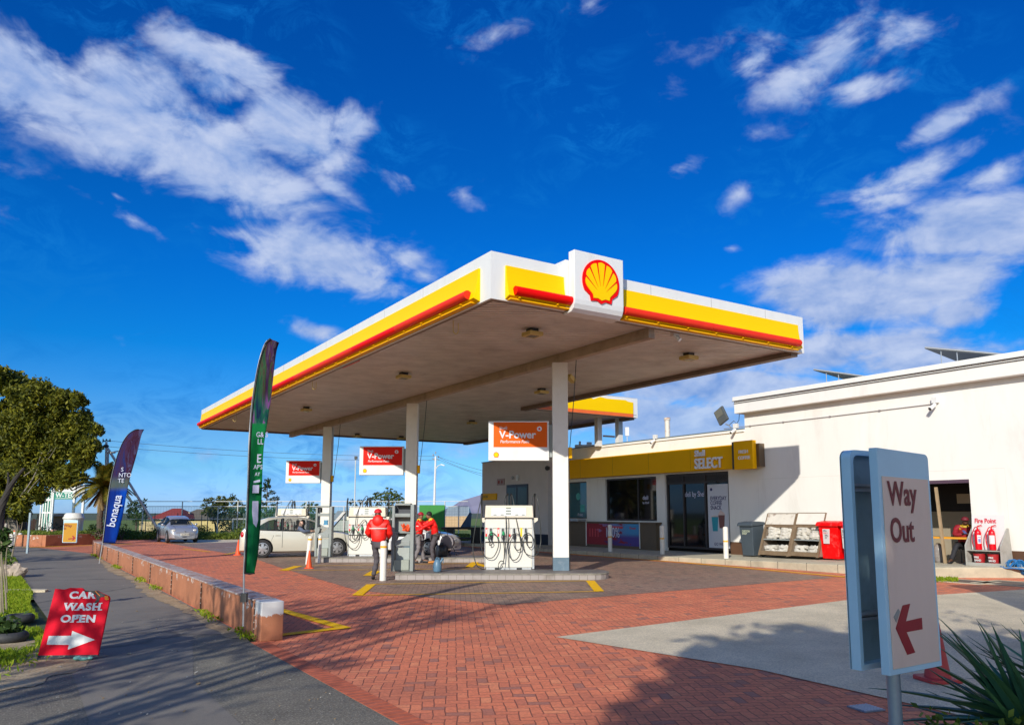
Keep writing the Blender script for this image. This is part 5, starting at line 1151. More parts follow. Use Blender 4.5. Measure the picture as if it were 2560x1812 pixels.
# ================================================================ cars
tyre=mat('tyre_rubber',(.02,.02,.022),.8,var=.15); rimm=mat('alloy_rim',(.55,.56,.58),.3,metal=.7,var=.05)
def carglass():
    m=bpy.data.materials.new('car_glass'); m.use_nodes=True; g=NG(m.node_tree); b=g.n['Principled BSDF']
    b.inputs['Base Color'].default_value=(.02,.03,.035,1); b.inputs['Roughness'].default_value=.03; b.inputs['Alpha'].default_value=.42; b.inputs['Specular IOR Level'].default_value=1.; return m
cglass=carglass()
def paintm(name,c,metal=.5,rough=.32): return mat(name,c,rough,metal=metal,var=0,coat=.7)
headm=mat('headlight_glass',(.62,.60,.54),.12,var=.2,vs=12); tailm=mat('tail_light',(.5,.01,.02),.2,var=.05); plate=mat('number_plate',(.70,.68,.60),.5,var=0); seatm=mat('seat_fabric',(.05,.05,.055),.9,var=.1)
def car(lab,loc,rz,paint,wb=2.6,openhood=False,plates=None,headdark=False,bluegrille=False):
    t=thing('car',lab,'car',loc,rz)
    # stations: x, half width, belt z, top z, top half width ; x=0 at the rear bumper, car points to +x
    St=[(0,.70,.74,.78,.60),(.06,.78,.92,.97,.66),(.18,.83,.985,1.08,.68),(.50,.86,.99,1.30,.62),(.95,.875,.965,1.43,.59),(1.6,.88,.945,1.475,.59),(2.15,.88,.925,1.445,.58),(2.55,.88,.915,1.33,.56),(3.15,.875,.895,.99,.62),(3.22,.87,.89,.95,.66),(3.6,.86,.84,.90,.66),(3.93,.82,.74,.80,.60),(4.10,.70,.60,.66,.48),(4.17,.60,.50,.54,.40)]
    W0=(.78,3.38)
    def fr(x): return float(np.interp(x,[.3,.5,.62,.78,.95,1.2],[.10,.14,.36,.60,.76,.86]))
    def sec(x):
        for a,b in zip(St,St[1:]):
            if a[0]<=x<=b[0]:
                f=(x-a[0])/(b[0]-a[0]); w,zb,zt,wt=[a[k]+(b[k]-a[k])*f for k in (1,2,3,4)]; break
        zs=.20 if .3<x<3.9 else .24
        return [(0,zs-.02),(w*.80,zs-.02),(w*.95,zs+.03),(w*.985,zs+.16),(w,.52 if zb>.6 else zb*.8),(w*.995,zb*.86 if zb>.7 else zb*.9),(w*.965,zb),(w*.965+(wt*1.02-w*.965)*fr(x)/.86,zb+(zt-zb)*fr(x) if zt-zb>.15 else (zb+zt)/2),(wt*.80,zt-.012),(0,zt)]
    xs=[0,.03,.06,.12,.20,.30,.42,.50,.62,.78,.95,1.1,1.3,1.42,1.48,1.7,1.95,2.25,2.45,2.62,2.8,3.0,3.15,3.22,3.38,3.5,3.6,3.78,3.93,4.03,4.10,4.17]
    V=[];F=[];M=[]
    n=len(sec(1)); ring=2*n-2
    for x in xs:
        s=sec(x); pts=[(x,y,z) for y,z in s]+[(x,-y,z) for y,z in s[1:-1][::-1]]
        V+=pts
    for i in range(len(xs)-1):
        xm=(xs[i]+xs[i+1])/2
        for k in range(ring):
            k2=(k+1)%ring; F.append((i*ring+k,(i+1)*ring+k,(i+1)*ring+k2,i*ring+k2))
            kk=min(k,ring-1-k); m=0
            if kk==6 and .50<xm<3.0 and not (1.42<xm<1.48): m=1
            if kk in (7,8) and (2.62<xm<3.15): m=1
            if kk==6 and 2.62<xm<3.15: m=1 if xm<2.8 else 0
            if kk in (7,8) and (.20<xm<.50): m=1
            if openhood and kk in (7,8) and 3.22<xm<3.93: m=2
            M.append(m)
    F.append(tuple(range(ring))); M.append(0); F.append(tuple(range((len(xs)-1)*ring,len(xs)*ring))[::-1]); M.append(0)
    me=bpy.data.meshes.new('b'); me.from_pydata(V,[],F)
    for m in (paint,cglass,black): me.materials.append(m)
    me.polygons.foreach_set('material_index',M); o=bpy.data.objects.new('b',me); COL.objects.link(o)
    bm=bmesh.new(); bm.from_mesh(me); bmesh.ops.recalc_face_normals(bm,faces=bm.faces); bm.to_mesh(me); bm.free()
    tmp=[]
    for wx in W0:
        for s in (-1,1):
            c=MB(); c.cyl((wx,s*.60,.33),(wx,s*1.2,.33),.365,n=28); co=c.build('c',[paint,cglass,black]); co.data.polygons.foreach_set('material_index',[2]*len(co.data.polygons)); tmp.append(co)
            md=o.modifiers.new('x','BOOLEAN'); md.operation='DIFFERENCE'; md.object=co; md.solver='EXACT'
    bpy.context.view_layer.update()
    full=bpy.data.meshes.new_from_object(o.evaluated_get(bpy.context.evaluated_depsgraph_get()))
    for q in [o]+tmp: bpy.data.objects.remove(q)
    def split(name,keep,mm):
        b=bmesh.new(); b.from_mesh(full); bmesh.ops.delete(b,geom=[f for f in b.faces if f.material_index not in keep],context='FACES')
        m=bpy.data.meshes.new(name); b.to_mesh(m); b.free(); mi=[keep.index(p.material_index) for p in m.polygons]; m.materials.clear()
        for q in mm: m.materials.append(q)
        m.polygons.foreach_set('material_index',mi)
        m.polygons.foreach_set('use_smooth',[True]*len(m.polygons)); m.set_sharp_from_angle(angle=R(32)); ob=bpy.data.objects.new(name,m); COL.objects.link(ob); ob.parent=t; return ob
    body=split('body',[0,2],[paint,black]); split('window',[1],[cglass])
    # seams, handles, trim
    def seam(x,k0,k1,s,r=.006):
        return [(x,s*(y+.001),z) for y,z in sec(x)[k0:k1]]
    b=MB()
    for s in (-1,1):
        for x in (1.45,2.52): b.tube(seam(x,3,7,s),.007,5)
        b.tube([(1.45,s*(sec(1.45)[6][0]-.005),sec(1.45)[6][1]+.01),(1.45,s*(sec(1.45)[7][0]+.0),sec(1.45)[7][1])],.035,5)
        b.tube([(x,s*(sec(x)[6][0]+.0),sec(x)[6][1]+.0) for x in (.55,.9,1.4,1.9,2.4,2.9)],.010,5)
        b.tube([(1.15,s*(sec(1.15)[5][0]),.80),(1.05,s*.875,.55),(1.13,s*.872,.40)],.006,5)
    b.build('door_seam',dark,t)
    for s in (-1,1):
        for x in (1.28,2.32): b=MB(); b.cbox((x,s*.895,.80),(.18,.03,.028)); b.build('door_handle',paint,t,bevel=.01)
        b=MB(); b.ball((2.62,s*.98,.98),.09,7,sc=(.8,1.,.72)); b.cbox((2.64,s*.90,.95),(.05,.12,.03)); b.build('wing_mirror',paint,t,smooth=True)
        b=MB(); b.ball((.10,s*.72,.82),.13,8,sc=(.6,.75,1.0)); b.build('tail_light',tailm,t,smooth=True)
        hm=mat('headlight_dark',(.05,.055,.06),.1,var=.3,vs=10) if headdark else headm
        b=MB(); b.ball((3.94,s*.60,.665),.17,9,sc=(.95,.95,.50)); b.build('headlight',hm,t,smooth=True)
        b=MB(); b.ball((4.08,s*.50,.38),.09,8,sc=(.6,1.5,.6)); b.build('fog_lamp',black,t,smooth=True)
    b=MB(); b.ball((4.04,0,.60),.1,9,sc=(.9,4.2,.5)); b.build('grille',mat('grille_teal',(.01,.09,.13),.3) if bluegrille else black,t,smooth=True)
    b=MB(); b.ball((4.09,0,.33),.1,9,sc=(.9,4.0,.6)); b.build('air_intake',black,t,smooth=True)
    b=MB(); b.cbox((4.19,0,.46),(.02,.50,.12)); pp=b.build('number_plate',plate,t,bevel=.004)
    if plates: text('plate_letters',plates,.09,inkb,pp,(4.203,-.20,.43),(R(90),0,R(90)),bold=.01,ext=.001)
    b=MB(); b.cyl((4.13,0,.62),(4.16,0,.62),.045,n=14); b.build('badge',chrome,t)
    # wheels
    def wheel(wx,s):
        b=MB(); pr=[(.20,-.09),(.285,-.10),(.315,-.085),(.325,-.04),(.325,.04),(.315,.085),(.285,.10),(.20,.09)]
        b.lathe(pr,n=28); w=b.build('wheel',tyre,t,loc=(wx,s*.80,.325),rot=(R(-90*s),0,0),smooth=True)
        b=MB(); b.lathe([(.215,.05),(.215,.092),(.195,.095),(.19,.06)],n=28); b.lathe([(.0,.068),(.055,.095),(.045,.105),(.0,.108)],n=14)
        for k in range(6):
            a=R(60*k+30); c,q=math.cos(a),math.sin(a); P=[]
            for r_,ww,z in ((.04,.038,.10),(.20,.055,.088)):
                P+=[(c*r_-q*ww,q*r_+c*ww,z),(c*r_+q*ww,q*r_-c*ww,z)]
            P+=[(x,y,.055) for x,y,z in P]; b.add(P,[(0,1,3,2),(0,2,6,4),(1,5,7,3)])
        b.build('rim',rimm,w); b=MB(); b.lathe([(.0,.03),(.205,.035),(.205,.05),(0,.05)],n=24); b.build('brake_disc',black,w)
    for wx in W0:
        for s in (-1,1): wheel(wx,s)
    # interior
    b=MB()
    for x in (1.55,2.35):
        for y in (-.36,.36): b.box(x-.22,x+.2,y-.22,y+.22,.40,.60); b.cbox((x-.28,y,.86),(.12,.44,.62),rot=(0,-.2,0)); b.cbox((x-.34,y,1.24),(.08,.24,.16))
    b.build('seat',seatm,t,bevel=.02)
    b=MB(); b.box(.6,3.1,-.78,.78,.30,.33); b.box(2.85,3.12,-.78,.78,.5,.88); b.build('cabin_floor',black,t)
    b=MB(); b.lathe([(.165,-.012),(.185,0),(.165,.012),(.15,0)],n=20); b.build('steering_wheel',black,t,loc=(2.72,-.36,.92),rot=(0,R(-65),0))
    if openhood:
        b=MB(); P=[(3.24,.66,.965),(3.24,-.66,.965),(3.62,-.62,1.50),(3.62,.62,1.50)]
        hx=.02; P=[(3.2,.70,.98),(3.2,-.70,.98),(3.72,-.60,1.60),(3.72,.60,1.60)]
        b.add(P+[(x-.03,y,z+.025) for x,y,z in P],[(0,1,2,3),(7,6,5,4),(0,4,5,1),(1,5,6,2),(2,6,7,3),(3,7,4,0)]); b.build('bonnet_lining',black,t)
        b=MB(); b.add([(x-.032,y*.985,z+.028) for x,y,z in P],[(3,2,1,0)]); b.build('bonnet',paint,t)
        b=MB(); b.cbox((3.55,0,.80),(.5,.7,.14)); b.cbox((3.5,.45,.84),(.25,.2,.1)); b.cbox((3.5,-.45,.86),(.2,.2,.1)); b.build('engine',grey,t,bevel=.02)
    else:
        b=MB()
        for s in (-1,1): b.tube([(x,s*(sec(x)[8][0]),sec(x)[8][1]+.002) for x in (3.2,3.4,3.6,3.8,3.93)],.006,5)
        b.tube([(3.16,y,1.0) for y in (-.5,0,.5)],.012,5); b.build('bonnet_seam',dark,t)
        b=MB(); 
        for y in (-.1,.35): b.tube([(3.12,y,1.0),(3.08,y+.5 if y<0 else y-.55,1.03)],.009,4)
        b.build('wiper',black,t)
    t.scale=(wb/2.6,)*3
    return t
# pale hatchback: rear wheel near (-10.0,29.9), heading 20 deg
def place_by_wheel(wx,wy,px,side,rz,s):
    lx,ly=px*s,side*s; return (wx-(lx*math.cos(rz)-ly*math.sin(rz)),wy-(lx*math.sin(rz)+ly*math.cos(rz)),0)
rz=R(19); s_=1.07
toy=car('pale champagne hatchback with its bonnet up, stopped behind the second island',place_by_wheel(-10.0,29.9,.78,-.85,rz,s_),rz,paintm('champagne_paint',(.70,.68,.58),.25),wb=2.6*s_,openhood=True)
rz2=R(-16); vw=car('white hatchback with dark headlamps parked nose to the right behind the trolley',place_by_wheel(-3.85,31.3,3.38,-.85,rz2,1.0),rz2,paintm('white_car_paint',(.80,.80,.80),.0),wb=2.6*1.02,headdark=True)
hd=R(90-144); fx_,fy_=-19.05,44.0
sv=car('small silver hatchback facing the camera on the pale parking slab',(fx_-4.17*math.cos(hd),fy_-4.17*math.sin(hd),0.02),hd,paintm('silver_paint',(.50,.53,.58),.6),wb=2.6,plates='CA 398 647',bluegrille=True); sv.scale=(.93,.93,1.04)
# ================================================================ people
skin_d=mat('skin_dark_brown',(.10,.045,.025),.5,var=.1); skin_b=mat('skin_brown',(.24,.12,.07),.5,var=.1); skin_p=mat('skin_pale',(.72,.45,.34),.5,var=.06)
def skinned(name,V,E,Rd,m,parent,root=0,sub=2,wr=0.,smooth=True):
    me=bpy.data.meshes.new(name); me.from_pydata([tuple(v) for v in V],E,[]); o=bpy.data.objects.new(name,me); COL.objects.link(o)
    md=o.modifiers.new('skin','SKIN'); md.use_smooth_shade=True
    if not me.skin_vertices: 
        bpy.context.view_layer.update()
    lay=me.skin_vertices[0]
    for i,r in enumerate(Rd):
        lay.data[i].radius=r if isinstance(r,tuple) else (r,r); lay.data[i].use_root=(i==root)
    sb=o.modifiers.new('sub','SUBSURF'); sb.levels=sub; sb.render_levels=sub
    bpy.context.view_layer.update()
    nm=bpy.data.meshes.new_from_object(o.evaluated_get(bpy.context.evaluated_depsgraph_get())); bpy.data.objects.remove(o)
    nm.name=name; nm.materials.clear(); nm.materials.append(m)
    if wr>0:
        rg=np.random.RandomState(len(nm.vertices)); co=np.empty(len(nm.vertices)*3); nm.vertices.foreach_get('co',co); co=co.reshape(-1,3)
        co+=np.stack([np.sin(co[:,2]*38+co[:,0]*21),np.sin(co[:,2]*45+co[:,1]*17+1),np.sin(co[:,0]*40)*.3],1)*wr; nm.vertices.foreach_set('co',co.ravel())
    ob=bpy.data.objects.new(name,nm); COL.objects.link(ob); ob.parent=parent; return ob
DJ=dict(pel=(0,0,.95),spi=(0,0,1.12),che=(0,0,1.32),nec=(0,.0,1.47),hea=(0,-.02,1.60),cro=(0,-.01,1.70),
 sL=(.18,0,1.40),eL=(.25,.02,1.13),wL=(.26,-.08,.90),sR=(-.18,0,1.40),eR=(-.25,.02,1.13),wR=(-.26,-.08,.90),
 hL=(.10,0,.92),kL=(.11,-.02,.50),aL=(.11,.02,.09),tL=(.12,-.15,.05),hR=(-.10,0,.92),kR=(-.11,-.02,.50),aR=(-.11,.02,.09),tR=(-.12,-.15,.05))
def person(lab,loc,rz,J,skin,jacket,trouser,shoe,cap=None,hair=None,hood=None,yoke=None,stripe=None,scale=1.,bulk=1.,brim=(0,-1),lower=True,face=(0,-1),trim=None):
    j={k:Vector(J.get(k,v)) for k,v in DJ.items()}
    t=thing('person',lab,'person',loc,rz); t.scale=(scale,)*3
    f=Vector((face[0],face[1],0)).normalized(); sd=Vector((-f.y,f.x,0))
    hc=j['hea']
    V=[];E=[];Rd=[]
    def add(p,r,con=None):
        V.append(Vector(p)); Rd.append(r); 
        if con is not None: E.append((con,len(V)-1))
        return len(V)-1
    p=add(j['pel'],(.13,.10)); sp=add(j['spi'],(.12,.09),p); c=add(j['che'],(.13,.095),sp); n=add(j['nec'],.052,c)
    ch=add(hc+Vector((0,0,-.035))+f*.012,(.060,.066),n); h=add(hc+Vector((0,0,.035)),(.074,.088),ch); add(hc+Vector((0,0,.095))-f*.01,(.052,.062),h)
    nose=add(hc+f*.098+Vector((0,0,-.002)),.014,ch)
    for s in (1,-1): add(hc+sd*s*.082+Vector((0,0,.0))-f*.01,(.010,.018),ch)
    for S_ in 'LR':
        a=add(j['s'+S_],.055,c); b=add(j['e'+S_],.040,a); w=add(j['w'+S_],.027,b)
        d=(j['w'+S_]-j['e'+S_]).normalized(); side=d.cross(Vector((0,0,1))); side=side.normalized() if side.length>.1 else Vector((1,0,0)); up=d.cross(side)
        pm=add(j['w'+S_]+d*.06,(.030,.016),w)
        for q,(o_,l) in enumerate(((-.024,.070),(-.008,.080),(.008,.076),(.024,.062))):
            k1=add(j['w'+S_]+d*(.095)+side*o_,.0085,pm); k2=add(j['w'+S_]+d*(.095+l*.5)+side*o_+up*.012,.008,k1); add(j['w'+S_]+d*(.095+l*.85)+side*o_+up*.034,.007,k2)
        tsgn=1 if S_=='L' else -1
        k1=add(j['w'+S_]+d*.045+side*tsgn*.036,.010,pm); add(j['w'+S_]+d*.085+side*tsgn*.055+up*.012,.008,k1)
        if lower:
            a=add(j['h'+S_],.085,p); b=add(j['k'+S_],.055,a); w=add(j['a'+S_],.040,b); add(j['t'+S_],(.038,.025),w)
    body=skinned('body',V,E,Rd,skin,t)
    # jacket
    V=[];E=[];Rd=[]; k=bulk
    hem=j['pel']+Vector((0,0,-.06)); p=add(hem,(.175*k,.135*k)); sp=add(j['spi'],(.165*k,.125*k),p); c=add(j['che'],(.175*k,.13*k),sp); n=add(j['nec']+Vector((0,0,-.03)),.075*k,c)
    for S_ in 'LR':
        a=add(j['s'+S_],.080*k,c); b=add(j['e'+S_],.066*k,a); add(j['w'+S_]-(j['w'+S_]-j['e'+S_])*.06,.045*k,b)
    skinned('jacket',V,E,Rd,jacket,t,wr=.008)
    if lower:
        V=[];E=[];Rd=[]; p=add(j['pel'],(.15,.12))
        for S_ in 'LR':
            a=add(j['h'+S_]+Vector((0,0,-.03)),.098,p); b=add(j['k'+S_],.074,a); add(j['a'+S_]+Vector((0,0,.0)),.066,b)
        skinned('trousers',V,E,Rd,trouser,t,wr=.007)
        for S_ in 'LR':
            V=[];E=[];Rd=[]; a=j['a'+S_]; tt=j['t'+S_]; d=tt-a; d.z=0
            q=add(a+Vector((0,0,-.01)),.05); w=add(a+d*.35+Vector((0,0,-.045)),.046,q); x=add(a-d*.3+Vector((0,0,-.05)),.040,q); add(tt+Vector((0,0,-.0)),(.046,.034),w)
            skinned('shoe',V,E,Rd,shoe,t)
    if hood:
        b=MB(); bk=-f; b.ball(tuple(j['nec']+bk*.10+Vector((0,0,-.04))),.15,10,sc=(1.0,.62,1.05)); o=b.build('hood',hood,t,smooth=True)
        b=MB(); b.lathe([(.085,-.07),(.105,-.02),(.11,.03),(.10,.05)],tuple(j['nec']),16); b.build('collar',hood,t,smooth=True)
    else:
        b=MB(); b.lathe([(.085,-.06),(.085,.0),(.075,.03)],tuple(j['nec']),16); b.build('collar',yoke or jacket,t,smooth=True)
    if yoke and not hood:
        V=[];E=[];Rd=[]; c=add(j['che']*.25+j['nec']*.75+Vector((0,0,-.04)),(.075,.075))
        for S_ in 'LR': add(j['s'+S_]+Vector((0,0,.012)),.082*k,c)
        skinned('shoulder_yoke',V,E,Rd,yoke,t)
    if stripe:
        b=MB(); b.lathe([(.192*k,-.012),(.194*k,.012)],tuple(j['che']+Vector((0,0,-.06))),28,sq=.78); o=b.build('reflective_stripe',stripe,t)
    if cap:
        b=MB(); pr=[(.094,-.005)]+[(.100*math.cos(a),.012+.088*math.sin(a)) for a in [R(5+10.5*i) for i in range(9)]]; b.lathe(pr,tuple(hc+Vector((0,0,.04))),18); 
        cp=b.build('cap',cap,t,smooth=True); bf=Vector((brim[0],brim[1],0)).normalized(); b=MB(); cc=hc+Vector((0,0,.045))+bf*.085
        s2=Vector((-bf.y,bf.x,0)); P=[cc+s2*.075,cc+s2*.06+bf*.06-Vector((0,0,.012)),cc+bf*.085-Vector((0,0,.018)),cc-s2*.06+bf*.06-Vector((0,0,.012)),cc-s2*.075]
        b.add([tuple(q) for q in P]+[tuple(q+Vector((0,0,.01))) for q in P],[(0,1,2,3,4),(9,8,7,6,5),(0,5,6,1),(1,6,7,2),(2,7,8,3),(3,8,9,4)]); b.build('cap_brim',cap,cp)
    if hair:
        b=MB(); b.ball(tuple(hc+Vector((0,0,.055))-f*.022),.098,10,sc=(.88,.98,.98)); 
        b.v=[v for v in b.v]; o=b.build('hair',hair,t,smooth=True)
    b=MB()
    for s in (1,-1): b.ball(tuple(hc+f*.085+sd*s*.032+Vector((0,0,.028))),.010,5)
    b.build('eye',black,t)
    b=MB(); b.cbox(tuple(hc+f*.086+Vector((0,0,-.045))),(.04 if abs(f.y)>.5 else .012,.04 if abs(f.x)>.5 else .012,.010)); b.build('mouth',mat('lip_dark',(.2,.06,.05),.5),t)
    return t
redj=mat('jacket_red',(.82,.006,.004),.55,var=.12,vs=6,bump=.25,bs=18); redj2=mat('jacket_red_bright',(.86,.012,.005),.5,var=.15,vs=7,bump=.35,bs=16); yk=mat('yoke_yellow',(.88,.55,.02),.6,var=.06); tgrey=mat('trouser_grey',(.085,.075,.085),.8,var=.2,vs=8,bump=.4,bs=20); shb=mat('shoe_black',(.015,.015,.018),.5); sho=mat('shoe_orange',(.75,.30,.06),.6,var=.3,vs=25); stripe=mat('reflective_white',(.80,.74,.70),.4,var=.1)
J1=dict(pel=(0,0,.93),spi=(.0,-.02,1.12),che=(.01,-.03,1.33),nec=(.02,-.05,1.49),hea=(.05,-.08,1.62),sL=(.205,-.02,1.41),eL=(.30,-.04,1.14),wL=(.20,-.28,1.04),sR=(-.19,-.02,1.41),eR=(-.27,-.05,1.14),wR=(-.20,-.26,1.00),
 hL=(.10,0,.90),kL=(.04,-.04,.48),aL=(.11,.03,.09),tL=(.13,-.12,.045),hR=(-.10,0,.90),kR=(-.14,-.18,.60),aR=(-.11,-.22,.30),tR=(-.11,-.38,.26))
person('person in a red hooded jacket and red cap seen from behind, by the first cabinet',(-3.76,20.22,0),R(180),J1,skin_d,redj2,tgrey,shb,cap=mat('cap_red',(.62,.01,.02),.6),hood=redj2,stripe=stripe,bulk=1.28,scale=1.03,brim=(.2,-1))
J2=dict(hea=(.0,-.04,1.60),sL=(.17,-.05,1.40),eL=(.22,-.22,1.22),wL=(.1,-.48,1.16),sR=(-.17,0,1.40),eR=(-.2,-.18,1.2),wR=(-.12,-.44,1.12),kL=(.11,-.06,.50),aL=(.11,-.14,.09),tL=(.12,-.32,.05),aR=(-.11,.14,.09),tR=(-.11,-.02,.05))
person('person in a red and yellow jacket half hidden behind the first cabinet, facing right',(-3.60,26.85,0),R(80),J2,skin_b,redj,mat('trouser_pale_grey',(.22,.20,.21),.8,var=.3,vs=6),shb,cap=mat('cap_maroon',(.40,.01,.03),.6),yoke=yk,stripe=stripe)
J3=dict(pel=(.03,.10,.93),spi=(.03,.09,1.12),che=(.02,.04,1.32),nec=(.0,-.03,1.45),hea=(.0,-.12,1.56),sL=(.17,.0,1.36),eL=(.20,-.26,1.22),wL=(.12,-.50,1.06),sR=(-.17,.0,1.38),eR=(-.24,-.30,1.24),wR=(-.16,-.60,1.14),
 hL=(.12,.10,.90),kL=(.13,-.02,.50),aL=(.12,.04,.09),tL=(.14,-.14,.045),hR=(-.08,.10,.90),kR=(-.10,.02,.50),aR=(-.10,.18,.10),tR=(-.10,.02,.04))
person('person in a red jacket with yellow shoulders, dark-haired, both arms stretched out to the left',(-3.16,26.75,0),R(-72),J3,skin_b,redj,tgrey,sho,hair=mat('hair_black',(.015,.012,.012),.7),yoke=yk,scale=1.03,bulk=1.05,face=(-.2,-1))
# driver and passenger of the pale hatchback
def seat_at(px,py,pz_):
    c,s=math.cos(R(19)),math.sin(R(19)); x,y=px*s_,py*s_; return (toy.location.x+x*c-y*s,toy.location.y+x*s+y*c,pz_)
JS=dict(pel=(0,.10,.62),spi=(0,.12,.80),che=(0,.10,1.0),nec=(0,.06,1.13),hea=(0,.02,1.25),sL=(.19,.08,1.06),eL=(.26,-.12,.88),wL=(.14,-.36,.92),sR=(-.19,.08,1.06),eR=(-.40,-.06,.95),wR=(-.34,-.34,.97),
 hL=(.10,.05,.60),kL=(.12,-.42,.66),aL=(.12,-.62,.40),tL=(.12,-.76,.36),hR=(-.10,.05,.60),kR=(-.12,-.42,.66),aR=(-.12,-.62,.40),tR=(-.12,-.76,.36))
person('person with short white hair driving the pale hatchback, arm on the open window',seat_at(2.12,-.62,.04),R(19+90),JS,skin_p,mat('shirt_blue_grey',(.10,.13,.20),.8,var=.1),tgrey,shb,hair=None,lower=True,face=(-.45,-1))
person('person in black in the passenger seat of the pale hatchback',seat_at(2.25,.38,.04),R(19+90),dict(JS,eR=(-.24,-.1,.86),wR=(-.14,-.34,.85)),skin_d,mat('shirt_black',(.012,.012,.014),.8),tgrey,shb,hair=mat('hair_black',(.015,.012,.012),.7))
# seated attendant in the doorway
maroon=mat('jacket_maroon',(.30,.012,.02),.6,var=.12)
JD=dict(pel=(0,.12,.52),spi=(0,.06,.70),che=(0,-.04,.90),nec=(0,-.12,1.03),hea=(0,-.22,1.13),sL=(.20,-.06,.96),eL=(.28,-.24,.76),wL=(.08,-.42,.80),sR=(-.20,-.06,.96),eR=(-.28,-.26,.76),wR=(-.09,-.42,.80),
 hL=(.10,.06,.50),kL=(.20,-.38,.52),aL=(.14,-.40,.09),tL=(.16,-.54,.05),hR=(-.10,.06,.50),kR=(-.26,-.36,.50),aR=(-.44,-.52,.09),tR=(-.52,-.62,.05))
px,py,pz_=S(15.42,cy+.12,pz(cy)); 
person('person in a maroon jacket and cap seated at the orange table in the dark doorway',(px,py,pz_),R(-22),JD,skin_d,maroon,mat('trouser_black',(.02,.02,.025),.8),shb,cap=mat('cap_dark_red',(.16,.01,.02),.6),yoke=mat('yoke_olive',(.55,.36,.02),.6),bulk=1.12,scale=1.05)
b=MB(); b.box(-.04,.04,-.006,.006,-.07,.07); o=b.build('phone',mat('phone_blue',(.08,.10,.25),.3),None,loc=(px-.30,py-.52,pz_+.90),rot=(R(-50),0,0)); tagit(o,'small dark phone held by the seated person over the orange table','phone')
# ================================================================ trolley reel, canister, watering can, bench
tr=thing('hose_trolley','black tube trolley carrying a round grey reel, before the white hatchback','trolley',(-2.78,27.95,.17))
b=MB(); b.tube([(-.35,0,0),(-.12,.02,.35),(.12,-.0,.0)],.012,6); b.tube([(-.28,.0,1.0),(-.10,.0,.55),(.16,.0,.0)],.012,6); b.tube([(-.05,.25,.95),(.12,.25,.5),(.36,.25,.02)],.012,6); b.tube([(-.28,0,1.0),(-.05,.25,.95)],.012,6); b.build('trolley_frame',black,tr)
b=MB(); b.cyl((.02,-.06,.50),(.05,.1,.50),.24,n=28); b.build('reel_disc',mat('reel_grey',(.22,.20,.22),.5,var=.1),tr); b=MB(); b.cyl((.05,.12,.50),(.06,.16,.50),.25,n=28); b.build('reel_disc',mat('reel_grey',(.22,.20,.22),.5),tr)
b=MB(); b.lathe([(.20,0),(.23,.05),(.23,.30),(.19,.38),(.08,.42),(.06,.50)],n=18); o=b.build('black_canister',mat('canister_black',(.02,.025,.035),.3,var=.2),None,loc=(-2.92,27.75,.17),smooth=True); tagit(o,'round black canister on the second island beside the hose trolley','canister')
wc=thing('watering_can','blue-grey plastic watering can standing on the first island','watering can',(-2.27,20.55,.17)); wcm=mat('can_blue',(.10,.20,.30),.4,var=.08)
b=MB(); b.lathe([(.075,0),(.10,.02),(.115,.12),(.105,.22),(.075,.30),(.05,.33)],n=20); b.build('can_body',wcm,wc,smooth=True)
b=MB(); b.tube([(-.09,-.0,.08),(-.10,-.08,.14),(-.08,-.08,.2),(-.05,0,.24)],.014,7); b.tube([(-.05,0,.30),(-.03,0,.37),(.04,0,.36),(.05,0,.30)],.016,7); b.build('handle',wcm,wc,smooth=True)
b=MB(); b.tube([(.06,0,.24),(.11,0,.30),(.145,0,.36)],[.035,.03,.035],9); b.tube([(.14,0,.36),(.16,0,.30),(.15,.0,.22)],.008,6); b.build('spout',wcm,wc,smooth=True)
bn=thing('picnic_bench','black picnic table with bench seats beside the wing wall','bench',AT(1152,1371,41.0)); 
bm_=mat('bench_black',(.012,.014,.018),.6)
b=MB(); b.box(-1.0,1.2,-.4,.4,1.0,1.12); b.build('tabletop',bm_,bn); b=MB(); b.box(-1.8,.6,-1.0,-.6,.52,.6); b.build('bench_seat',bm_,bn)
for x in (-.6,.8): b=MB(); b.box(x-.25,x+.25,-.5,.4,0,1.0); b.build('leg',bm_,bn)
for x in (-1.5,-.9): b=MB(); b.box(x-.08,x+.08,-.95,-.65,0,.52); b.build('leg',bm_,bn)
b=MB(); b.prism([(-.2,0),(.35,0),(.4,.75),(.3,.8)],'y',-.1,.1); o=b.build('parasol_cover',mat('tarp_blue',(.01,.07,.20),.5,var=.2),None,loc=AT(1160,1318,41.5)); tagit(o,'folded dark blue tarpaulin on the black picnic table','tarpaulin')
# ================================================================ vegetation
def leafmat(name,cols,trans=.25,rough=.6,yellowing=None):
    m=bpy.data.materials.new(name); m.use_nodes=True; g=NG(m.node_tree); b=g.n['Principled BSDF']; out=g.n['Material Output']
    ge=g.new('ShaderNodeNewGeometry'); tc=g.new('ShaderNodeTexCoord')
    f=g.m('ADD',g.m('MULTIPLY',ge.outputs['Random Per Island'],.5),g.m('MULTIPLY',g.noise(tc.outputs['Object'],.9,3),.5))
    n=len(cols); c=g.ramp(f,[(.15+.7*i/(n-1),x) for i,x in enumerate(cols)])
    g.l.new(c,b.inputs['Base Color']); b.inputs['Roughness'].default_value=rough; b.inputs['Specular IOR Level'].default_value=.3
    if trans>0:
        t=g.new('ShaderNodeBsdfTranslucent'); g.l.new(c,t.inputs[0]); mx=g.new('ShaderNodeMixShader'); mx.inputs[0].default_value=trans; g.l.new(b.outputs[0],mx.inputs[1]); g.l.new(t.outputs[0],mx.inputs[2]); g.l.new(mx.outputs[0],out.inputs[0])
    return m
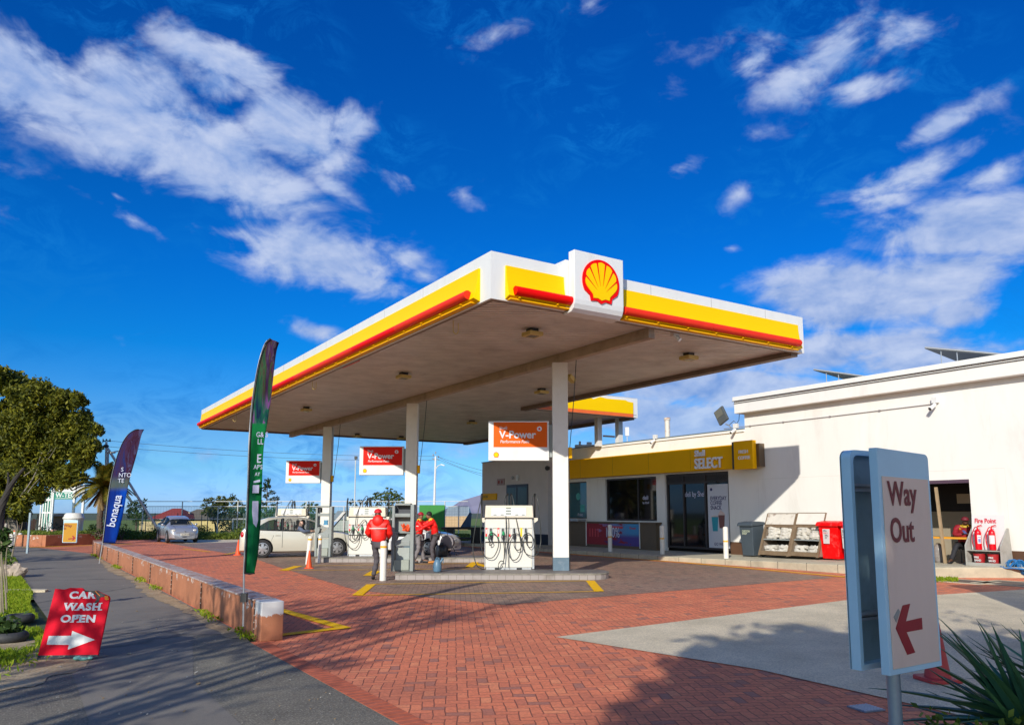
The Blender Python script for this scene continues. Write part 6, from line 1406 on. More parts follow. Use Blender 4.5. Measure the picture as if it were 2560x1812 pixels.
def leafcloud(name,C,size,m,parent,seed=0,ar=2.2,up=0.,loc=(0,0,0)):
    rg=np.random.RandomState(seed); C=np.asarray(C,dtype=float); N=len(C)
    a=rg.normal(size=(N,3)); a[:,2]+=up*1.5; a/=np.linalg.norm(a,axis=1)[:,None]
    b=np.cross(a,rg.normal(size=(N,3))); b/=np.linalg.norm(b,axis=1)[:,None]
    s=size*rg.uniform(.6,1.3,size=(N,1)); A=a*s*.5; B=b*s*.5/ar
    V=np.stack([C-A,C+B-A*.1,C+A,C-B-A*.1],1).reshape(-1,3)
    me=bpy.data.meshes.new(name); me.vertices.add(4*N); me.vertices.foreach_set('co',V.ravel())
    me.loops.add(4*N); me.loops.foreach_set('vertex_index',np.arange(4*N,dtype=np.int32)); me.polygons.add(N); me.polygons.foreach_set('loop_start',np.arange(0,4*N,4,dtype=np.int32))
    me.materials.append(m); me.update(calc_edges=True); me.validate()
    o=bpy.data.objects.new(name,me); COL.objects.link(o); o.location=loc
    if parent: o.parent=parent
    return o
def clumps(cs,per,seed,flat=1.,shell=.55):
    rg=np.random.RandomState(seed); out=[]
    for (x,y,z,r) in cs:
        n=int(per*r*r) if per>0 else -per
        d=rg.normal(size=(n,3)); d/=np.linalg.norm(d,axis=1)[:,None]; rad=r*(shell+(1-shell)*rg.rand(n,1)**.7)*(1+.18*np.sin(d[:,:1]*5+z)*np.cos(d[:,1:2]*6+x))
        p=d*rad; p[:,2]*=flat; out.append(p+np.array([x,y,z]))
    return np.concatenate(out)
bark=mat('bark_brown',(.11,.085,.065),.9,var=.3,vs=4,bump=.8,bs=12); bark_g=mat('bark_grey',(.24,.21,.18),.9,var=.3,vs=4,bump=.8,bs=12)
def trunkmesh(paths,par,m=bark,name='trunk'):
    b=MB()
    for P,r0,r1 in paths:
        Q=bez(P,14); n=len(Q); b.tube(Q,[r0+(r1-r0)*i/(n-1) for i in range(n)],8)
    return b.build(name,m,par,smooth=True)
oliveg=leafmat('foliage_olive',[(.020,.030,.006),(.08,.095,.010),(.19,.19,.015),(.32,.29,.02)])
darkg=leafmat('foliage_dark',[(.012,.028,.010),(.03,.055,.014),(.055,.085,.02)])
midg=leafmat('foliage_mid',[(.02,.05,.012),(.05,.10,.02),(.10,.15,.03)])
greyg=leafmat('foliage_grey_green',[(.03,.045,.025),(.065,.085,.045),(.11,.12,.06)])
# big tree at the left edge
Yt=45.
bt=thing('spreading_tree','big dark olive-green tree filling the left edge above the footpath','tree',AT(30,1352,Yt)); o3=Vector(bt.location); o3.z=0; bt.location=o3
CL=[(-90,960,70),(-10,950,42),(35,962,36),(60,1000,46),(108,975,30),(150,995,34),(190,1003,22),(203,1045,34),(238,1078,18),(222,1112,30),(182,1090,46),(120,1055,56),(50,1070,66),(-40,1080,80),(205,1150,28),(172,1190,34),(120,1180,48),(60,1170,60),(-30,1180,70),(92,1232,24),(50,1240,40),(-40,1250,60),(50,1280,26),(140,1120,50),(10,1120,60),(85,1110,50)]
rg=random.Random(11); cs=[]
for (u,v,r) in CL:
    for k in range(3):
        Y=Yt+rg.uniform(-2.6,2.6) if k else Yt-rg.uniform(1.5,2.8); p=Vector(AT(u+rg.uniform(-8,8),v+rg.uniform(-6,6),Y))-o3; rr_=r*Yt/1944*(1. if k==0 else rg.uniform(.7,1.0)); 
        if k==0 and r>50: rr_*=.8
        cs.append((p.x,p.y,p.z,rr_))
        for q in range(3):
            d=Vector((rg.gauss(0,1),rg.gauss(0,1),rg.gauss(0,1))).normalized()*rr_*.95; cs.append((p.x+d.x,p.y+d.y,p.z+d.z,rr_*.33))
leafcloud('crown',clumps(cs,1100,1,.9,.15),.25,oliveg,bt,1,2.4)
G=lambda u,v,Y: tuple(Vector(AT(u,v,Y))-o3)
trunkmesh([([G(44,1350,45),G(36,1300,45),G(52,1240,45),G(60,1180,45)],.22,.1),([G(66,1350,45.5),G(60,1290,45.5),G(90,1230,45)],.25,.08),([G(44,1345,44),G(20,1290,44),G(-20,1230,44),G(-60,1150,44)],.3,.12),([G(52,1240,43),G(80,1200,42.5),G(100,1160,42.4),G(130,1122,42.2)],.05,.015),([G(60,1190,42.4),G(90,1165,42.3),G(105,1130,42.2)],.03,.01),([G(96,1160,42.3),G(118,1150,42.2),G(140,1118,42.)],.025,.008),([G(70,1230,42.4),G(85,1210,42.2),G(100,1195,42)],.03,.01)],bt,bark_g)
# near leaning dark trunk at the very left
nt_=thing('leaning_trunk','dark leaning tree trunk at the very left edge beside the timber fence','tree',AT(-10,1370,34))
q=Vector(nt_.location); trunkmesh([([(0,0,0)]+[tuple(Vector(AT(u,v,34))-q) for u,v in ((-6,1320),(2,1275),(14,1240),(36,1200),(60,1170))],.26,.05),([tuple(Vector(AT(u,v,34))-q) for u,v in ((4,1260),(20,1215),(20,1180))],.10,.03)],nt_,mat('bark_dark',(.045,.038,.036),.9,var=.3,bump=.8,bs=14))
leafcloud('crown',clumps([(*(Vector(AT(u,v,34))-q),r) for u,v,r in ((60,1165,.55),(20,1175,.5),(-30,1160,1.),(95,1180,.35))],260,5,.8),.16,oliveg,nt_,5,3.)
# palm
pp=thing('palm_tree','feathery palm with drooping yellow-green fronds behind the blue flag','palm',AT(247,1343,43)); q=Vector(pp.location); q.z=.5; pp.location=q
ztop=AT(245,1222,43)[2]-q.z
b=MB(); rg=random.Random(4)
for k in range(14): z=ztop*k/14; b.lathe([(.14,z),(.19-.003*k,z+ztop/14*.9),(.14,z+ztop/14)],(0.02*math.sin(k),0,0),10)
b.build('trunk',bark,pp)
palmg=leafmat('palm_leaf',[(.05,.07,.008),(.12,.13,.015),(.24,.19,.02),(.34,.24,.03)],.3)
def frond(mb,az,el,L,droop,org,lw=.30):
    P=[]; n=16; d=Vector((math.cos(az)*math.cos(el),math.sin(az)*math.cos(el),math.sin(el))); p=Vector(org); st=L/n
    for i in range(n+1):
        P.append(p.copy()); p=p+d*st; d=(d+Vector((0,0,-droop*st*(.6+i/n)))).normalized()
    for i in range(1,n+1):
        t=(P[i]-P[i-1]).normalized(); sd=t.cross(Vector((0,0,1))); sd=sd.normalized() if sd.length>.1 else Vector((1,0,0)); up=sd.cross(t)
        w=lw*math.sin(math.pi*min(1,(i+1.5)/(n+2)))**.6+.03
        for s in (-1,1):
            for h in (0,.5):
                a=P[i-1].lerp(P[i],h); tip=a+t*w*.75+sd*s*w-up*w*.35; c=a+t*.075
                mb.add([tuple(a),tuple(c),tuple(tip)],[(0,1,2)])
    mb.tube([tuple(x) for x in P[::2]],[.018-.0018*i for i in range(len(P[::2]))],4)
b=MB()
for k in range(52): frond(b,rg.uniform(0,6.28),rg.uniform(-.35,1.35),rg.uniform(1.3,2.0),rg.uniform(.5,.9),(0,0,ztop+.1),.30)
b.build('fronds',palmg,pp)
b=MB()
for k in range(14): frond(b,rg.uniform(0,6.28),rg.uniform(-1.1,-.6),rg.uniform(.9,1.5),.3,(0,0,ztop),.12)
b.build('dead_fronds',leafmat('palm_dead',[(.18,.12,.05),(.30,.2,.08)],.1),pp)
def bush(name,lab,u,vb,Y,cl,m,per=420,size=.12,cat='shrub',group=None,seed=0,z0=None,flat=.85,trunk=True,shell=.4,ar=2.,tr=.06):
    p=Vector(AT(u,vb,Y)); p.z=0 if z0 is None else z0; t=thing(name,lab,cat,tuple(p),0,group)
    C=[]; rg=random.Random(seed+7)
    for (cu,cv,r) in cl:
        w=Vector(AT(cu,cv,Y))-p; rm=r*Y/1944; C.append((w.x,w.y+rg.uniform(-.3,.3)*rm,w.z,rm))
        for k in range(4):
            d=Vector((rg.gauss(0,1),rg.gauss(0,.8),rg.gauss(0,1))).normalized()*rm*.9; C.append((w.x+d.x,w.y+d.y,w.z+d.z,rm*.36))
    leafcloud('crown' if 'tree' in name else 'foliage',clumps(C,per,seed,flat,shell),size,m,t,seed,ar)
    if trunk:
        paths=[([(0,0,0),(c[0]*.4,c[1]*.4,c[2]*.6),(c[0],c[1],c[2])],tr,tr*.3) for c in C[::5]]
        trunkmesh(paths,t,bark,'trunk' if 'tree' in name else 'stem')
    return t
bush('shrub','loose grey-green shrub left of the giant cup, inside the planter',120,1345,46.5,[(105,1325,17),(125,1318,20),(145,1322,16),(95,1338,12),(150,1336,12)],greyg,300,.12,seed=21,z0=.4)
bush('shrub','low leafy plant at the foot of the palm',250,1340,42.5,[(225,1328,12),(250,1332,14),(275,1330,12),(212,1336,8)],midg,600,.14,seed=22,z0=.45)
bush('shrub','dark bush right of the blue flag in front of the fence',305,1335,50,[(295,1330,14),(315,1326,16)],darkg,400,.12,seed=23)
GB='trees beyond the sports fence'
bush('round_tree','rounded dark green tree beyond the fence, above the silver car',560,1330,88,[(525,1262,20),(552,1252,16),(575,1258,22),(600,1266,16),(515,1278,14),(550,1276,26),(590,1284,22)],leafmat('foliage_brown_green',[(.02,.04,.008),(.06,.075,.012),(.12,.11,.02)]),230,.34,'tree',GB,31)
bush('round_tree','small grey-green tree before the fence right of the silver car',540,1345,58,[(530,1280,14),(550,1284,14),(540,1298,13),(552,1310,10)],greyg,420,.16,'tree',None,32)
bush('shrub','grey-green thicket behind the white goal frame',575,1340,66,[(570,1300,22),(590,1310,20),(600,1325,14),(560,1322,14)],greyg,260,.24,seed=33)
bush('round_tree','dark tree low behind the fence between palm and diagonal brace',340,1320,80,[(330,1265,14),(350,1262,16),(335,1285,18),(355,1290,14)],darkg,220,.34,'tree',GB,34)
bush('palm_shrub','pale feathery palm behind the fence left of the red roof',340,1325,70,[(340,1290,14),(345,1305,12)],midg,300,.3,'tree',None,35,ar=6)
bush('round_tree','light green tree behind the third pump',778,1320,70,[(770,1275,16),(785,1268,14),(800,1280,14),(775,1295,14),(760,1262,6)],midg,260,.28,'tree',GB,36)
bush('flat_topped_tree','flat-topped umbrella tree behind the second pump',970,1315,85,[(945,1236,12),(970,1232,14),(992,1238,12),(1003,1246,9),(935,1246,10),(960,1246,14),(985,1250,14),(1010,1255,9)],leafmat('foliage_yellow_green',[(.03,.055,.008),(.08,.11,.012),(.15,.17,.02)]),300,.26,'tree',GB,37,flat=.5)
bush('hedge','long dark hedge on the skyline behind the second pump',900,1300,92,[(880,1254,8),(900,1255,8),(920,1256,8),(945,1259,9),(975,1260,9),(1000,1262,9),(885,1275,16),(930,1276,16),(975,1278,16),(1010,1278,12)],darkg,180,.34,'hedge',None,38)
bush('round_tree','dark tree left of the pale hatchback, mostly behind the green flag',668,1320,80,[(650,1265,14),(680,1272,12),(668,1285,16),(640,1280,14)],midg,220,.32,'tree',GB,39)
# sparse conifer behind the green flag
cf=thing('conifer_tree','sparse dark conifer spire just right of the green flag','tree',AT(664,1320,80)); q=Vector(cf.location); b=MB(); L_=[]
rg=random.Random(6); zt=AT(660,1195,80)[2]-q.z; b.cyl((0,0,0),(0,0,zt),.12,.02,n=6)
for k in range(26):
    z=zt*(.42+.58*k/26); l=(1-k/28)*1.5; a=rg.uniform(0,6.28); e=(math.cos(a)*l,math.sin(a)*l,z+l*.25); b.tube([(0,0,z),e],.03,4)
    for s in range(12): f=rg.uniform(.3,1); L_.append((e[0]*f+rg.gauss(0,.08),e[1]*f+rg.gauss(0,.08),z+l*.25*f+rg.gauss(0,.08)))
b.build('trunk',bark,cf); leafcloud('crown',L_,.34,darkg,cf,9,2.5)
# fence-line weeds (nobody could count them)
rg=np.random.RandomState(3); n=16000; u=rg.uniform(225,625,n); Y=rg.uniform(50,54.5,n); X=(u-1310)/1944*Y; hgt=.45+.35*np.sin(X*1.3)+.25*np.sin(X*3.1+1); C=np.stack([X,Y,rg.rand(n)*np.maximum(.12,hgt)],1)
wd=leafcloud('weeds',C,.16,leafmat('weed_green',[(.05,.09,.01),(.12,.18,.02),(.26,.28,.04)]),None,4,2.5); tagit(wd,'strip of green weeds along the foot of the sports fence','weeds',kind='stuff')
n=5000; u=rg.uniform(1095,1175,n); Y=rg.uniform(44,52,n); X=(u-1310)/1944*Y; C=np.stack([X,Y,rg.rand(n)*.35],1)
wd=leafcloud('weeds',C,.16,bpy.data.materials['weed_green'],None,5,2.5); tagit(wd,'patch of green weeds beside the wing wall behind the white hatchback','weeds',kind='stuff')
# planter grass
n=9000; rg=np.random.RandomState(8); t1=rg.uniform(.3,PLN-.3,n); t2=rg.uniform(.28,7,n); X=PLA.x+t1*math.cos(PLAZ)-t2*math.sin(PLAZ); Y=PLA.y+t1*math.sin(PLAZ)+t2*math.cos(PLAZ); C=np.stack([X,Y,.5+rg.rand(n)*.22],1)
wd=leafcloud('planter_grass',C,.14,bpy.data.materials['weed_green'],None,6,4.,1.); tagit(wd,'bright green grass filling the planter round the palm','grass',kind='stuff')
# verge grass
rg=np.random.RandomState(9)
def inpoly(px,py,poly):
    r=np.zeros(len(px),bool); j=len(poly)-1
    for i in range(len(poly)):
        xi,yi=poly[i]; xj,yj=poly[j]; c=((yi>py)!=(yj>py))&(px<(xj-xi)*(py-yi)/(yj-yi+1e-9)+xi); r^=c; j=i
    return r
n=260000; x=rg.uniform(-14,-6.9,n); y=rg.uniform(-4.2,22,n); k=inpoly(x,y,vg); dens=.5+.5*np.sin(x*2.1+y*1.3)*np.sin(y*1.7-x*.8); k&=(rg.rand(n)<.35+.65*np.clip(dens+.3,0,1)); k&=~inpoly(x,y,[(-9,-1.7),(-7.4,-1.3),(-7.4,-.3),(-8.9,-.1)]); k&=~inpoly(x,y,[(-8.7,-3.3),(-8.0,-4.2),(-7.1,-3.9),(-6.75,-2.6),(-6.9,-1.6),(-7.35,-1.2),(-7.6,-2.4)])|(rg.rand(n)<.12)
x=x[k];y=y[k]; X=OX+BX*x-BY*y; Y=OY+BY*x+BX*y; C=np.stack([X,Y,.012+.03+0*X],1)
tg=leafmat('turf_green',[(.09,.16,.006),(.22,.34,.012),(.36,.46,.02),(.45,.47,.05)],.4)
gr=leafcloud('grass',C,.085,tg,None,10,5.,1.3); tagit(gr,'short green turf of the verge left of the footpath','grass',kind='stuff')
n=2600; k=rg.rand(n); yv=-2.2+k*26; xv=np.where(rg.rand(n)<.5,-4.9,-4.95)+rg.normal(0,.05,n)-.05; m_=np.sin(yv*2.3)+np.sin(yv*.9+1)>.9; m_|=(yv<-1.2); xv=xv[m_]; yv=yv[m_]
C=np.stack([OX+BX*xv-BY*yv,OY+BY*xv+BX*yv,.02+rg.rand(len(xv))*.06],1); w_=leafcloud('wall_weeds',C,.07,tg,None,12,3.,1.); tagit(w_,'tufts of weed growing along the foot of the low wall','weeds',kind='stuff')
n=1500; xv=rg.uniform(12.2,12.9,n); C=[]
for k in range(900): a=rg.rand(); C.append((*GR(2335+a*60,1448+rg.normal(0,2),.03)[:2],.01+rg.rand()*.06))
w_=leafcloud('kerb_weeds',C,.07,tg,None,13,3.,1.); tagit(w_,'small tuft of weed at the kerb foot below the doorway','weeds',kind='stuff')
# litter and leaves on the footpath
b=MB(); rg2=random.Random(12)
for k in range(150):
    u=rg2.uniform(120,900); v=rg2.uniform(1430,1810)
    p=GR(u,v,.012); lx=(p[0]-OX)*BX+(p[1]-OY)*BY
    if lx>-5.1: continue
    s=rg2.uniform(.003,.009)*(2.5 if k%23==0 else 1); b.cbox((p[0],p[1],.014),(s*2,s*1.3,.004),mi=k%2,rot=(rg2.uniform(-.4,.4),rg2.uniform(-.4,.4),rg2.uniform(0,3)))
o=b.build('litter',[mat('litter_white',(.45,.43,.38),.8),mat('dry_leaf',(.30,.20,.09),.8)]); tagit(o,'scattered dry leaves and paper scraps on the footpath','litter',kind='stuff')
# saplings and stakes on the verge
def sapling(lab,u,v,Y,pts,leaves,seed):
    p=Vector(GR(u,v)); t=thing('sapling',lab,'sapling',tuple(p)); b=[]
    for P,r in pts: b.append(([tuple(Vector(AT(a,c,p.y))-p) for a,c in P],r,r*.5))
    trunkmesh(b,t,mat('stake_wood',(.30,.25,.18),.9,var=.25),'stem')
    C=[]; rg=random.Random(seed)
    for (a,c,r) in leaves:
        w=Vector(AT(a,c,p.y))-p
        for k in range(60): C.append((w.x+rg.gauss(0,r*.5),w.y+rg.gauss(0,r*.5),w.z+rg.gauss(0,r*.5)))
    if C: leafcloud('leaves',C,.09,midg,t,seed,2.)
sapling('leafy sapling tied to stakes at the left edge of the verge',8,1540,0,[([(10,1555),(6,1470),(4,1380),(8,1320)],.012),([(3,1550),(3,1430),(3,1330)],.016),([(18,1480),(15,1400),(22,1340)],.01)],[(8,1340,.10),(15,1355,.08),(3,1370,.1),(18,1330,.06)],1)
sapling('bare forked sapling standing behind the rock on the verge',25,1428,0,[([(22,1428),(34,1370),(40,1340),(38,1322)],.022),([(40,1340),(52,1325),(56,1305)],.012),([(40,1342),(44,1318),(42,1300)],.012),([(38,1345),(24,1325),(20,1300)],.012)],[(20,1372,.16),(10,1385,.16)],2)
sapling('slanting bare stake beside the leafy sapling',14,1530,0,[([(17,1540),(14,1480),(8,1420),(4,1390)],.018)],[],3)
bush('shrub','leafy shrub behind the rock on the verge',18,1432,21,[(10,1400,16),(25,1408,14),(5,1420,14),(32,1420,10)],midg,700,.10,seed=41)
b=MB(); b.ball((0,0,.14),.30,9,sc=(1.3,.8,.7)); 
b.v=[(x+.06*math.sin(17*y+9*z)+.03*math.sin(41*z+13*x),y+.06*math.sin(15*x),z+.06*math.sin(19*x+11*y)+.03*math.sin(37*x)) for x,y,z in b.v]
p=GR(28,1443); o=b.build('rock',mat('pale_rock',(.42,.34,.27),.9,var=.35,vs=7,bump=1.,bs=16),None,loc=p,smooth=False); tagit(o,'pale rough rock on the grass beside the footpath','rock')
p=GR(62,1479); b=MB(); b.prism([(-.42,-.16),(.1,-.2),(.5,-.1),(.45,.1),(0,.2),(-.4,.14)],'z',0,.05); o=b.build('concrete_block',conc,None,loc=p); tagit(o,'flat slab of pale concrete lying in the grass beside the footpath','slab')
def tyre_ring(lab,p,r,leaves):
    t=thing('tyre_planter',lab,'tyre planter',p); b=MB(); n=26; k=10
    for i in range(n):
        for j in range(k): a=2*math.pi*i/n; c=2*math.pi*j/k; rr_=r+.06*math.cos(c); b.v.append((rr_*math.cos(a),rr_*math.sin(a),.07+.065*math.sin(c)))
    for i in range(n):
        for j in range(k): b.f.append((i*k+j,((i+1)%n)*k+j,((i+1)%n)*k+(j+1)%k,i*k+(j+1)%k)); b.m.append(0)
    b.build('tyre',mat('old_tyre',(.035,.037,.042),.7,var=.2,dirt=(.09,.08,.07),dscale=5,damt=.5),t,smooth=True)
    if leaves:
        C=[]; rg=random.Random(3)
        for q in range(260): C.append((rg.gauss(-.05,.09),rg.gauss(0,.09),.12+abs(rg.gauss(0,.10))))
        leafcloud('leaves',C,.09,midg,t,14,1.8)
tyre_ring('old black tyre with a leafy plant inside, nearest on the verge',GR(22,1604),.17,True)
tyre_ring('second old black tyre lying just behind the planted one',GR(48,1556),.15,False)
# aloe and shrub at lower right
aloeg=leafmat('aloe_green',[(.025,.09,.06),(.05,.15,.08),(.09,.21,.07)],.0,.35)
al=thing('aloe','dark green aloe with long pointed leaves at the lower right corner','plant',(3.05,4.8,.26))
b=MB(); rg=random.Random(15)
def leaf(mb,az,el,L,w,droop,org=(0,0,0)):
    n=10; d=Vector((math.cos(az)*math.cos(el),math.sin(az)*math.cos(el),math.sin(el))); p=Vector(org); st=L/n; V=[]
    for i in range(n+1):
        sd=d.cross(Vector((0,0,1))); sd=sd.normalized() if sd.length>.1 else Vector((1,0,0)); up=sd.cross(d); ww=w*(1-(i/n)**1.6)*.5+.0015
        V+=[tuple(p-sd*ww+up*ww*.35),tuple(p-up*ww*.45),tuple(p+sd*ww+up*ww*.35),tuple(p+up*ww*.05)]; p=p+d*st; d=(d+Vector((0,0,-droop*st))).normalized()
    F=[(i*4+k,i*4+(k+1)%4,(i+1)*4+(k+1)%4,(i+1)*4+k) for i in range(n) for k in range(4)]; mb.add(V,F)
for k in range(110): leaf(b,rg.uniform(0,6.28),rg.uniform(.05,1.25),rg.uniform(.40,.78),rg.uniform(.055,.10),rg.uniform(-.4,.9),(rg.uniform(-.05,.05),rg.uniform(-.05,.05),rg.uniform(0,.22)))
for az,el,L,w in ((2.7,.62,.85,.075),(2.95,.34,.95,.08),(3.1,.15,.9,.07),(2.4,.95,.8,.06),(3.3,.5,.75,.07),(2.2,.8,.85,.07),(3.6,.25,.7,.07),(2.8,.2,.8,.075),(3.4,.05,.75,.07)): leaf(b,az,el,L,w,.35,(0,0,.18))
b.build('aloe_leaves',aloeg,al,smooth=True); b=MB(); b.cyl((0,0,-.15),(0,0,.22),.07,n=10); b.build('stem',bark,al)
al2=thing('aloe','second aloe clump at the right frame edge, its leaves arching in','plant',(3.75,5.45,.2)); b=MB()
for k in range(34): leaf(b,rg.uniform(1.6,4.8),rg.uniform(.2,1.3),rg.uniform(.5,.9),rg.uniform(.04,.06),rg.uniform(-.3,.7),(0,0,rg.uniform(0,.3)))
b.build('aloe_leaves',aloeg,al2,smooth=True)
gc=leafmat('groundcover_yellow_green',[(.03,.07,.010),(.09,.15,.018),(.22,.28,.035),(.32,.36,.06)],.3,.4)
C=[]; rg3=np.random.RandomState(5)
for k in range(150):
    cx=rg3.uniform(2.02,3.6); cy_=rg3.uniform(3.9,4.75); hz=.30+.18*rg3.rand()-(.12 if cx<2.3 else 0)
    for q in range(22): C.append((cx+rg3.normal(0,.045),cy_+rg3.normal(0,.045),hz+rg3.normal(0,.05)))
sh=thing('leafy_shrub','low yellow-green leafy shrub at the lower right, under the aloe','shrub',(0,0,0)); leafcloud('foliage',C,.055,gc,sh,16,1.7,.4)
b=MB()
for k in range(26): x=rg.uniform(2.1,3.5); y=rg.uniform(4.0,4.7); b.tube([(x,y,0),(x+rg.uniform(-.1,.1),y,.3),(x+rg.uniform(-.15,.15),y,.42)],.006,4)
b.build('stem',bark,sh)
b=MB(); b.box(1.2,5.5,5.35,5.47,0,.09); 
b=MB(); P=[GR(2168,1812,0),GR(2260,1795,0)]; 
b.add([(1.9,3.2,.06),(2.0,3.2,.06),(2.75,5.0,.06),(2.62,5.02,.06),(1.9,3.2,0),(2.0,3.2,0),(2.75,5.0,0),(2.62,5.02,0)],[(0,1,2,3),(0,4,5,1),(1,5,6,2),(2,6,7,3),(3,7,4,0)]); struct(b.build('planter_kerb',concrete))
# ================================================================ background
# sports fence
sf=thing('sports_fence','tall see-through sports fence of pale posts, rails and green mesh','fence',(0,0,0)); 
fm=mat('fence_pipe_pale',(.62,.64,.60),.5,var=.1); YF=56.
def fx2(u,Y=YF): return (u-1310)/1944*Y
b=MB(); 
for v in (1253,1265.5): z=AT(800,v,YF)[2]; b.cyl((fx2(318),YF,z),(fx2(1170),YF,z),.028,n=6)
z=AT(800,1297,YF)[2]; b.cyl((fx2(318),YF,z),(fx2(620),YF,z),.018,n=6)
b.build('rail',fm,sf)
for i,u in enumerate((357,455,545,594,690,765,860,905,1031,1112,1147)):
    b=MB(); b.cyl((fx2(u),YF,0),(fx2(u),YF,AT(u,1253 if i%2 else 1265,YF)[2]),.04,n=8); b.build('post',fm,sf)
for u in (366,388,445,505,520,610,737): b=MB(); b.cyl((fx2(u,54),54,0),(fx2(u,54),54,AT(u,1282,54)[2]),.03,n=6); b.build('post',mat('fence_post_green',(.08,.13,.13),.5),sf)
mm=bpy.data.materials.new('green_mesh'); mm.use_nodes=True; g=NG(mm.node_tree); bs=g.n['Principled BSDF']; bs.inputs['Base Color'].default_value=(.03,.16,.13,1); bs.inputs['Roughness'].default_value=.8
tc=g.new('ShaderNodeTexCoord'); s=g.new('ShaderNodeSeparateXYZ'); g.l.new(tc.outputs['Object'],s.inputs[0])
wv=g.m('MAXIMUM',g.m('COMPARE',g.m('FRACT',g.m('MULTIPLY',s.outputs[0],5.)),0,.09),g.m('COMPARE',g.m('FRACT',g.m('MULTIPLY',s.outputs[2],5.)),0,.09)); g.l.new(g.m('ADD',g.m('MULTIPLY',wv,.35),.13),bs.inputs['Alpha'])
b=MB(); b.quad((fx2(250),YF+.05,.1),(fx2(1170),YF+.05,.1),(fx2(1170),YF+.05,AT(0,1266,YF)[2]),(fx2(250),YF+.05,AT(0,1266,YF)[2])); b.build('mesh_panel',mm,sf)
b=MB(); b.box(fx2(1049),fx2(1112),YF-.2,YF-.15,.3,AT(0,1262,YF)[2]); o=b.build('green_screen',mat('screen_green',(.035,.25,.04),.7,var=.12,vs=1.5)); tagit(o,'solid bright green windbreak panel on the sports fence left of the wing','screen')
# boundary walls, houses
cream_w=mat('boundary_cream',(.56,.45,.24),.8,var=.15,vs=.6); 
def bw(lab,u0,u1,v0,Y,m): 
    b=MB(); x0,x1=fx2(u0,Y),fx2(u1,Y); z=AT(0,v0,Y)[2]; b.box(x0,x1,Y,Y+.15,0,z); o=b.build('boundary_wall',m)
    q=MB(); x=x0
    while x<x1: q.box(x-.06,x+.06,Y-.03,Y-.001,0,z+.04); x+=1.9
    q.build('wall_post',m,o); tagit(o,lab,'wall')
bw('cream precast garden wall below the red roof',352,462,1303,72,cream_w); bw('yellowish precast garden wall right of the silver car',470,580,1302,74,mat('boundary_yellow',(.60,.48,.20),.8,var=.15,vs=.6)); bw('pale orange garden wall beyond the fence beside the wing',1112,1170,1290,80,mat('boundary_orange',(.62,.42,.24),.8,var=.1)); bw('grey garden wall behind the open bonnet',826,880,1300,76,mat('boundary_grey',(.42,.43,.40),.8,var=.1))
def house(lab,u0,u1,vap,vea,Y,rm,wm,chim=None,flat=False):
    x0,x1=fx2(u0,Y),fx2(u1,Y); ze=AT(0,vea,Y)[2]; za=AT(0,vap,Y)[2]; t=thing('house',lab,'house',((x0+x1)/2,Y,0),0,'houses beyond the sports fence'); h=(x1-x0)/2
    MB().box(-h+.4,h-.4,.4,6,0,ze).build('wall',wm,t)
    b=MB(); r=h*.25 if not flat else h*.9; b.add([(-h,0,ze),(h,0,ze),(h,6.6,ze),(-h,6.6,ze),(-r,3,za),(r,3,za)],[(0,1,5,4),(1,2,5),(2,3,4,5),(3,0,4),(0,3,2,1)]); ro=b.build('roof',rm,t)
    if chim: b=MB(); cx=fx2(chim[0],Y)-(x0+x1)/2; b.box(cx-.22,cx+.22,.5,1,ze-.6,AT(0,chim[1],Y)[2]); b.build('chimney',mat('chimney_cream',(.62,.60,.48),.8),ro)
    for k in range(3):
        xx=-h*.6+k*h*.55; b=MB(); b.box(xx,xx+h*.22,.37,.40,ze*.35,ze*.8); b.build('window',frm,t)
rr_m=mat('roof_red',(.28,.045,.035),.7,var=.1,vs=.5); rb_m=mat('roof_brown_grey',(.15,.13,.10),.8,var=.15,vs=.5); wm_=mat('house_wall',(.32,.26,.2),.8,var=.1)
house('house with a dark red hipped roof behind the diagonal brace',368,458,1270,1297,90,rr_m,wm_); house('house with a brown-grey roof and cream chimney behind the silver car',430,525,1272,1299,93,rb_m,wm_,(465,1280))
house('house with a pale grey sheet roof behind the open bonnet',826,872,1276,1298,88,mat('roof_sheet_grey',(.34,.36,.36),.5,var=.1),wm_,flat=True); house('house with a low red roof behind the first hatchback and pump',700,760,1285,1303,95,rr_m,wm_)
house('pale house with a grey roof far right behind the sports fence',1112,1172,1266,1290,98,mat('roof_pale_blue',(.36,.42,.44),.5),mat('wall_orange_pale',(.6,.42,.28),.8),flat=True)
house('small brick house peeping out under the big tree',86,104,1283,1290,66,rb_m,mat('brick_orange',(.30,.12,.06),.8))
# goal frame, fence clutter
b=MB(); 
for q in (((582,1322),(582,1297)),((582,1297),(618,1297)),((618,1297),(618,1322))): b.cyl(AT(*q[0],62),AT(*q[1],62),.05,n=6)
o=b.build('goal_frame',wpaint); tagit(o,'white football goal frame on the field left of the green flag','goal')
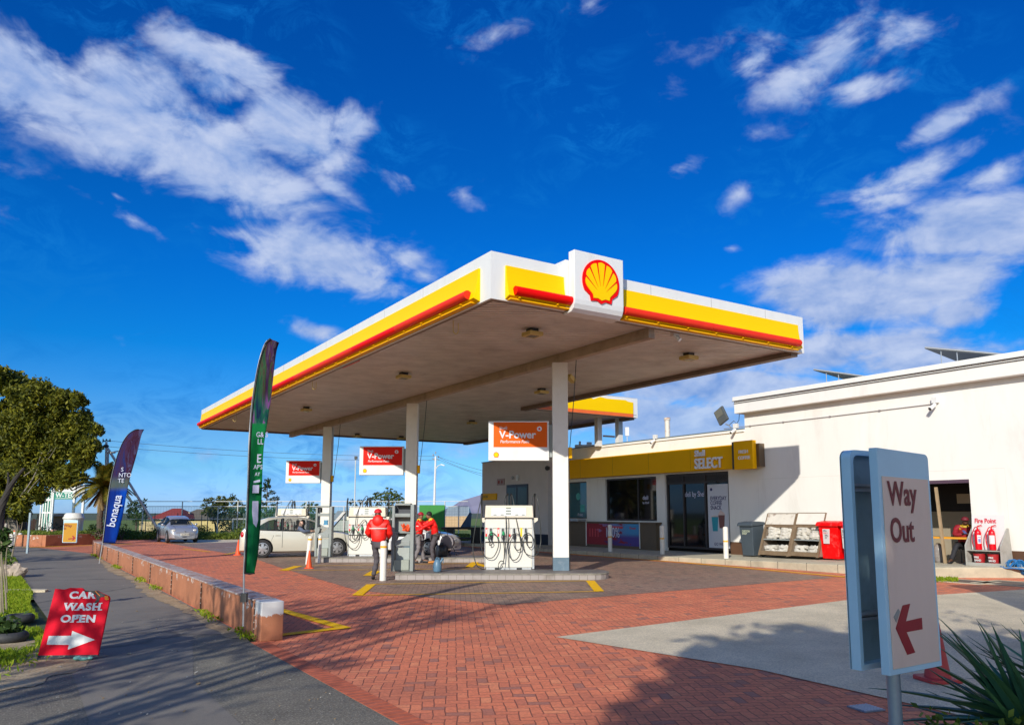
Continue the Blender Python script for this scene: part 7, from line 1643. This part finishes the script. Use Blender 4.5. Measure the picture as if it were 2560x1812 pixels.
# sign building, green cladding tower
wt_=thing('billboard','white gabled billboard with a green band of white capitals, behind the palm','billboard',(fx2(160,60),60,0))
def P6(u,v): p=AT(u,v,60); return (p[0]-fx2(160,60),p[2])
b=MB(); b.prism([P6(136,1231),P6(212,1231),P6(212,1215),P6(197,1212),P6(166,1208),P6(136,1215)],'y',0,.12); b.build('gable_board',wpaint,wt_)
b=MB(); b.prism([P6(136,1248),P6(189,1248),P6(189,1230),P6(136,1230)],'y',-.05,.1); b.build('green_band',mat('board_green',(.01,.24,.17),.5,var=.05),wt_)
a=P6(140,1243); text('board_letters','W-TECH',.50,wpaint,wt_,(a[0],-.06,a[1]),FN,bold=.02,ext=.005,sx=.95); b=MB(); a=P6(140,1246); c=P6(186,1245); b.box(a[0],c[0],-.06,-.051,a[1],c[1]); b.build('underline',wpaint,wt_)
b=MB()
for u in (136,189,212): a=P6(u,1210); b.box(a[0]-.08,a[0]+.08,-.1,.05,0,a[1]); 
b.build('support_post',wpaint,wt_)
gt=thing('clad_tower','green and white striped cladding tower left of the billboard','tower',(fx2(116,58),58,0))
b=MB(); 
def P5(u,v): p=AT(u,v,58); return (p[0]-fx2(116,58),p[2])
a=P5(104,1290); c=P5(129,1224); b.box(a[0],c[0],0,.12,0,c[1]); b.build('green_panel',mat('board_green',(.01,.24,.17),.5),gt)
b=MB()
for u in (110,116,122,128.5,104): x=P5(u,1250)[0]; b.box(x-.04,x+.04,-.05,-.005,.2,c[1])
a=P5(104,1250); b.box(a[0],c[0],-.06,-.005,a[1]-.05,a[1]+.1); b.build('white_batten',wpaint,gt)
# timber fence at left
dk=mat('timber_dark',(.085,.045,.040),.8,var=.25,vs=3); tf=thing('timber_fence','dark brown vertical-board fence along the far left of the footpath','fence',(0,0,0)); b=MB(); p0=Vector(GR(88,1346)); p1=Vector((p0.x-9.5,p0.y-9.,0)); d=(p1-p0); n=int(d.length/.16)
for k in range(n):
    p=p0+d*k/n; hh=AT(60,1298,p0.y)[2]+.06*math.sin(k*2.3); b.cbox((p.x,p.y,hh/2),(.15,.03,hh),rot=(0,0,math.atan2(d.y,d.x)))
b.build('boards',dk,tf)
for i,(u,v,vt,Y) in enumerate(((87,1343,1285,44),(7,1350,1308,36))): b=MB(); p=AT(u,v,Y); b.cyl((p[0],Y,0),(p[0]+.1,Y,AT(u,vt,Y)[2]),.06,n=8); b.build('post',mat('post_grey_wood',(.42,.38,.33),.8),tf)
for u,vb,h_,lab in ((27,1371,.62,'white post at the left of the footpath, nearer one'),(34,1366,.75,'thin white post with a red top between the two thick ones'),(48,1364,.60,'white post at the left of the footpath, farther one')):
    p=GR(u,vb); t=thing('verge_post',lab,'post',p,0,'white posts on the verge'); MB().lathe([(.10 if u!=34 else .06,0),(.10 if u!=34 else .06,h_)],n=14).build('post',bolm,t,smooth=True); MB().lathe([(.102 if u!=34 else .062,h_+.001),(.102 if u!=34 else .062,h_+.07)],n=14).build('post_cap',conem if u==34 else wpaint,t)
# giant cup
cup=thing('giant_cup','giant white takeaway coffee cup statue in the planter behind the Way In sign','statue',AT(181,1342,44)); q=Vector(cup.location); q.z=.42; cup.location=q
hz=AT(181,1296,44)[2]-.42; MB().lathe([(.40,0),(.51,hz)],n=28).build('cup_body',wpanel,cup,smooth=True); MB().lathe([(.545,hz-.02),(.555,hz+.05),(.50,hz+.12),(.48,hz+.22),(.40,hz+.31),(.05,hz+.33)],n=28).build('cup_lid',wpaint,cup,smooth=True)
# way in sign
wi=thing('way_in_sign','yellow Way In sign with a red arrow at the far end of the low wall','sign',(fx2(175,33.2),33.2,0))
def P3(u,v): p=AT(u,v,33.2); return (p[0]-fx2(175,33.2),p[2])
a=P3(155,1356); c=P3(195,1300); b=MB(); b.box(a[0],c[0],0,.08,a[1],c[1]); b.build('sign_panel',frame_b,wi,bevel=.01); a2=P3(157,1354.5); c2=P3(193,1306.5); b=MB(); b.box(a2[0],c2[0],-.008,-.001,a2[1],c2[1]); b.build('sign_face',mat('sign_ochre',(.52,.24,.0),.5,var=.05),wi)
p=P3(159,1316.5); text('sign_letters','Way',.165,dred,wi,(p[0],-.012,p[1]),FN,bold=.02,ext=.001,sx=1.15); p=P3(159,1323); text('sign_letters','In',.135,dred,wi,(p[0],-.012,p[1]),FN,bold=.02,ext=.001,sx=1.15)
b=MB(); b.prism([P3(*q) for q in ((171,1345.5),(184,1344),(180,1339),(183,1338),(189.5,1344),(183,1350.5),(179.5,1350),(183,1346.5),(171,1348))],'y',-.012,-.008); b.build('arrow',ared,wi)
b=MB(); a=P3(177,1281); b.box(-.0+P3(175,0)[0],P3(179,0)[0],.09,.15,0,a[1]); b.build('sign_post',postm,wi)
ss=thing('street_sign','thin leaning post with a narrow pale street-name blade above the planter','sign',AT(122,1343,42.5)); q=Vector(ss.location); b=MB(); b.cyl((0,0,-.3),tuple(Vector(AT(116,1279,42.5))-q),.035,n=8); b.build('sign_post',fm,ss); b=MB(); a=Vector(AT(116,1281,42.5))-q; b.cbox(tuple(a),(.5,.03,.09)); b.build('sign_blade',wpaint,ss)
b=MB(); b.lathe([(.10,0),(.13,.1),(.10,.2)],n=12); b.lathe([(.14,.21),(.14,.3)],n=12); o=b.build('plant_pot',mat('pot_pink',(.6,.3,.24),.6,var=.3,vs=9),None,loc=(*AT(133,1343,43)[:2],.5)); tagit(o,'small pink and white pot on the planter near the street-name post','pot')
# poles
up=thing('utility_pole','pale steel utility pole with crossarm and a long diagonal brace behind the blue flag','pole',(*AT(263,1347,50)[:2],0)); q=Vector(up.location); V=lambda u,v,Y=50: tuple(Vector(AT(u,v,Y))-q)
b=MB(); b.cyl((0,0,0),V(266,1104),.10,.07,n=10); b.build('pole',fm,up); b=MB(); b.cyl(V(269,1120),V(398,1328),.085,n=8); b.build('brace',fm,up)
b=MB(); b.tube([V(256,1104),V(266,1101),V(277,1103)],.04,5); b.ball(V(265,1115),.16,6,sc=(1.1,1,.8)); 
for u in (258,266,275): b.cyl(V(u,1102),V(u,1097),.04,n=6)
b.build('crossarm',dark,up)
sl=thing('street_light','slim street-light pole with a short curved arm beside the utility pole','street light',(*AT(268,1345,49)[:2],0)); q=Vector(sl.location)
b=MB(); b.cyl((0,0,0),V(271,1133,49),.06,.05,n=8); b.tube([V(271,1133,49),V(285,1129,49),V(300,1127,49)],.035,6); b.build('pole',steel,sl); b=MB(); b.cbox(V(277,1131,49),(.5,.2,.1)); b.build('lamp_head',fm,sl)
lp=thing('street_light','white lamp post with insulators and a side lamp, right of the middle column','street light',(*AT(1084,1322,62)[:2],0)); q=Vector(lp.location)
b=MB(); b.cyl((0,0,0),V(1089,1140,62),.12,.07,n=10); b.tube([V(1088,1175,62),V(1094,1165,62),V(1104,1160,62)],.03,6); b.build('pole',wpaint,lp); b=MB(); b.cbox(V(1107,1162,62),(.30,.16,.08),rot=(0,.3,0)); b.build('lamp_head',wpaint,lp)
b=MB(); b.tube([V(1080,1146,62),V(1098,1149,62)],.04,5)
for u,v in ((1083,1140),(1089,1134),(1096,1144),(1086,1150)): b.cyl(V(u,v,62),V(u,v-5,62),.06,n=6)
b.build('insulator',steel,lp)
fp2=thing('street_light','thin floodlight pole rising behind the second pump','street light',(*AT(886,1300,66)[:2],0)); q=Vector(fp2.location); b=MB(); b.cyl((0,0,0),V(889,1148,66),.06,.045,n=8); b.build('pole',fm,fp2); b=MB(); b.cbox(V(890,1144,66),(.22,.3,.25)); b.build('lamp_head',dark,fp2)
b=MB()
def wire_(p0,p1,sag,r=.012): 
    P0,P1=Vector(p0),Vector(p1); b.tube([tuple(P0.lerp(P1,k/12)-Vector((0,0,sag*4*(k/12)*(1-k/12)))) for k in range(13)],r,4)
wire_(AT(266,1101,50),AT(1089,1140,62),.3); wire_(AT(245,1114,50),AT(1086,1150,62),.3); wire_(AT(1092,1140,62),AT(1400,1210,50),.3); wire_(AT(1096,1148,62),AT(1400,1235,50),.3); wire_(AT(1092,1140,62),AT(1300,1190,55),.5)
o=b.build('overhead_wire',mat('wire_grey',(.10,.13,.17),.6,var=0)); tagit(o,'thin overhead wires strung between the distant poles','wires')
# hills
hl=bpy.data.materials.new('hazy_hill'); 
b=MB(); Yh=5200.; pts=[(1080,1284),(1105,1277),(1122,1268),(1134,1263),(1146,1255),(1156,1250),(1170,1246),(1210,1234),(1260,1235),(1330,1262),(1420,1283)]
for (u,v) in pts: x,y,z=AT(u,v,Yh); b.v+=[(x,y,z),(x,y-900,-10),(x,y+1500,-10)]
for i in range(len(pts)-1): b.f+=[(3*i,3*i+1,3*i+4,3*i+3),(3*i,3*i+3,3*i+5,3*i+2)]; b.m+=[0,0]
struct(b.build('hills',mat('hill_rock_haze',(.30,.28,.36),.9,var=.2,vs=.004)))  # violet-grey distance haze is painted into the rock colour
# ================================================================ just outside the frame: what throws the shadows
def offtree(lab,x,y,h,cl,seed,per=60,size=.3,m=midg,trunkr=.2,cat='tree'):
    t=thing('shade_tree',lab,cat,(x,y,0)); C=[]; rg=random.Random(seed)
    for (a,b_,c,r) in cl:
        C.append((a,b_,c,r))
        for k in range(5): d=Vector((rg.gauss(0,1),rg.gauss(0,1),rg.gauss(0,.8))).normalized()*r*.95; C.append((a+d.x,b_+d.y,c+d.z,r*.4))
    leafcloud('crown',clumps(C,per,seed,.8,.2),size,m,t,seed,1.8)
    trunkmesh([([(0,0,0),(.1,.1,h*.35),(cl[i][0]*.5,cl[i][1]*.5,h*.6),(cl[i][0],cl[i][1],cl[i][2])],trunkr,trunkr*.2) for i in range(len(cl))],t)
def under(gx,gy,z): k=z/math.tan(SUN_EL); return (gx-math.sin(SUN_AZ)*k,gy-math.cos(SUN_AZ)*k)
# dense crown whose shade covers the lower right
tx,ty_=under(3.0,7.4,7.0); offtree('dense tree behind the viewpoint shading the lower right corner',tx,ty_,7,[(0,0,7,1.9),(1.6,.5,6.6,1.7),(-1.2,-1.2,6.6,1.4),(-.5,1.2,7.0,1.2),(1.8,2.0,7.,1.4),(.6,-2.2,6.4,1.8),(2.8,.2,6.2,1.5),(-1.7,-2.9,6.2,1.3),(3.3,2.2,7.0,1.1),(3.6,-1.6,6.4,1.5)],51,330,.36)
tx,ty_=under(6.2,11.6,6.5); offtree('smaller tree behind the viewpoint dappling the concrete',tx,ty_,6.5,[(0,0,6.3,.42),(-1.1,.3,6.5,.35),(.9,.7,6.7,.45),(-.3,-.8,6.1,.30),(1.3,-.9,6.3,.5)],52,70,.2,trunkr=.05)
# bare branching trees whose shade streaks the footpath
def baretree(lab,x,y,H,seed,lean=0.):
    t=thing('bare_tree',lab,'tree',(x,y,0)); rg=random.Random(seed); paths=[]; C=[]
    def grow(p,d,L,r,dep):
        q=p+d*L; mid=p+d*L*.5+Vector((rg.gauss(0,.05),rg.gauss(0,.05),0))*L; paths.append(([tuple(p),tuple(mid),tuple(q)],r,r*.65))
        if dep==0:
            for k in range(16): C.append(tuple(q+Vector((rg.gauss(0,.22),rg.gauss(0,.22),rg.gauss(0,.18)))))
            return
        for k in range(rg.choice((2,3,3))):
            nd=(d+Vector((rg.gauss(0,.45),rg.gauss(0,.45),rg.gauss(.1,.25)))).normalized(); grow(q,nd,L*rg.uniform(.62,.85),r*.6,dep-1)
    grow(Vector((0,0,0)),Vector((lean,.05,1)).normalized(),H*.36,.11,4); trunkmesh(paths,t,bark_g); leafcloud('crown',C,.16,midg,t,seed,2.5)
def stems(lab,gx,gy,seed,n=6,spread=1.5,H=9.,r0=.12):
    bx,by=under(gx,gy,5.); t=thing('bare_tree',lab,'tree',(bx,by,0)); rg=random.Random(seed); paths=[]; C=[]
    for k in range(n):
        a=rg.uniform(0,6.28); s_=rg.uniform(.3,1)*spread; h=H*rg.uniform(.8,1.05); tx,ty2=math.cos(a)*s_,math.sin(a)*s_
        P=[(0,0,0),(tx*.25+rg.gauss(0,.06),ty2*.25,h*.3),(tx*.6+rg.gauss(0,.12),ty2*.6,h*.6),(tx+rg.gauss(0,.2),ty2,h)]; paths.append((P,r0*rg.uniform(.6,1.1),.03))
        for q in range(5):
            f=rg.uniform(.45,.95); p=Vector((tx*f,ty2*f,h*f)); d=Vector((rg.gauss(0,.6),rg.gauss(0,.6),rg.uniform(.3,1))).normalized()*rg.uniform(.8,1.8); paths.append(([tuple(p),tuple(p+d*.5+Vector((0,0,.08))),tuple(p+d)],.035,.012))
            for w in range(26): C.append(tuple(p+d*rg.uniform(.5,1.1)+Vector((rg.gauss(0,.2),rg.gauss(0,.2),rg.gauss(0,.16)))))
    trunkmesh(paths,t,bark_g); leafcloud('crown',C,.20,midg,t,seed,2.5)
stems('many-stemmed street tree behind the viewpoint, nearest the verge',-4.9,7.4,61,6,1.1)
stems('many-stemmed street tree behind the viewpoint, nearest the footpath',-3.5,7.0,62,5,.9)
stems('many-stemmed street tree behind the viewpoint, nearest the terracotta wall',-5.6,10.4,63,4,.9,7.5)
tx,ty_=under(-19.5,28.5,6.0); offtree('round tree outside the left edge shading the far footpath',tx,ty_,6,[(0,0,6,1.6),(1.6,.6,6.2,1.2),(-1.4,.4,5.8,1.4),(2.9,1.6,6.0,1.1),(4.2,2.6,6.2,.9)],53,80,.3)
# neighbouring building at the right, outside the frame
nb=thing('neighbour_building','plain cream neighbouring building just outside the right edge','building',(7.0,8.3,0)); b=MB(); b.box(0,16,-6,0,0,4.9); b.build('wall',white,nb); b=MB(); b.box(-.15,16.1,-6.1,.15,4.9,5.1); b.build('roof',roofm,nb)
for x in (2,6,10): b=MB(); b.box(x,x+1.4,.005,.03,1.0,2.2); b.build('window',frm,nb)
